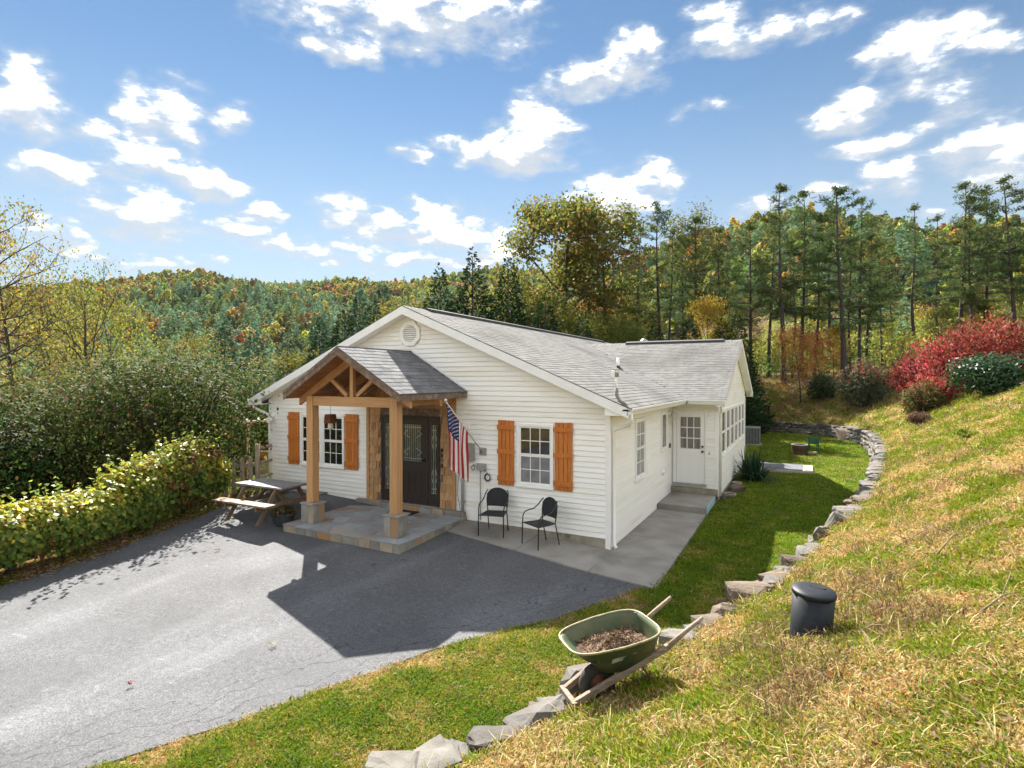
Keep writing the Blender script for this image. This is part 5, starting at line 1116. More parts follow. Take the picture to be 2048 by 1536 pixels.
# leaves on the driveway
DLM = leaf_mat('dead_leaf', .15, .8)
def dead_leaf(label, x, y, s, col):
    P_ = []
    g = np.random.default_rng(int(abs(x * 1000)))
    V = []
    for k in range(7):
        a = k * 2 * math.pi / 7; l = s * g.uniform(.7, 1.1); w = .22
        V.append([(0, 0, .012), (l*.6*math.cos(a - w), l*.6*math.sin(a - w), .02 + g.uniform(0, .03)), (l*math.cos(a), l*math.sin(a), .008 + g.uniform(0, .05)), (l*.6*math.cos(a + w), l*.6*math.sin(a + w), .02 + g.uniform(0, .03))])
    o = bpy.data.objects.new('fallen_leaf', quad_mesh('fallen_leaf', np.array(V), np.tile(np.array(col), (7, 1)), DLM)); C.objects.link(o); o.location = (x, y, gz_pave(x, y) + .01); tag(o, label, 'leaf', 'fallen leaves on the driveway')
dead_leaf('rust coloured leaf curled on the sunlit driveway below the picnic table', -6.54, -3.88, .075, (.26, .085, .03))
dead_leaf('pale brown leaf on the sunlit asphalt at the edge of the roof shadow', -2.53, -5.87, .075, (.33, .25, .17)); dead_leaf('small brown leaf far out on the sunlit driveway', -3.15, -7.23, .05, (.24, .10, .04))
dead_leaf('dark brown leaf lying in the shadow before the porch slab', -3.33, -3.14, .07, (.10, .06, .04)); dead_leaf('grey brown leaf beside the right corner of the porch slab', -3.05, -2.6, .06, (.2, .16, .12))
# dry sticks on the bank
STK = mat('dry_stick', (.24, .175, .12), .9, (.15, .105, .07), scale=12)
def stick(label, pts, r):
    P_ = [np.array([x, y, gz(x, y) + .05 + .03 * (k % 2)]) for k, (x, y) in enumerate(pts)]
    m = MB().tube(P_, [r * (1 - .6 * k / (len(P_) - 1)) for k in range(len(P_))], 6)
    for k in range(1, len(P_) - 1):
        q = P_[k] + np.array([rng.uniform(-.35, .35), rng.uniform(-.35, .35), .12]); m.tube([P_[k], q], [r * .6, r * .2], 5)
    tag(m.build('dry_stick', STK, None, smooth=True), label, 'stick')
def bh(u, v):                                   # plan point on the bank
    d = ray(u, v); t = np.concatenate([np.linspace(1.5, 12, 400), np.linspace(12, 40, 300)]); p = CAMP + d * t[:, None]; h = ground(p[:, 0], p[:, 1]); k = np.nonzero(p[:, 2] < h)[0][0]; return p[k, 0], p[k, 1]
stick('long thin dry stick on the bank above and right of the riser pipe', [bh(1768, 1115), bh(1815, 1092), bh(1866, 1058)], .014)
stick('forked dry stick lying near the right edge of the bank', [bh(1958, 1240), bh(2005, 1210), bh(2040, 1196)], .010)
stick('pale bent stalk on the grass right of the riser lid', [bh(1705, 1190), bh(1760, 1172), bh(1835, 1136)], .008)
stick('bleached stalk low on the slope under the riser pipe', [bh(1712, 1280), bh(1745, 1268), bh(1785, 1245)], .008)
stick('brown twig in the matted dry grass high on the bank', [bh(1872, 1120), bh(1905, 1085), bh(1995, 1045)], .012)
# ---------------------------------------------------------------- plants
LF = leaf_mat('foliage_leaves', .46, .65, .08); LFG = leaf_mat('glossy_leaves', .30, .42, .30, .015, .12); NEED = leaf_mat('needles', .26, .75, .04, .015, .15)
BARK = mat('dark_bark', (.038, .030, .025), .95, (.065, .054, .046), scale=9, stretch=(3, 3, .5), bump=.5, bscale=20, world=False); BARKG = mat('grey_bark', (.15, .125, .10), .95, (.085, .07, .055), scale=9, stretch=(3, 3, .5), bump=.4, bscale=20, world=False)
P_YEL = [(3, (.30, .235, .040)), (3, (.21, .20, .040)), (3, (.14, .15, .03)), (1, (.28, .15, .03))]
P_YGR = [(4, (.17, .20, .030)), (3, (.24, .23, .034)), (2, (.10, .145, .025)), (1, (.32, .25, .04))]
P_GRN = [(5, (.055, .085, .020)), (3, (.085, .115, .024)), (1, (.14, .13, .03))]
P_ORG = [(4, (.30, .13, .022)), (3, (.34, .20, .032)), (2, (.22, .075, .022)), (1, (.16, .14, .03))]
P_RED = [(4, (.22, .045, .020)), (3, (.27, .09, .024)), (2, (.12, .10, .025))]
P_OAK = [(6, (.10, .15, .030)), (5, (.18, .21, .038)), (2, (.27, .23, .06)), (1, (.26, .08, .04)), (1, (.34, .17, .06))]
P_PINE = [(4, (.068, .11, .038)), (3, (.095, .135, .042)), (1, (.15, .165, .05))]
P_BLUE = [(4, (.070, .135, .078)), (3, (.095, .155, .085)), (1, (.13, .17, .075))]
P_DARK = [(4, (.016, .036, .014)), (3, (.024, .050, .018)), (1, (.04, .07, .024))]
P_SHR = [(5, (.040, .070, .017)), (3, (.062, .092, .020)), (1, (.12, .125, .028)), (1, (.12, .065, .03))]
P_BURN = [(4, (.30, .034, .052)), (3, (.19, .028, .036)), (2, (.34, .10, .11)), (1, (.11, .075, .03)), (1, (.26, .09, .055))]
P_BURND = [(4, (.16, .022, .028)), (3, (.11, .030, .024)), (2, (.22, .04, .04))]
P_OLV = [(4, (.115, .135, .026)), (3, (.17, .165, .03)), (3, (.07, .10, .02)), (1, (.25, .18, .035))]
P_RHO = [(5, (.022, .060, .020)), (3, (.035, .085, .026)), (1, (.07, .12, .035))]

def crown_obj(name, V, cols, m, parent):
    o = bpy.data.objects.new(name, quad_mesh(name, V, cols, m)); C.objects.link(o); o.parent = parent; return o
def wood_obj(mb, parent, m=BARK, name='trunk'): return mb.build(name, m, parent, smooth=True)

def grow(g, H, r0, lean=.05, fork=.35, nb=14, spread=.42, up=.55, levels=2, first=.3):
    """trunk with limbs; returns the wood and the twig points that carry leaves"""
    mb = MB(); tips = []
    tp = [np.array([0, 0, -.3])]; dirn = np.array([g.normal(0, lean), g.normal(0, lean), 1.])
    n = 9
    for i in range(1, n + 1):
        dirn = dirn + np.array([g.normal(0, .05), g.normal(0, .05), 0]); tp.append(tp[-1] + dirn / np.linalg.norm(dirn) * (H * .95 / n))
    mb.tube(tp, [r0 * (1 - .86 * i / n) for i in range(n + 1)], 8)
    def limb(p, d, L, r, lev):
        k = 5; pts = [p]; dd = d / np.linalg.norm(d)
        for i in range(k):
            dd = dd + g.normal(0, .13, 3) + np.array([0, 0, .07 * up]); dd /= np.linalg.norm(dd); pts.append(pts[-1] + dd * L / k)
        mb.tube(pts, [r * (1 - .8 * i / k) for i in range(k + 1)], 5, cap=False)
        if lev > 0:
            for q in range(int(g.integers(3, 6))):
                t = g.uniform(.3, 1.0); i = min(int(t * k), k - 1); b = pts[i] + (pts[i+1] - pts[i]) * (t * k - i)
                d2 = dd * .7 + g.normal(0, .6, 3); d2[2] += .2 * up; limb(b, d2, L * g.uniform(.35, .6), r * .45, lev - 1)
        else:
            for t in (.5, .75, 1.0):
                i = min(int(t * k), k - 1); tips.append(pts[i] + (pts[i+1] - pts[i]) * (t * k - i))
        tips.append(pts[-1])
    for b in range(nb):
        t = first + (1 - first) * (b + g.uniform(0, 1)) / nb; i = min(int(t * n), n - 1); p = tp[i] + (tp[i+1] - tp[i]) * (t * n - i)
        a = b * 2.4 + g.uniform(-.5, .5); shape = math.sin(math.pi * (.18 + .80 * (t - first) / (1 - first))) ** .7
        d = np.array([math.cos(a), math.sin(a), up * g.uniform(.5, 1.2)]); limb(p, d, H * spread * shape * g.uniform(.75, 1.15), r0 * .42 * (1 - .7 * t), levels - 1)
    tips.append(tp[-1]); return mb, np.array(tips)
def deciduous(name, label, cat, H, r0, pal, seed, nleaf=5000, leaf=.16, clump=.45, hole=.0, m=LF, bark=BARK, **k):
    g = np.random.default_rng(seed); t = thing(name, label, cat); mb, tips = grow(g, H, r0, **k); wood_obj(mb, t, bark)
    # leaves sit in clumps round the twigs, each clump with a leaning of its own towards one colour
    keep = tips[g.random(len(tips)) > hole]; ix = g.integers(0, len(keep), nleaf); c = keep[ix] + g.normal(0, clump, (nleaf, 3)) * np.array([1, 1, .7])
    pals = np.array([p[1] for p in pal]); w = np.array([p[0] for p in pal], float); w /= w.sum(); base = pals[g.choice(len(pal), len(keep), p=w)]
    cols = .55 * base[ix] + .45 * pick(pal, nleaf, g); crown_obj('crown', diamonds(c, leaf, leaf * .62, g), np.clip(cols * g.uniform(.75, 1.25, (nleaf, 1)), 0, 1), m, t); return t
def pine(name, label, H, r0, seed, first=.35, spread=.26, pal=P_PINE, dens=1.0, droop=-.1, gap=.15, m=NEED, cl=.34):
    """open crowned pine: bare trunk with dead stubs, whorls of limbs carrying needle tufts"""
    g = np.random.default_rng(seed); t = thing(name, label, 'pine tree'); mb = MB(); n = 10; tp = [np.array([0, 0, -.4])]; d = np.array([g.normal(0, .03), g.normal(0, .03), 1.])
    for i in range(n): d = d + np.array([g.normal(0, .025), g.normal(0, .025), 0]); tp.append(tp[-1] + d / np.linalg.norm(d) * (H + .4) / n)
    at_ = lambda q: tp[min(int(q * n), n - 1)] + (tp[min(int(q * n), n - 1) + 1] - tp[min(int(q * n), n - 1)]) * (q * n - min(int(q * n), n - 1))
    mb.tube(tp, [r0 * (1 - .9 * i / n) for i in range(n + 1)], 8); tuft = []
    for i in range(9):
        q = g.uniform(.10, first + .05); a = g.uniform(0, 6.28); p = at_(q); mb.tube([p, p + np.array([math.cos(a), math.sin(a), g.uniform(-.1, .3)]) * g.uniform(.5, 1.6)], [.025, .006], 4, cap=False)
    q = first
    while q < .985:
        u = (q - first) / (1 - first); Lb = H * spread * (1 - u ** 1.6) ** .8 * (.55 + .45 * min(1, u * 4 + .3)) + .35
        for k in range(int(g.integers(2, 5))):
            if g.random() < gap: continue
            a = g.uniform(0, 6.28); L_ = Lb * g.uniform(.5, 1.15); p = at_(q); pts = [p]; d = np.array([math.cos(a), math.sin(a), .15 + .5 * u + g.uniform(-.2, .2)])
            for s in range(5): d = d / np.linalg.norm(d) + np.array([g.normal(0, .10), g.normal(0, .10), droop * .4 + .10 * (s > 2)]); pts.append(pts[-1] + d / np.linalg.norm(d) * L_ / 5)
            mb.tube(pts, [r0 * .26 * (1 - .6 * u) * (1 - .8 * s / 5) for s in range(6)], 5, cap=False)
            for s in np.linspace(.38, 1.0, max(3, int(L_ * 3.2 * dens))):
                i = min(int(s * 5), 4); c = pts[i] + (pts[i + 1] - pts[i]) * (s * 5 - i); sd = np.cross(d, (0, 0, 1)); sd /= np.linalg.norm(sd) + 1e-6
                for e in range(2 if s < .95 else 1): tuft.append(c + sd * g.normal(0, .20 * L_ ** .6) + np.array([0, 0, g.normal(.06, .07)]))
        q += g.uniform(.35, .6) / H * 1.5
    for e in range(6): tuft.append(tp[-1] - (0, 0, g.uniform(0, .5)))
    wood_obj(mb, t); tuft = np.array(tuft); k = 12; c = np.repeat(tuft, k, axis=0) + g.normal(0, cl * .48, (len(tuft) * k, 3)) * np.array([1, 1, .5])
    bias = np.repeat(tuft, k, axis=0) * np.array([1, 1, 0]); bias /= np.linalg.norm(bias, axis=1)[:, None] + 1e-6; bias[:, 2] = .5
    cols = pick(pal, len(tuft), g, .25); cols = np.repeat(cols, k, axis=0) * g.uniform(.8, 1.2, (len(c), 1)); crown_obj('crown', diamonds(c, cl, cl * .20, g, bias, .45), cols, m, t); return t
def conifer(name, label, H, rad, seed, n=7000, pal=P_DARK, cat='conifer', leaf=.30, base=.02, rough=.22):
    """dense conical evergreen with feathery sprays"""
    g = np.random.default_rng(seed); t = thing(name, label, cat); wood_obj(MB().tube([(0, 0, -.3), (0, 0, H * .95)], [H * .016, .02], 7), t)
    u = 1 - np.sqrt(g.random(n)); u = np.clip(u + g.normal(0, .01, n), 0, 1); a = g.uniform(0, 6.283, n); z = H * (base + (1 - base) * u)
    lobes = 1 + rough * np.sin(a * 5 + u * 23) * np.sin(u * 31 + a * 2) + g.normal(0, .10, n); r = rad * ((1 - u) ** .85 + .03) * np.clip(u * 7 + .5, 0, 1) * lobes * (1 - .55 * g.random(n) ** 2.2)
    c = np.stack([r * np.cos(a), r * np.sin(a), z - .12 * r], 1); b = np.stack([np.cos(a), np.sin(a), .35 + 0 * a], 1); b /= np.linalg.norm(b, axis=1)[:, None]
    crown_obj('crown', diamonds(c, leaf * (1 - .4 * u), leaf * .30, g, b, .62), pick(pal, n, g, .3), NEED, t); return t
def bush(name, label, cat, rx, ry, rz, seed, n, leaf, pal, m=LF, lumps=9, aspect=.6, zc=.55, upb=0., loc=None, fill=.45, stems=8, flowers=None, low=.04):
    g = np.random.default_rng(seed); t = thing(name, label, cat)
    mb = MB()
    for k in range(stems):
        a = g.uniform(0, 6.28); e = np.array([math.cos(a) * rx * .7, math.sin(a) * ry * .7, rz * g.uniform(.6, 1.0)]); mb.tube([(0, 0, -.1), tuple(e * (.35, .35, .4) + g.normal(0, .04, 3)), tuple(e)], [.03 * rz + .01, .02 * rz + .006, .006], 5, cap=False)
    if stems: wood_obj(mb, t, BARK, 'stems')
    L_ = []; 
    for k in range(lumps):
        a = 2.4 * k + g.uniform(-.4, .4); q = math.sqrt((k + .3) / lumps) * .62; s = g.uniform(.36, .56)
        L_.append((q * math.cos(a), q * math.sin(a), zc * (1 - .35 * q) + g.uniform(-.12, .25), s))
    L_ = np.array(L_); ix = g.integers(0, lumps, n); d = g.normal(size=(n, 3)); d /= np.linalg.norm(d, axis=1)[:, None]
    rr = L_[ix, 3] * (1 - fill * g.random(n) ** 1.6) * g.uniform(.88, 1.14, n) * np.where(g.random(n) < .05, g.uniform(1.03, 1.18, n), 1); c = (L_[ix, :3] + d * rr[:, None]) * np.array([rx, ry, rz * 1.0]); c[:, 2] = np.abs(c[:, 2]) + low
    bias = None
    if upb: bias = d * .6 + np.array([0, 0, 1.]); bias /= np.linalg.norm(bias, axis=1)[:, None]
    cols = pick(pal, n, g, .3)
    if flowers is not None:
        up_ = (d[:, 2] > .25) & (g.random(n) < .75); cols[up_] = pick(flowers, int(up_.sum()), g, .25)
    lf_ = leaf * g.choice([.7, 1, 1.35], n); crown_obj('foliage', diamonds(c, lf_, lf_ * aspect, g, bias, upb) if upb else facing(c, d + (0, 0, .35), lf_, lf_ * aspect, g, .5), cols, m, t)
    return t
def plant_at(t, x, y, rz=0., sc=1.0, dz=0.): t.location = (x, y, gz(x, y) + dz); t.rotation_euler = (0, 0, rz); t.scale = (sc,) * 3 if not hasattr(sc, '__len__') else sc; return t
def copy_at(t, x, y, label, rz=0., sc=1.0, group=None): return dup(t, (x, y, gz(x, y)), rz, sc, label, group)

# ---- vine hedge along the driveway
g = np.random.default_rng(31); hd_ = thing('vine_hedge', 'long hedge of yellow green grape vine along the left edge of the driveway', 'hedge')
hl = np.array([(-8.30, -8.6), (-8.45, -7.0), (-8.75, -5.0), (-9.35, -3.0), (-9.95, -1.75)]); ha = np.concatenate([[0], np.cumsum(np.linalg.norm(np.diff(hl, axis=0), axis=1))])
n = 33000; t_ = g.uniform(0, ha[-1], n); px_ = np.interp(t_, ha, hl[:, 0]); py_ = np.interp(t_, ha, hl[:, 1]); u_ = t_ / ha[-1]
top = np.interp(u_, [0, .3, .55, .68, .8, .92, 1], [1.05, 1.08, 1.22, 1.50, 1.56, 1.62, 1.40]) + (fbm(t_ * 1.3, t_ * 0, 3) - .5) * .35; wd = .60 + (fbm(t_ * 1.1, t_ * 0 + 9, 3) - .5) * .35
ang = g.uniform(-.9, math.pi + .9, n); sh = 1 - .5 * g.random(n) ** 2; cx = np.cos(ang) * wd * sh; cz = .20 + (top - .20) * (.46 + .54 * np.sin(ang) * sh) + g.normal(0, .05, n)
keep = cz > .06 + .20 * (fbm(t_ * 1.7 + 4, t_ * 0, 3) > .56); px_, py_, cx, cz, ang, t_, u_ = [a[keep] for a in (px_, py_, cx, cz, ang, t_, u_)]; n = len(px_)
hn = np.array([.93, .37]); ctr = np.stack([px_ + cx * hn[0] + g.normal(0, .05, n), py_ + cx * hn[1] + g.normal(0, .05, n), asph(px_, py_) + cz], 1)
nrm = np.stack([np.cos(ang) * hn[0], np.cos(ang) * hn[1], np.sin(ang) + .25], 1) + g.normal(0, .42, (n, 3)); nrm /= np.linalg.norm(nrm, axis=1)[:, None]
tv = np.cross(nrm, g.normal(size=(n, 3))); tv /= np.linalg.norm(tv, axis=1)[:, None]; bv = np.cross(nrm, tv); sz = g.uniform(.045, .105, n)[:, None]
Vq = np.stack([ctr - tv * sz * .55, ctr + bv * sz * .55 - nrm * sz * .14, ctr + tv * sz * .62, ctr - bv * sz * .55 - nrm * sz * .14], 1)
yel = sstep(np.sin(ang) * sh[keep] + g.normal(0, .25, n) + .55 * (u_ > .86), .15, .85)[:, None]
cols = pick([(5, (.10, .17, .032)), (3, (.15, .21, .036)), (1, (.24, .23, .04))], n, g) * (1 - yel) + pick([(4, (.42, .38, .045)), (3, (.30, .34, .04)), (1, (.42, .22, .04)), (1, (.16, .21, .04))], n, g) * yel
brn = (fbm(t_ * 1.2 + 20, cz * 1.4, 3) > .66)[:, None] * (g.random((n, 1)) < .6); cols = cols * (1 - brn) + pick([(3, (.16, .075, .03)), (2, (.22, .12, .04))], n, g) * brn
sp_ = []; sc2 = []
for k in range(150):                             # stray shoots
    q = g.uniform(0, ha[-1]); x, y = np.interp(q, ha, hl[:, 0]) + g.normal(0, .28), np.interp(q, ha, hl[:, 1]); zt = float(asph(x, y)) + np.interp(q / ha[-1], [0, .3, .55, .68, .8, .92, 1], [1.0, 1.03, 1.15, 1.42, 1.5, 1.55, 1.3]); dr = np.array([g.normal(.2, .6), g.normal(0, .6), 1.]); dr /= np.linalg.norm(dr)
    for e in range(int(g.integers(4, 9))): sp_.append(np.array([x, y, zt]) + dr * (.07 * e) + g.normal(0, .025, 3)); sc2.append((.26, .28, .035) if g.random() < .6 else (.12, .18, .035))
sp_ = np.array(sp_); Vq = np.concatenate([Vq, facing(sp_, np.tile((0, 0, 1.), (len(sp_), 1)), .085, .07, g, .8)]); cols = np.concatenate([cols, np.array(sc2)])
LFH = leaf_mat('vine_leaves', .48, .42, .28); crown_obj('foliage', Vq, cols, LFH, hd_)
for k, tt in enumerate(np.linspace(.4, ha[-1] - .3, 8)):
    x, y = np.interp(tt, ha, hl[:, 0]), np.interp(tt, ha, hl[:, 1]); z = float(asph(x, y)); MB().tube([(x, y, z - .1), (x + .03, y + .12 * (-1) ** k, z + .3), (x - .02, y + .3 * (-1) ** k, z + .75)], [.045, .035, .02], 7).build('stem', BARK, hd_, smooth=True)
MB().tube([(-8.38, -6.3, .22), (-8.45, -6.7, .48), (-8.55, -7.1, .62)], [.06, .05, .04], 7).build('stem', BARK, hd_, smooth=True)
# ---- big shrubs behind the hedge
sh0 = bush('large_shrub', 'broad dark green shrub with thin brown stems behind the middle of the vine hedge', 'shrub', 3.0, 2.6, 2.9, 41, 21000, .088, P_SHR, lumps=30, zc=.58, stems=26, fill=.40, low=.25)
plant_at(sh0, *plan(330, 15.3), .3, (1, 1, 1.14), -.1)
GSH = 'large shrubs behind the hedge'; sh0['group'] = GSH
copy_at(sh0, *plan(60, 15.6), 'broad dark green shrub at the left edge behind the low end of the hedge', 2.1, (1.1, 1.05, 1.12), GSH)
copy_at(sh0, *plan(175, 18.6), 'dark green shrub set back in the gap behind two broader shrubs', 4.0, (1.05, 1.05, 1.34), GSH)
copy_at(sh0, *plan(470, 25), 'dark green shrub nearest the house corner behind the arbor', 5.1, (1.2, 1.2, 1.42), GSH)
copy_at(sh0, *plan(405, 22), 'dark green shrub behind the yellow end of the hedge and the pickets', 1.1, (1.1, 1.1, 1.5), GSH)
copy_at(sh0, *plan(-90, 13.5), 'dark green shrub cut by the left edge of the view', .4, (1, 1, 1), GSH)
# ---- plants right of the house and on the bank
yu = thing('yucca', 'clump of dark sword shaped leaves growing by the wing wall', 'plant', (1.85, 9.7, gz(1.85, 9.7))); g = np.random.default_rng(12); n = 190; a = g.uniform(0, 6.28, n); el = g.uniform(.25, 1.35, n); L_ = g.uniform(.7, 1.25, n); V = []
for k in range(n):
    d = np.array([math.cos(a[k]) * math.cos(el[k]), math.sin(a[k]) * math.cos(el[k]), math.sin(el[k])]); s = np.cross(d, (0, 0, 1)); s /= np.linalg.norm(s); b0 = np.array([g.normal(0, .12), g.normal(0, .12), 0]); p0, p1 = b0, b0 + d * L_[k] * .55; p2 = p1 + (d + np.array([0, 0, -.75 * math.cos(el[k])])) * L_[k] * .5; w = .026
    V += [[p0 - s*w*.7, p0 + s*w*.7, p1 + s*w, p1 - s*w], [p1 - s*w, p1 + s*w, p2 + s*w*.15, p2 - s*w*.15]]
crown_obj('leaves', np.array(V), np.repeat(pick([(3, (.022, .055, .028)), (2, (.035, .075, .035))], n, g), 2, axis=0), LFG, yu)
ub = {}
def B(key, u, v_base, w, rw, rh, label, cat, n, leaf, pal, **k):
    x, y = plan(u, w); t = bush(key, label, cat, rw, rw * .85, rh, int(u * 7 + w), n, leaf, pal, **k); plant_at(t, x, y, u * .1); return t
B('burning_bush', 1985, 0, 25.0, 2.6, 2.5, 'large bright red burning bush at the right edge above the dark green rhododendron', 'shrub', 9000, .15, P_BURN, upb=.55, lumps=14, aspect=.4)
B('burning_bush', 1905, 0, 26.5, 2.2, 2.2, 'bright red burning bush between the darker red one and the right edge', 'shrub', 7000, .15, P_BURN, upb=.55, lumps=12, aspect=.4)
B('burning_bush', 1838, 0, 29.0, 2.0, 1.9, 'darker maroon burning bush, farthest left of the red bushes', 'shrub', 6500, .15, P_BURND, upb=.5, lumps=11, aspect=.4)
B('burning_bush', 1872, 0, 25.2, 1.15, 1.35, 'small low red bush spilling down the slope before the larger red bushes', 'shrub', 3200, .12, P_BURN, upb=.5, lumps=8, aspect=.4)
B('rhododendron', 1975, 0, 22.5, 1.45, 1.55, 'glossy dark green rhododendron below the red bushes', 'shrub', 5200, .15, P_RHO, m=LFG, lumps=10, aspect=.42)
B('mixed_shrub', 1842, 0, 24.6, 1.1, 1.35, 'green and orange tinted shrub on the slope left of the glossy rhododendron', 'shrub', 3200, .10, [(4, (.075, .11, .03)), (3, (.13, .13, .04)), (2, (.24, .07, .035)), (1, (.2, .15, .05))], lumps=8)
B('azalea', 1728, 0, 32.5, 1.6, 2.5, 'grey green azalea with a pink red top beside the dark round shrub', 'shrub', 5500, .12, [(4, (.10, .115, .07)), (3, (.07, .085, .04)), (1, (.16, .14, .10))], lumps=11, flowers=[(3, (.30, .055, .065)), (2, (.18, .07, .05)), (3, (.11, .11, .06))])
B('round_shrub', 1643, 0, 36.0, 1.15, 1.6, 'dark round evergreen shrub on the shaded bank', 'shrub', 3600, .12, [(4, (.035, .055, .022)), (2, (.06, .075, .03)), (1, (.11, .08, .04))], lumps=9)
B('twiggy_shrub', 1838, 0, 22.6, .62, .5, 'low brown twiggy shrub at the foot of the orange tinted shrub', 'shrub', 900, .09, [(3, (.13, .085, .05)), (2, (.09, .075, .035)), (1, (.18, .10, .06))], lumps=6, stems=22)
B('yellow_green_shrub', 1795, 0, 33.5, 1.0, 1.0, 'yellow green ferny shrub behind the azalea', 'shrub', 2200, .14, [(3, (.19, .20, .035)), (2, (.12, .15, .03))], lumps=7)
sx, sy = bh(1925, 880); t = bush('weed_tuft', 'bright yellow green weed sprouting from the slope below the rhododendron', 'weed', .28, .28, .26, 77, 170, .13, [(3, (.20, .24, .03)), (1, (.13, .18, .03))], upb=.6, lumps=4, stems=0, aspect=.3); plant_at(t, sx, sy)

# ---- individual trees
_zm = {}
def zmax(t):
    cr = [c for c in t.children if c.name.startswith('crown')][0].data
    if cr.name not in _zm: co = np.empty(len(cr.vertices) * 3, np.float32); cr.vertices.foreach_get('co', co); _zm[cr.name] = float(np.percentile(co[2::3], 99.6))
    return _zm[cr.name]
def fit(t, u, w, vtop, rz=0., wide=1.0):
    """stands a tree on the ground w metres ahead, as tall as it reads in the photograph"""
    x, y = plan(u, w); z = gz(x, y); k = ((757 - vtop) / FPX * w + CAMP[2] - z) / zmax(t); t.location = (x, y, z); t.rotation_euler = (0, 0, rz); t.scale = (k * wide, k * wide, k); return t
def fits(src, group, rows):
    for (u, w, vt, rz, wide, lab) in rows: fit(dup(src, (0, 0, 0), 0, 1, lab, group), u, w, vt, rz, wide)
def first(t, group, *a): t['group'] = group; return fit(t, *a)
GP = 'tall open pines on the crest of the bank'
p1 = first(pine('pine_tree', 'tall broad crowned pine above the orange leaved sapling', 15.5, .25, 51, .27, .27, dens=1.05, gap=.2, cl=.36), GP, 1688, 41, 372, .3)
p2 = first(pine('pine_tree', 'tall layered pine left of the broad crowned pine', 15.5, .22, 52, .36, .20, dens=1.0, gap=.22, cl=.34), GP, 1568, 42, 372, 1.3)
p3 = first(pine('pine_tree', 'slender pine with a thin flat top in the middle of the wood', 15.0, .20, 53, .42, .16, dens=.85, gap=.3, cl=.33), GP, 1316, 45.5, 402, 2.1)
p4 = first(pine('pine_tree', 'lone thin pine with sparse branches standing in the gap before the hazy hillside', 15.0, .19, 54, .42, .15, dens=.7, gap=.36, cl=.32), GP, 1830, 47, 408, .6)
fits(p2, GP, [(1500, 47, 452, 2.5, 1, 'pine behind and left of the tall layered pine'), (1918, 48, 368, 4.4, 1, 'tall pine rising behind the left part of the red bushes'), (1460, 52, 470, .2, 1, 'pine half hidden left of the pines over the wing gable'), (2085, 45, 345, 5.5, 1, 'pine just cut off by the right edge of the view')])
fits(p3, GP, [(1218, 45, 438, 4.2, 1.1, 'dark pine next to the big oak'), (1268, 46, 452, 1.0, .9, 'leaning pine between the dark pine and the slender pine'), (2030, 46, 352, 3.0, 1.1, 'pine at the right edge of the view'), (1785, 60, 520, 2.7, 1, 'small pine low in the hazy gap left of the lone thin pine')])
fits(p4, GP, [(1372, 50, 470, 2.2, 1, 'thin stemmed pine just right of the slender flat topped pine'), (1628, 45, 455, 5.0, 1, 'bare stemmed young pine between the two tallest pines'), (1880, 55, 430, 1.1, 1, 'thin pine half hidden behind the tall pine over the red bushes'), (1585, 55, 500, 3.9, 1, 'far pine stem seen between the pines right of the wing gable'), (1700, 44, 440, .4, .8, 'second bare stem beside the broad crowned pine')])
fits(p1, GP, [(1732, 46, 470, 3.4, .8, 'lower pine showing bare stems right of the broad crowned pine'), (1970, 50, 378, 1.8, .9, 'broad pine behind the bright red bushes')])
fits(p2, GP, [(1602, 43.5, 385, 3.1, .85, 'pine crowding the right side of the tall layered pine'), (1718, 43, 396, 5.2, .8, 'pine whose crown joins the right side of the broad crowned pine'), (1395, 47, 436, 1.9, .9, 'dark pine between the slender pine and the half bare tree'), (1945, 47, 392, .9, .8, 'pine close behind the right part of the brightest red bush')])
fits(p3, GP, [(1338, 48, 462, 5.6, .9, 'lower pine leaning out behind the slender flat topped pine'), (1536, 46, 432, .5, .9, 'pine stem just left of the tall layered pine'), (1655, 46, 402, 1.6, .9, 'pine just left of the broad crowned pine')])
fits(p4, GP, [(1240, 47, 500, 4.4, 1, 'low thin pine right of the dark pine by the oak'), (1440, 48, 458, 3.3, 1, 'thin pine behind the golden sapling'), (1765, 49, 505, 2.2, 1, 'short pine at the left side of the hazy gap')])
GC = 'dark conifers behind the house'
c1 = first(conifer('dark_conifer', 'dark pointed conifer behind the middle of the main roof', 9.6, 2.3, 61, 9000), GC, 945, 36, 518, .2)
fits(c1, GC, [(880, 37, 548, 1.1, 1, 'dark conifer left of the pointed one behind the main roof'), (1016, 35, 526, 2.2, .95, 'dark conifer right of the pointed one behind the main roof'), (690, 30, 628, 3.0, 1.3, 'dark conifer low behind the left slope of the roof'), (640, 27, 672, .7, 1.4, 'small dark conifer behind the left eave'), (748, 33, 618, 4.0, 1.2, 'dark conifer just left of the gable peak'), (1090, 34, 600, 5.0, 1.2, 'dark conifer under the big oak behind the roof ridge'),
     (1165, 32, 640, 1.9, 1.3, 'low dark conifer behind the end of the main ridge'), (1378, 31, 648, 2.9, 1.4, 'low dark conifer behind the wing ridge right of the flue'), (1310, 31, 655, 3.9, 1.4, 'low dark conifer behind the flue on the wing roof'), (1474, 36, 636, .1, 1.1, 'feathery dark conifer beside the wing gable'), (1445, 32, 650, .9, 1.4, 'low dark conifer behind the right end of the wing ridge')])
GB = 'blue green pines in the valley'
b1 = first(conifer('blue_green_pine', 'broad blue green pine below the hillside left of the house', 13.0, 3.6, 62, 7500, P_BLUE, 'pine tree', .60, .05, .35), GB, 575, 74, 680, .2)
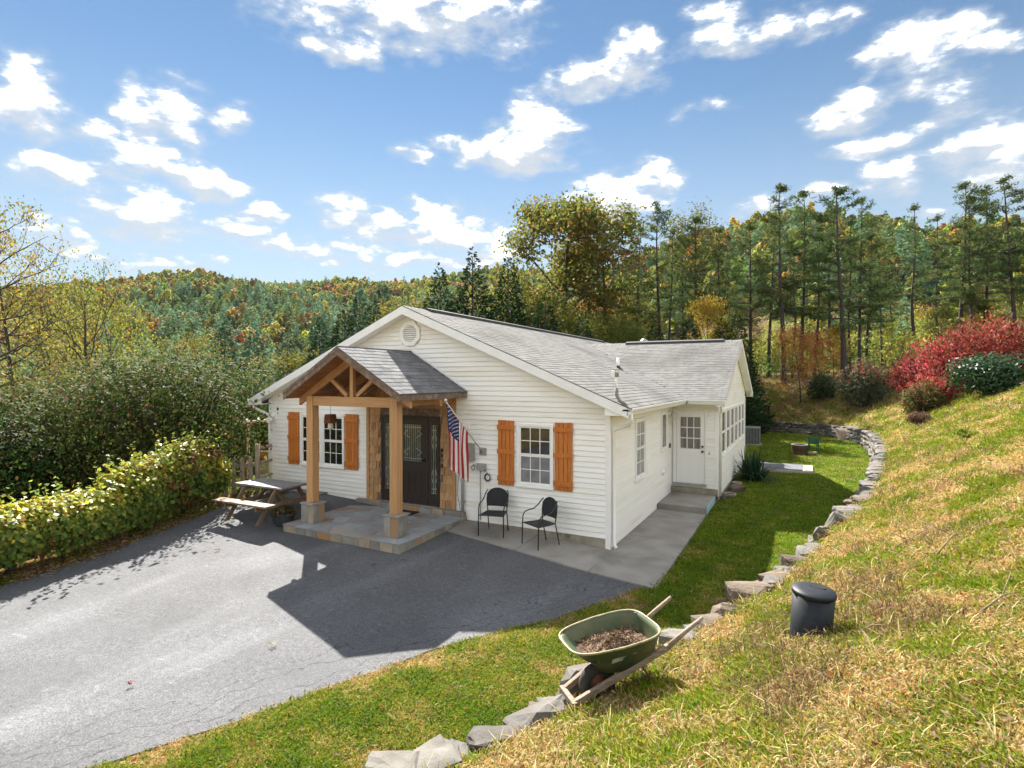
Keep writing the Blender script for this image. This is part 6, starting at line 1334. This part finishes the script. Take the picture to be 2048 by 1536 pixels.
fits(b1, GB, [(508, 82, 668, 1.0, 1, 'blue green pine above the large shrubs left of the broad valley pine'), (450, 92, 650, 2.0, 1, 'blue green pine farther down the valley behind the shrubs'), (720, 95, 590, 2.9, 1, 'blue green pine over the left roof slope'), (765, 105, 575, 3.2, .9, 'blue green pine just left of the gable peak, up the hillside'), (640, 100, 640, 4.0, 1, 'blue green pine between the valley pine and the roof slope')])
oak = first(deciduous('oak_tree', 'big oak with green, bronze and red leaves behind the main ridge', 'oak tree', 14.6, .30, P_OAK, 71, 30000, .235, .58, .0, nb=20, spread=.31, up=.55, first=.14, levels=2), 'oak', 1122, 43, 404, .4, 1.0)
GY = 'yellow leaved trees on the left'
y1 = first(deciduous('yellow_tree', 'thin yellow leaved tree with a straight dark trunk at the left edge', 'tree', 9.2, .16, P_YEL, 72, 2100, .115, .30, .2, nb=20, spread=.34, up=.5, first=.25, levels=3), GY, 48, 27, 470, .4, .72)
y2 = first(deciduous('yellow_tree', 'spreading half bare tree with yellow green leaves above the hedge shrubs', 'tree', 8.6, .19, P_YGR, 73, 1900, .115, .30, .3, nb=16, spread=.40, up=.8, first=.35, levels=3), GY, 182, 28, 500, 2.0, .7)
y3 = first(deciduous('yellow_tree', 'rounded yellow tree right of the spreading half bare tree', 'tree', 9.0, .14, P_YEL, 78, 4200, .14, .42, .1, nb=18, spread=.42, up=.5, first=.2, levels=2), GY, 238, 46, 580, 4.3, .62)
fits(y1, GY, [(-40, 22, 385, 2.2, .7, 'tall thin tree whose twigs reach in at the left edge'), (-60, 30, 480, 4.1, 1, 'yellow tree just outside the left edge')])
fits(y3, GY, [(100, 46, 575, 3.3, .7, 'yellow tree between the two thin trees, farther down the slope'), (175, 58, 600, .3, .7, 'yellow tree at the foot of the hillside behind the spreading tree'), (5, 50, 570, 5.3, .75, 'yellow brown tree behind the thin tree at the left edge'), (330, 66, 660, 1.3, .8, 'small yellow tree at the right end of the yellow trees')])
GW = 'leafy trees in the wood behind the house'
d1 = first(deciduous('leafy_tree', 'yellow green tree under the oak', 'tree', 9.5, .15, P_OLV, 74, 8000, .185, .5, .1, nb=15, spread=.30, up=.55, first=.2, levels=2, bark=BARKG), GW, 1150, 37, 628, 1.0)
d2 = first(deciduous('leafy_tree', 'golden sapling glowing before the dark pine stems', 'tree', 8.0, .10, [(5, (.36, .26, .03)), (3, (.30, .18, .03)), (2, (.20, .19, .035))], 75, 5500, .18, .40, .12, nb=14, spread=.34, up=.55, first=.2, levels=2), GW, 1420, 41, 590, 2.0, .65)
d3 = first(deciduous('leafy_tree', 'orange and pink leaved sapling at the foot of the tall pines', 'tree', 6.0, .08, [(4, (.36, .15, .05)), (3, (.36, .21, .05)), (2, (.28, .09, .05))], 76, 3400, .165, .40, .15, nb=13, spread=.42, up=.45, first=.15, levels=2), GW, 1602, 37, 650, 3.0, .7)
d4 = first(deciduous('leafy_tree', 'half bare tree with a thin twiggy top above the golden sapling', 'tree', 15.0, .20, P_OLV, 77, 4800, .18, .45, .3, nb=18, spread=.24, up=.8, first=.35, levels=3), GW, 1412, 47, 388, 3.0)
fits(d1, GW, [(1080, 42, 610, .2, .9, 'yellow green tree left of the oak trunk'), (1262, 56, 590, 1.4, .8, 'yellow green tree between the dark pine and the slender pine'), (1245, 39, 652, 5.9, 1.0, 'low yellow green tree behind the main ridge end'), (1490, 58, 590, 3.6, .8, 'green tree above the wing gable'), (1770, 52, 640, .5, .9, 'low green tree right of the tallest pines'), (1885, 44, 610, 2.1, .9, 'low yellow green tree behind the maroon bush'),
     (2020, 56, 560, 5.2, .9, 'green tree at the right edge behind the pines'), (845, 66, 610, 2.4, .9, 'yellow green tree left of the dark conifers behind the roof'), (795, 84, 605, 1.2, .9, 'round green tree beyond the gable peak'), (610, 70, 700, 3.1, 1.1, 'yellow bush-like tree beyond the left eave')])
fits(d2, GW, [(1668, 43, 650, .9, .8, 'golden sapling between the tallest pine stems'), (1950, 50, 590, 3.7, .8, 'yellow tree among the pines above the red bushes'), (1062, 50, 585, 5.0, .8, 'golden tree left of the oak crown')])
fits(d3, GW, [(1640, 43, 660, 2.6, 1, 'small orange sapling behind the brighter one')]); fits(d4, GW, [(1735, 58, 440, 1.9, .9, 'bare topped tree behind the tallest pine')])
del oak['group']

# ---------------------------------------------------------------- scattered stuff (point instances)
def proto_col(name, objs_meshes):
    col = bpy.data.collections.new(name)
    for k, me in enumerate(objs_meshes): col.objects.link(bpy.data.objects.new('%s_%02d' % (name, k), me))
    return col
def scatter(name, P_, rot, scl, idx, col, kind='stuff'):
    me = bpy.data.meshes.new(name); n = len(P_); me.vertices.add(n); me.vertices.foreach_set('co', np.ascontiguousarray(P_, np.float32).ravel())
    for nm, ty, ar, key in (('rot', 'FLOAT_VECTOR', rot, 'vector'), ('scl', 'FLOAT', scl, 'value'), ('idx', 'INT', idx, 'value')):
        a = me.attributes.new(nm, ty, 'POINT'); a.data.foreach_set(key, np.ascontiguousarray(ar, np.int32 if ty == 'INT' else np.float32).ravel())
    o = bpy.data.objects.new(name, me); C.objects.link(o); o['kind'] = kind
    ng = bpy.data.node_groups.new(name, 'GeometryNodeTree'); ng.interface.new_socket(name='Geometry', in_out='INPUT', socket_type='NodeSocketGeometry'); ng.interface.new_socket(name='Geometry', in_out='OUTPUT', socket_type='NodeSocketGeometry')
    N = ng.nodes; L = ng.links; gi = N.new('NodeGroupInput'); go = N.new('NodeGroupOutput'); ip = N.new('GeometryNodeInstanceOnPoints'); ci = N.new('GeometryNodeCollectionInfo'); ci.inputs['Collection'].default_value = col; ci.inputs['Separate Children'].default_value = True; ci.inputs['Reset Children'].default_value = True
    def na(nm, ty): q = N.new('GeometryNodeInputNamedAttribute'); q.data_type = ty; q.inputs['Name'].default_value = nm; return q.outputs['Attribute']
    er = N.new('FunctionNodeEulerToRotation'); L.new(na('rot', 'FLOAT_VECTOR'), er.inputs[0])
    L.new(gi.outputs[0], ip.inputs['Points']); L.new(ci.outputs[0], ip.inputs['Instance']); ip.inputs['Pick Instance'].default_value = True; L.new(na('idx', 'INT'), ip.inputs['Instance Index']); L.new(er.outputs[0], ip.inputs['Rotation']); L.new(na('scl', 'FLOAT'), ip.inputs['Scale']); L.new(ip.outputs[0], go.inputs[0])
    o.modifiers.new('scatter', 'NODES').node_group = ng; return o
# far forest
g = np.random.default_rng(81)
def far_leafy(seed, pal, n=460):
    q = np.random.default_rng(seed); L_ = 8; lp = q.normal(0, .27, (L_, 3)) * (1, 1, .7) + (0, 0, .62); lp[0] = (0, 0, .80); ix = q.integers(0, L_, n); d = q.normal(size=(n, 3)); d[:, 2] = np.abs(d[:, 2]) * np.where(q.random(n) < .8, 1, -1); d /= np.linalg.norm(d, axis=1)[:, None]
    c = lp[ix] + d * .25 * q.uniform(.8, 1.08, (n, 1)); c *= (4.8, 4.8, 9.0); base = pick(pal, L_, q, .2); V = facing(c, d, 1.1, .9, q, .35); cols = np.clip(.7 * base[ix] + .3 * pick(pal, n, q), 0, 1)
    tr = np.array([[(-.15, 0, -1), (.15, 0, -1), (.08, 0, 6), (-.08, 0, 6)], [(0, -.15, -1), (0, .15, -1), (0, .08, 6), (0, -.08, 6)]], float); return quad_mesh('far_leafy', np.concatenate([V, tr]), np.concatenate([cols, np.full((2, 3), .06)]), LF)
def far_conifer(seed, pal, n=300):
    q = np.random.default_rng(seed); u = 1 - np.sqrt(q.random(n)); a = q.uniform(0, 6.28, n); r = 2.9 * ((1 - u) ** .9 + .03) * (1 + .3 * np.sin(a * 4 + u * 20)) * q.uniform(.5, 1.1, n); c = np.stack([r * np.cos(a), r * np.sin(a), .8 + u * 12.2], 1); b = np.stack([np.cos(a), np.sin(a), .2 + 0 * a], 1); b /= np.linalg.norm(b, axis=1)[:, None]
    return quad_mesh('far_conifer', diamonds(c, 1.5 - .6 * u, .62, q, b, .6), pick(pal, n, q, .3), NEED)
FX = lambda pal, k: [(w, tuple(min(.6, c * k) for c in rgb)) for w, rgb in pal]
P_YEL, P_YGR, P_GRN, P_ORG, P_RED, P_BLUE, P_PINE = FX(P_YEL, 1.25), FX(P_YGR, 1.35), FX(P_GRN, 1.8), FX(P_ORG, 1.45), FX(P_RED, 1.5), FX(P_BLUE, 1.5), FX(P_PINE, 1.35)
protos = [far_leafy(900, P_YEL), far_leafy(901, P_YGR), far_leafy(902, P_GRN), far_leafy(903, P_ORG), far_leafy(904, P_RED), far_leafy(905, [(3, (.20, .18, .04)), (2, (.26, .20, .05)), (2, (.12, .13, .03))]), far_conifer(906, P_BLUE), far_conifer(907, P_BLUE), far_conifer(908, P_PINE), far_leafy(909, P_YGR)]
FC = proto_col('far_tree', protos)
n = 15000; az = g.uniform(-64, 64, n); dd = np.sqrt(g.uniform(58 ** 2, 585 ** 2, n)); ara = np.radians(az); u_ = np.sin(ara) * dd; w_ = np.cos(ara) * dd
wrd = np.interp(az, [-60, -43, -10, 5, 12, 20, 30, 43, 60], [560, 520, 500, 460, 380, 300, 270, 240, 240]); ok = dd < wrd * 1.10; u_, w_, dd, az, wrd = [a[ok] for a in (u_, w_, dd, az, wrd)]
X = CAMP[0] + FW[0] * w_ + RT[0] * u_; Y = CAMP[1] + FW[1] * w_ + RT[1] * u_; ok = (np.hypot(X + 2, Y - 8) > 58) & ~((az > 0) & (dd < 135) & (g.random(len(X)) < .82)); X, Y, dd, az, wrd = [a[ok] for a in (X, Y, dd, az, wrd)]; n = len(X)
tt = dd / wrd; con = fbm(X / 55 + 7, Y / 55 + 3, 3); pc_ = np.clip(.84 - 1.35 * (tt - .30), .05, .84) * (az < 4) + (con - .5) * 1.1 + .16 * (az >= 4); isc = g.random(n) < pc_
zone = fbm(X / 40 + 90, Y / 40, 3) + g.normal(0, .14, n); li = np.select([zone < .38, zone < .46, zone < .53, zone < .64, zone < .78, zone < .88], [2, 1, 9, 5, 0, 3], 4); li = np.where((li == 4) & (dd < 200), 5, li); li = np.where((li == 3) & (g.random(n) < .5), 0, li)
idx = np.where(isc, 6 + g.integers(0, 3, n), li); sc_ = np.where(isc, g.uniform(.75, 1.25, n), g.uniform(.7, 1.2, n)) * np.interp(dd, [60, 150], [.8, 1.0])
scatter('far_forest', np.stack([X, Y, ground(X, Y) - .3], 1), np.stack([g.normal(0, .04, n), g.normal(0, .04, n), g.uniform(0, 6.28, n)], 1), sc_, idx, FC)
# wooded rise behind the photographer, seen in the window panes
n = 200; a = g.uniform(0, 6.28, n); r = g.uniform(70, 140, n); X = 3 + r * np.cos(a); Y = -10 + r * np.sin(a); dx, dy = X - CAMP[0], Y - CAMP[1]; az2 = np.abs(np.degrees(np.arctan2(dx * RT[0] + dy * RT[1], dx * FW[0] + dy * FW[1]))); ok = (az2 > 66) & (Y < 4) & ~((X < -6) & (Y > -16)); X, Y = X[ok], Y[ok]; n = len(X)
scatter('forest_behind', np.stack([X, Y, ground(X, Y) - .3], 1), np.stack([0*X, 0*X, g.uniform(0, 6.28, n)], 1), g.uniform(.8, 1.3, n), g.integers(0, 10, n), FC)
# woodland understory
def sapling(seed, pal, n=150, h=3.2):
    q = np.random.default_rng(seed); V = []; 
    for k in range(5):
        a = q.uniform(0, 6.28); e = np.array([math.cos(a) * .9, math.sin(a) * .9, h * q.uniform(.7, 1)]); s = np.array([-math.sin(a), math.cos(a), 0]) * .025; V.append([-s, s, e + s * .3, e - s * .3])
    ix = q.integers(0, 5, n); t = q.uniform(.25, 1.05, n)[:, None]; c = np.array([np.array(V[i][2]) for i in ix]) * t + q.normal(0, .42, (n, 3)); c[:, 2] = np.abs(c[:, 2]); return quad_mesh('sapling', np.concatenate([np.array(V), diamonds(c, .28, .17, q)]), np.concatenate([np.full((5, 3), .06), pick(pal, n, q, .3)]), LF)
UC = proto_col('understory', [sapling(920, P_YGR), sapling(921, P_YEL, 110), sapling(922, P_GRN), sapling(923, P_ORG, 80), sapling(924, [(2, (.15, .11, .06)), (2, (.11, .10, .04))], 60), sapling(925, P_YGR, 90, 4.5), conifer('sapling_tmp', 'x', 3.2, .9, 5, 900).children[1].data])
tmp = bpy.data.objects.get('sapling_tmp')
for ch in list(tmp.children): bpy.data.objects.remove(ch)
bpy.data.objects.remove(tmp)
n = 2000; uu = g.uniform(560, 2250, n); ww = g.uniform(33, 100, n); X, Y = plan(uu, ww); s = sdist(X, Y); ok = ((s > 7.5) | (ww > 60)) & ((uu > 1010) | (ww > 52)) & ~((uu > 1780) & (ww < 40)) & ~((uu > 1500) & (uu < 1800) & (ww < 43)); X, Y = X[ok], Y[ok]; n = len(X)
wi = fbm(X / 7, Y / 7, 2) + g.normal(0, .12, n); idx = np.select([wi < .36, wi < .48, wi < .56, wi < .64, wi < .70, wi < .78], [2, 0, 5, 1, 4, 6], 3)
scatter('undergrowth', np.stack([X, Y, ground(X, Y) - .05], 1), np.stack([0*X, 0*X, g.uniform(0, 6.28, n)], 1), g.uniform(.45, 1.05, n), idx, UC)
# ---------------------------------------------------------------- turf
GRM = leaf_mat('grass_blades', .38, .8, .06, .012, .16)
def tuft(seed, pal, n=11, h=.07, lean=.5, rad=.05, w=.0055):
    q = np.random.default_rng(seed); V = []; cols = pick(pal, n, q, .3); cc_ = []
    for k in range(n):
        a = q.uniform(0, 6.28); b = np.array([q.normal(0, rad), q.normal(0, rad), -.01]); hh = h * q.uniform(.55, 1.25); l = lean * q.uniform(.2, 1.5); d = np.array([math.cos(a) * l, math.sin(a) * l, 1.]); d /= np.linalg.norm(d); s = np.array([-math.sin(a + q.normal(0, .6)), math.cos(a), 0]) * w * q.uniform(.7, 1.3)
        m_ = b + d * hh * .55; d2 = d + np.array([math.cos(a), math.sin(a), -.5]) * l * .7; tip = m_ + d2 / np.linalg.norm(d2) * hh * .55
        V += [[b - s, b + s, m_ + s * .8, m_ - s * .8], [m_ - s * .8, m_ + s * .8, tip + s * .12, tip - s * .12]]; cc_ += [cols[k]] * 2
    return quad_mesh('tuft', np.array(V), np.array(cc_), GRM)
def litter(seed, pal, n=5, s=.05, rad=.12, z=.02):
    q = np.random.default_rng(seed); c = np.stack([q.normal(0, rad, n), q.normal(0, rad, n), q.uniform(z * .5, z * 2, n)], 1); V = diamonds(c, s, s * .62, q); V[:, :, 2] = c[:, None, 2] + (V[:, :, 2] - c[:, None, 2]) * .35; return quad_mesh('litter', V, pick(pal, n, q, .3), GRM)
G_L = [(4, (.11, .185, .010)), (3, (.165, .235, .012)), (1, (.24, .24, .025))]; G_D = [(4, (.065, .12, .012)), (2, (.095, .145, .016))]; G_Y = [(4, (.23, .235, .022)), (3, (.29, .25, .035)), (1, (.15, .20, .018))]
G_T = [(4, (.47, .325, .135)), (3, (.38, .245, .095)), (2, (.55, .42, .22)), (1, (.26, .255, .04))]; G_R = [(4, (.38, .205, .07)), (3, (.28, .15, .06)), (2, (.44, .28, .12))]
TU = proto_col('grass_tuft', [tuft(1, G_L, 13, .050, .7), tuft(2, G_L, 13, .055, .8), tuft(3, G_D, 13, .05, .8), tuft(4, G_Y, 12, .055, .9), tuft(5, G_Y, 12, .075, 1.0), tuft(6, G_T, 15, .04, 1.6, .045, .0045), tuft(7, G_T, 14, .055, 2.4, .05, .004), tuft(8, G_R, 14, .04, 1.8, .045, .0045), tuft(9, G_R + G_T, 13, .05, 2.2, .05, .004),
    tuft(10, G_L, 10, .11, .8, .04, .007), litter(11, [(3, (.085, .15, .02)), (1, (.13, .17, .03))], 14, .032, .06, .025), litter(12, [(3, (.27, .17, .09)), (2, (.18, .09, .045)), (1, (.34, .27, .18))], 2, .075, .14, .03), tuft(13, G_T, 7, .17, .9, .05, .004), litter(14, [(1, (.30, .05, .025)), (1, (.26, .10, .03))], 1, .07, .05, .03), tuft(15, [(3, (.13, .08, .045)), (2, (.20, .13, .07))], 10, .11, 1.7, .08, .003), tuft(16, G_Y, 9, .09, .7, .03, .006)])
g = np.random.default_rng(91)
n = 420000; az = g.uniform(-50, 50, n); lo, hi = math.log(.9), math.log(52); dd = np.exp(g.uniform(lo, hi, n)); ar_ = np.radians(az); w_ = np.cos(ar_) * dd; u_ = np.sin(ar_) * dd
X = CAMP[0] + FW[0] * w_ + RT[0] * u_; Y = CAMP[1] + FW[1] * w_ + RT[1] * u_
acc_ = np.clip((dd / 3.0) ** 2, .10, 1); s = sdist(X, Y)
ok = (g.random(n) < acc_) & ~((X > x_l(Y) - .05) & (X < x_r(Y) + .0) & (Y < .4)) & ~((X > -3.5) & (X < 1.31) & (Y > -1.62) & (Y < 6)) & ~((X > HX0 - .1) & (X < WX1 + .03) & (Y > -.1) & (Y < 15.1)) & ~((X > 1.7) & (X < 3.75) & (Y > 11.7) & (Y < 13.5)) & (X > -11.5)
ok &= ~((s > -.02) & (s < .22) & (Y > 3))
ok &= (np.hypot(X - 3.49, Y + 4.66) > .24 + .10 * g.random(len(X)))
for (fx_, fy_, fl_, fw_, *_r) in FR: ok &= np.hypot(X - fx_, Y - fy_) > .42 * (fl_ + fw_) * .5 + .05
X, Y, dd, s = [a[ok] for a in (X, Y, dd, s)]; n = len(X)
l = lush(X, Y); bank = s > .1; nz = fbm(X * 1.6 + 70, Y * 1.6 + 20, 3); r1 = g.random(n); q = l + g.normal(0, .22, n)
woods = (s > 5.2) & (Y > 18)
lawn_i = np.select([r1 < .03, r1 < .12, r1 < .16 * (q < .6), q > .72, q > .52, q > .38, q > .26], [11, 10, 8, g.integers(0, 3, n), g.choice([0, 1, 3, 3], n), g.choice([3, 4, 3, 8], n), g.choice([3, 5, 7], n)], g.choice([5, 7, 8, 8], n))
bank_i = np.select([r1 < .055, r1 < .115, r1 < .122, r1 < .137, (fbm(X * 1.2 + 33, Y * 1.2, 3) > .60) & (g.random(n) < .22), q > .62, q > .44, (q > .30) & (nz < .52), nz > .60], [11, 10, 12, 15, 14, g.choice([0, 1, 4, 9], n, p=[.35, .3, .25, .1]), g.choice([3, 4, 1, 3], n), g.choice([5, 3, 3, 7], n), g.choice([7, 8, 5], n)], g.choice([5, 6, 6, 8], n))
idx = np.where(bank, bank_i, lawn_i); red = g.random(n) < .0022; idx = np.where(red & (dd < 14), 13, idx); idx = np.where(woods & (g.random(n) < .6), 11, idx)
sc_ = g.uniform(.7, 1.25, n) * np.interp(dd, [0, 3, 6, 12, 30, 50], [.72, .78, .95, 1.25, 2.0, 2.6]) * np.where(bank, 1.05, np.interp(dd, [0, 6, 20], [1.0, .85, .72]))
scatter('grass', np.stack([X, Y, ground(X, Y)], 1), np.stack([g.normal(0, .12, n), g.normal(0, .12, n), g.uniform(0, 6.28, n)], 1), sc_, idx, TU)
# leaf litter under the hedge and along the paving edge
n = 1500; yy = g.uniform(-9, -.8, n); xx = x_l(yy) + np.minimum(g.normal(-.22, .22, n), g.exponential(.10, n) + .02); scatter('leaf_litter', np.stack([xx, yy, np.maximum(ground(xx, yy), asph(xx, yy) * (xx > x_l(yy)) - 9 * (xx <= x_l(yy)))], 1), np.stack([0*xx, 0*xx, g.uniform(0, 6.28, n)], 1), g.uniform(.6, 1.2, n), np.full(n, 11), TU)
# ---------------------------------------------------------------- air: thins the far woods
hb = MB().box((-700, -420, -60), (720, 820, 190)).build('haze', [], None); hb['kind'] = 'stuff'; hb.display_type = 'WIRE'
hm = bpy.data.materials.new('haze'); hm.use_nodes = True; nt = hm.node_tree; nt.nodes.remove(nt.nodes['Principled BSDF']); pv = nt.nodes.new('ShaderNodeVolumePrincipled'); pv.inputs['Color'].default_value = (.88, .93, 1, 1); pv.inputs['Density'].default_value = .00005; pv.inputs['Anisotropy'].default_value = 0
nt.links.new(pv.outputs[0], nt.nodes['Material Output'].inputs['Volume']); hb.data.materials.clear(); hb.data.materials.append(hm)
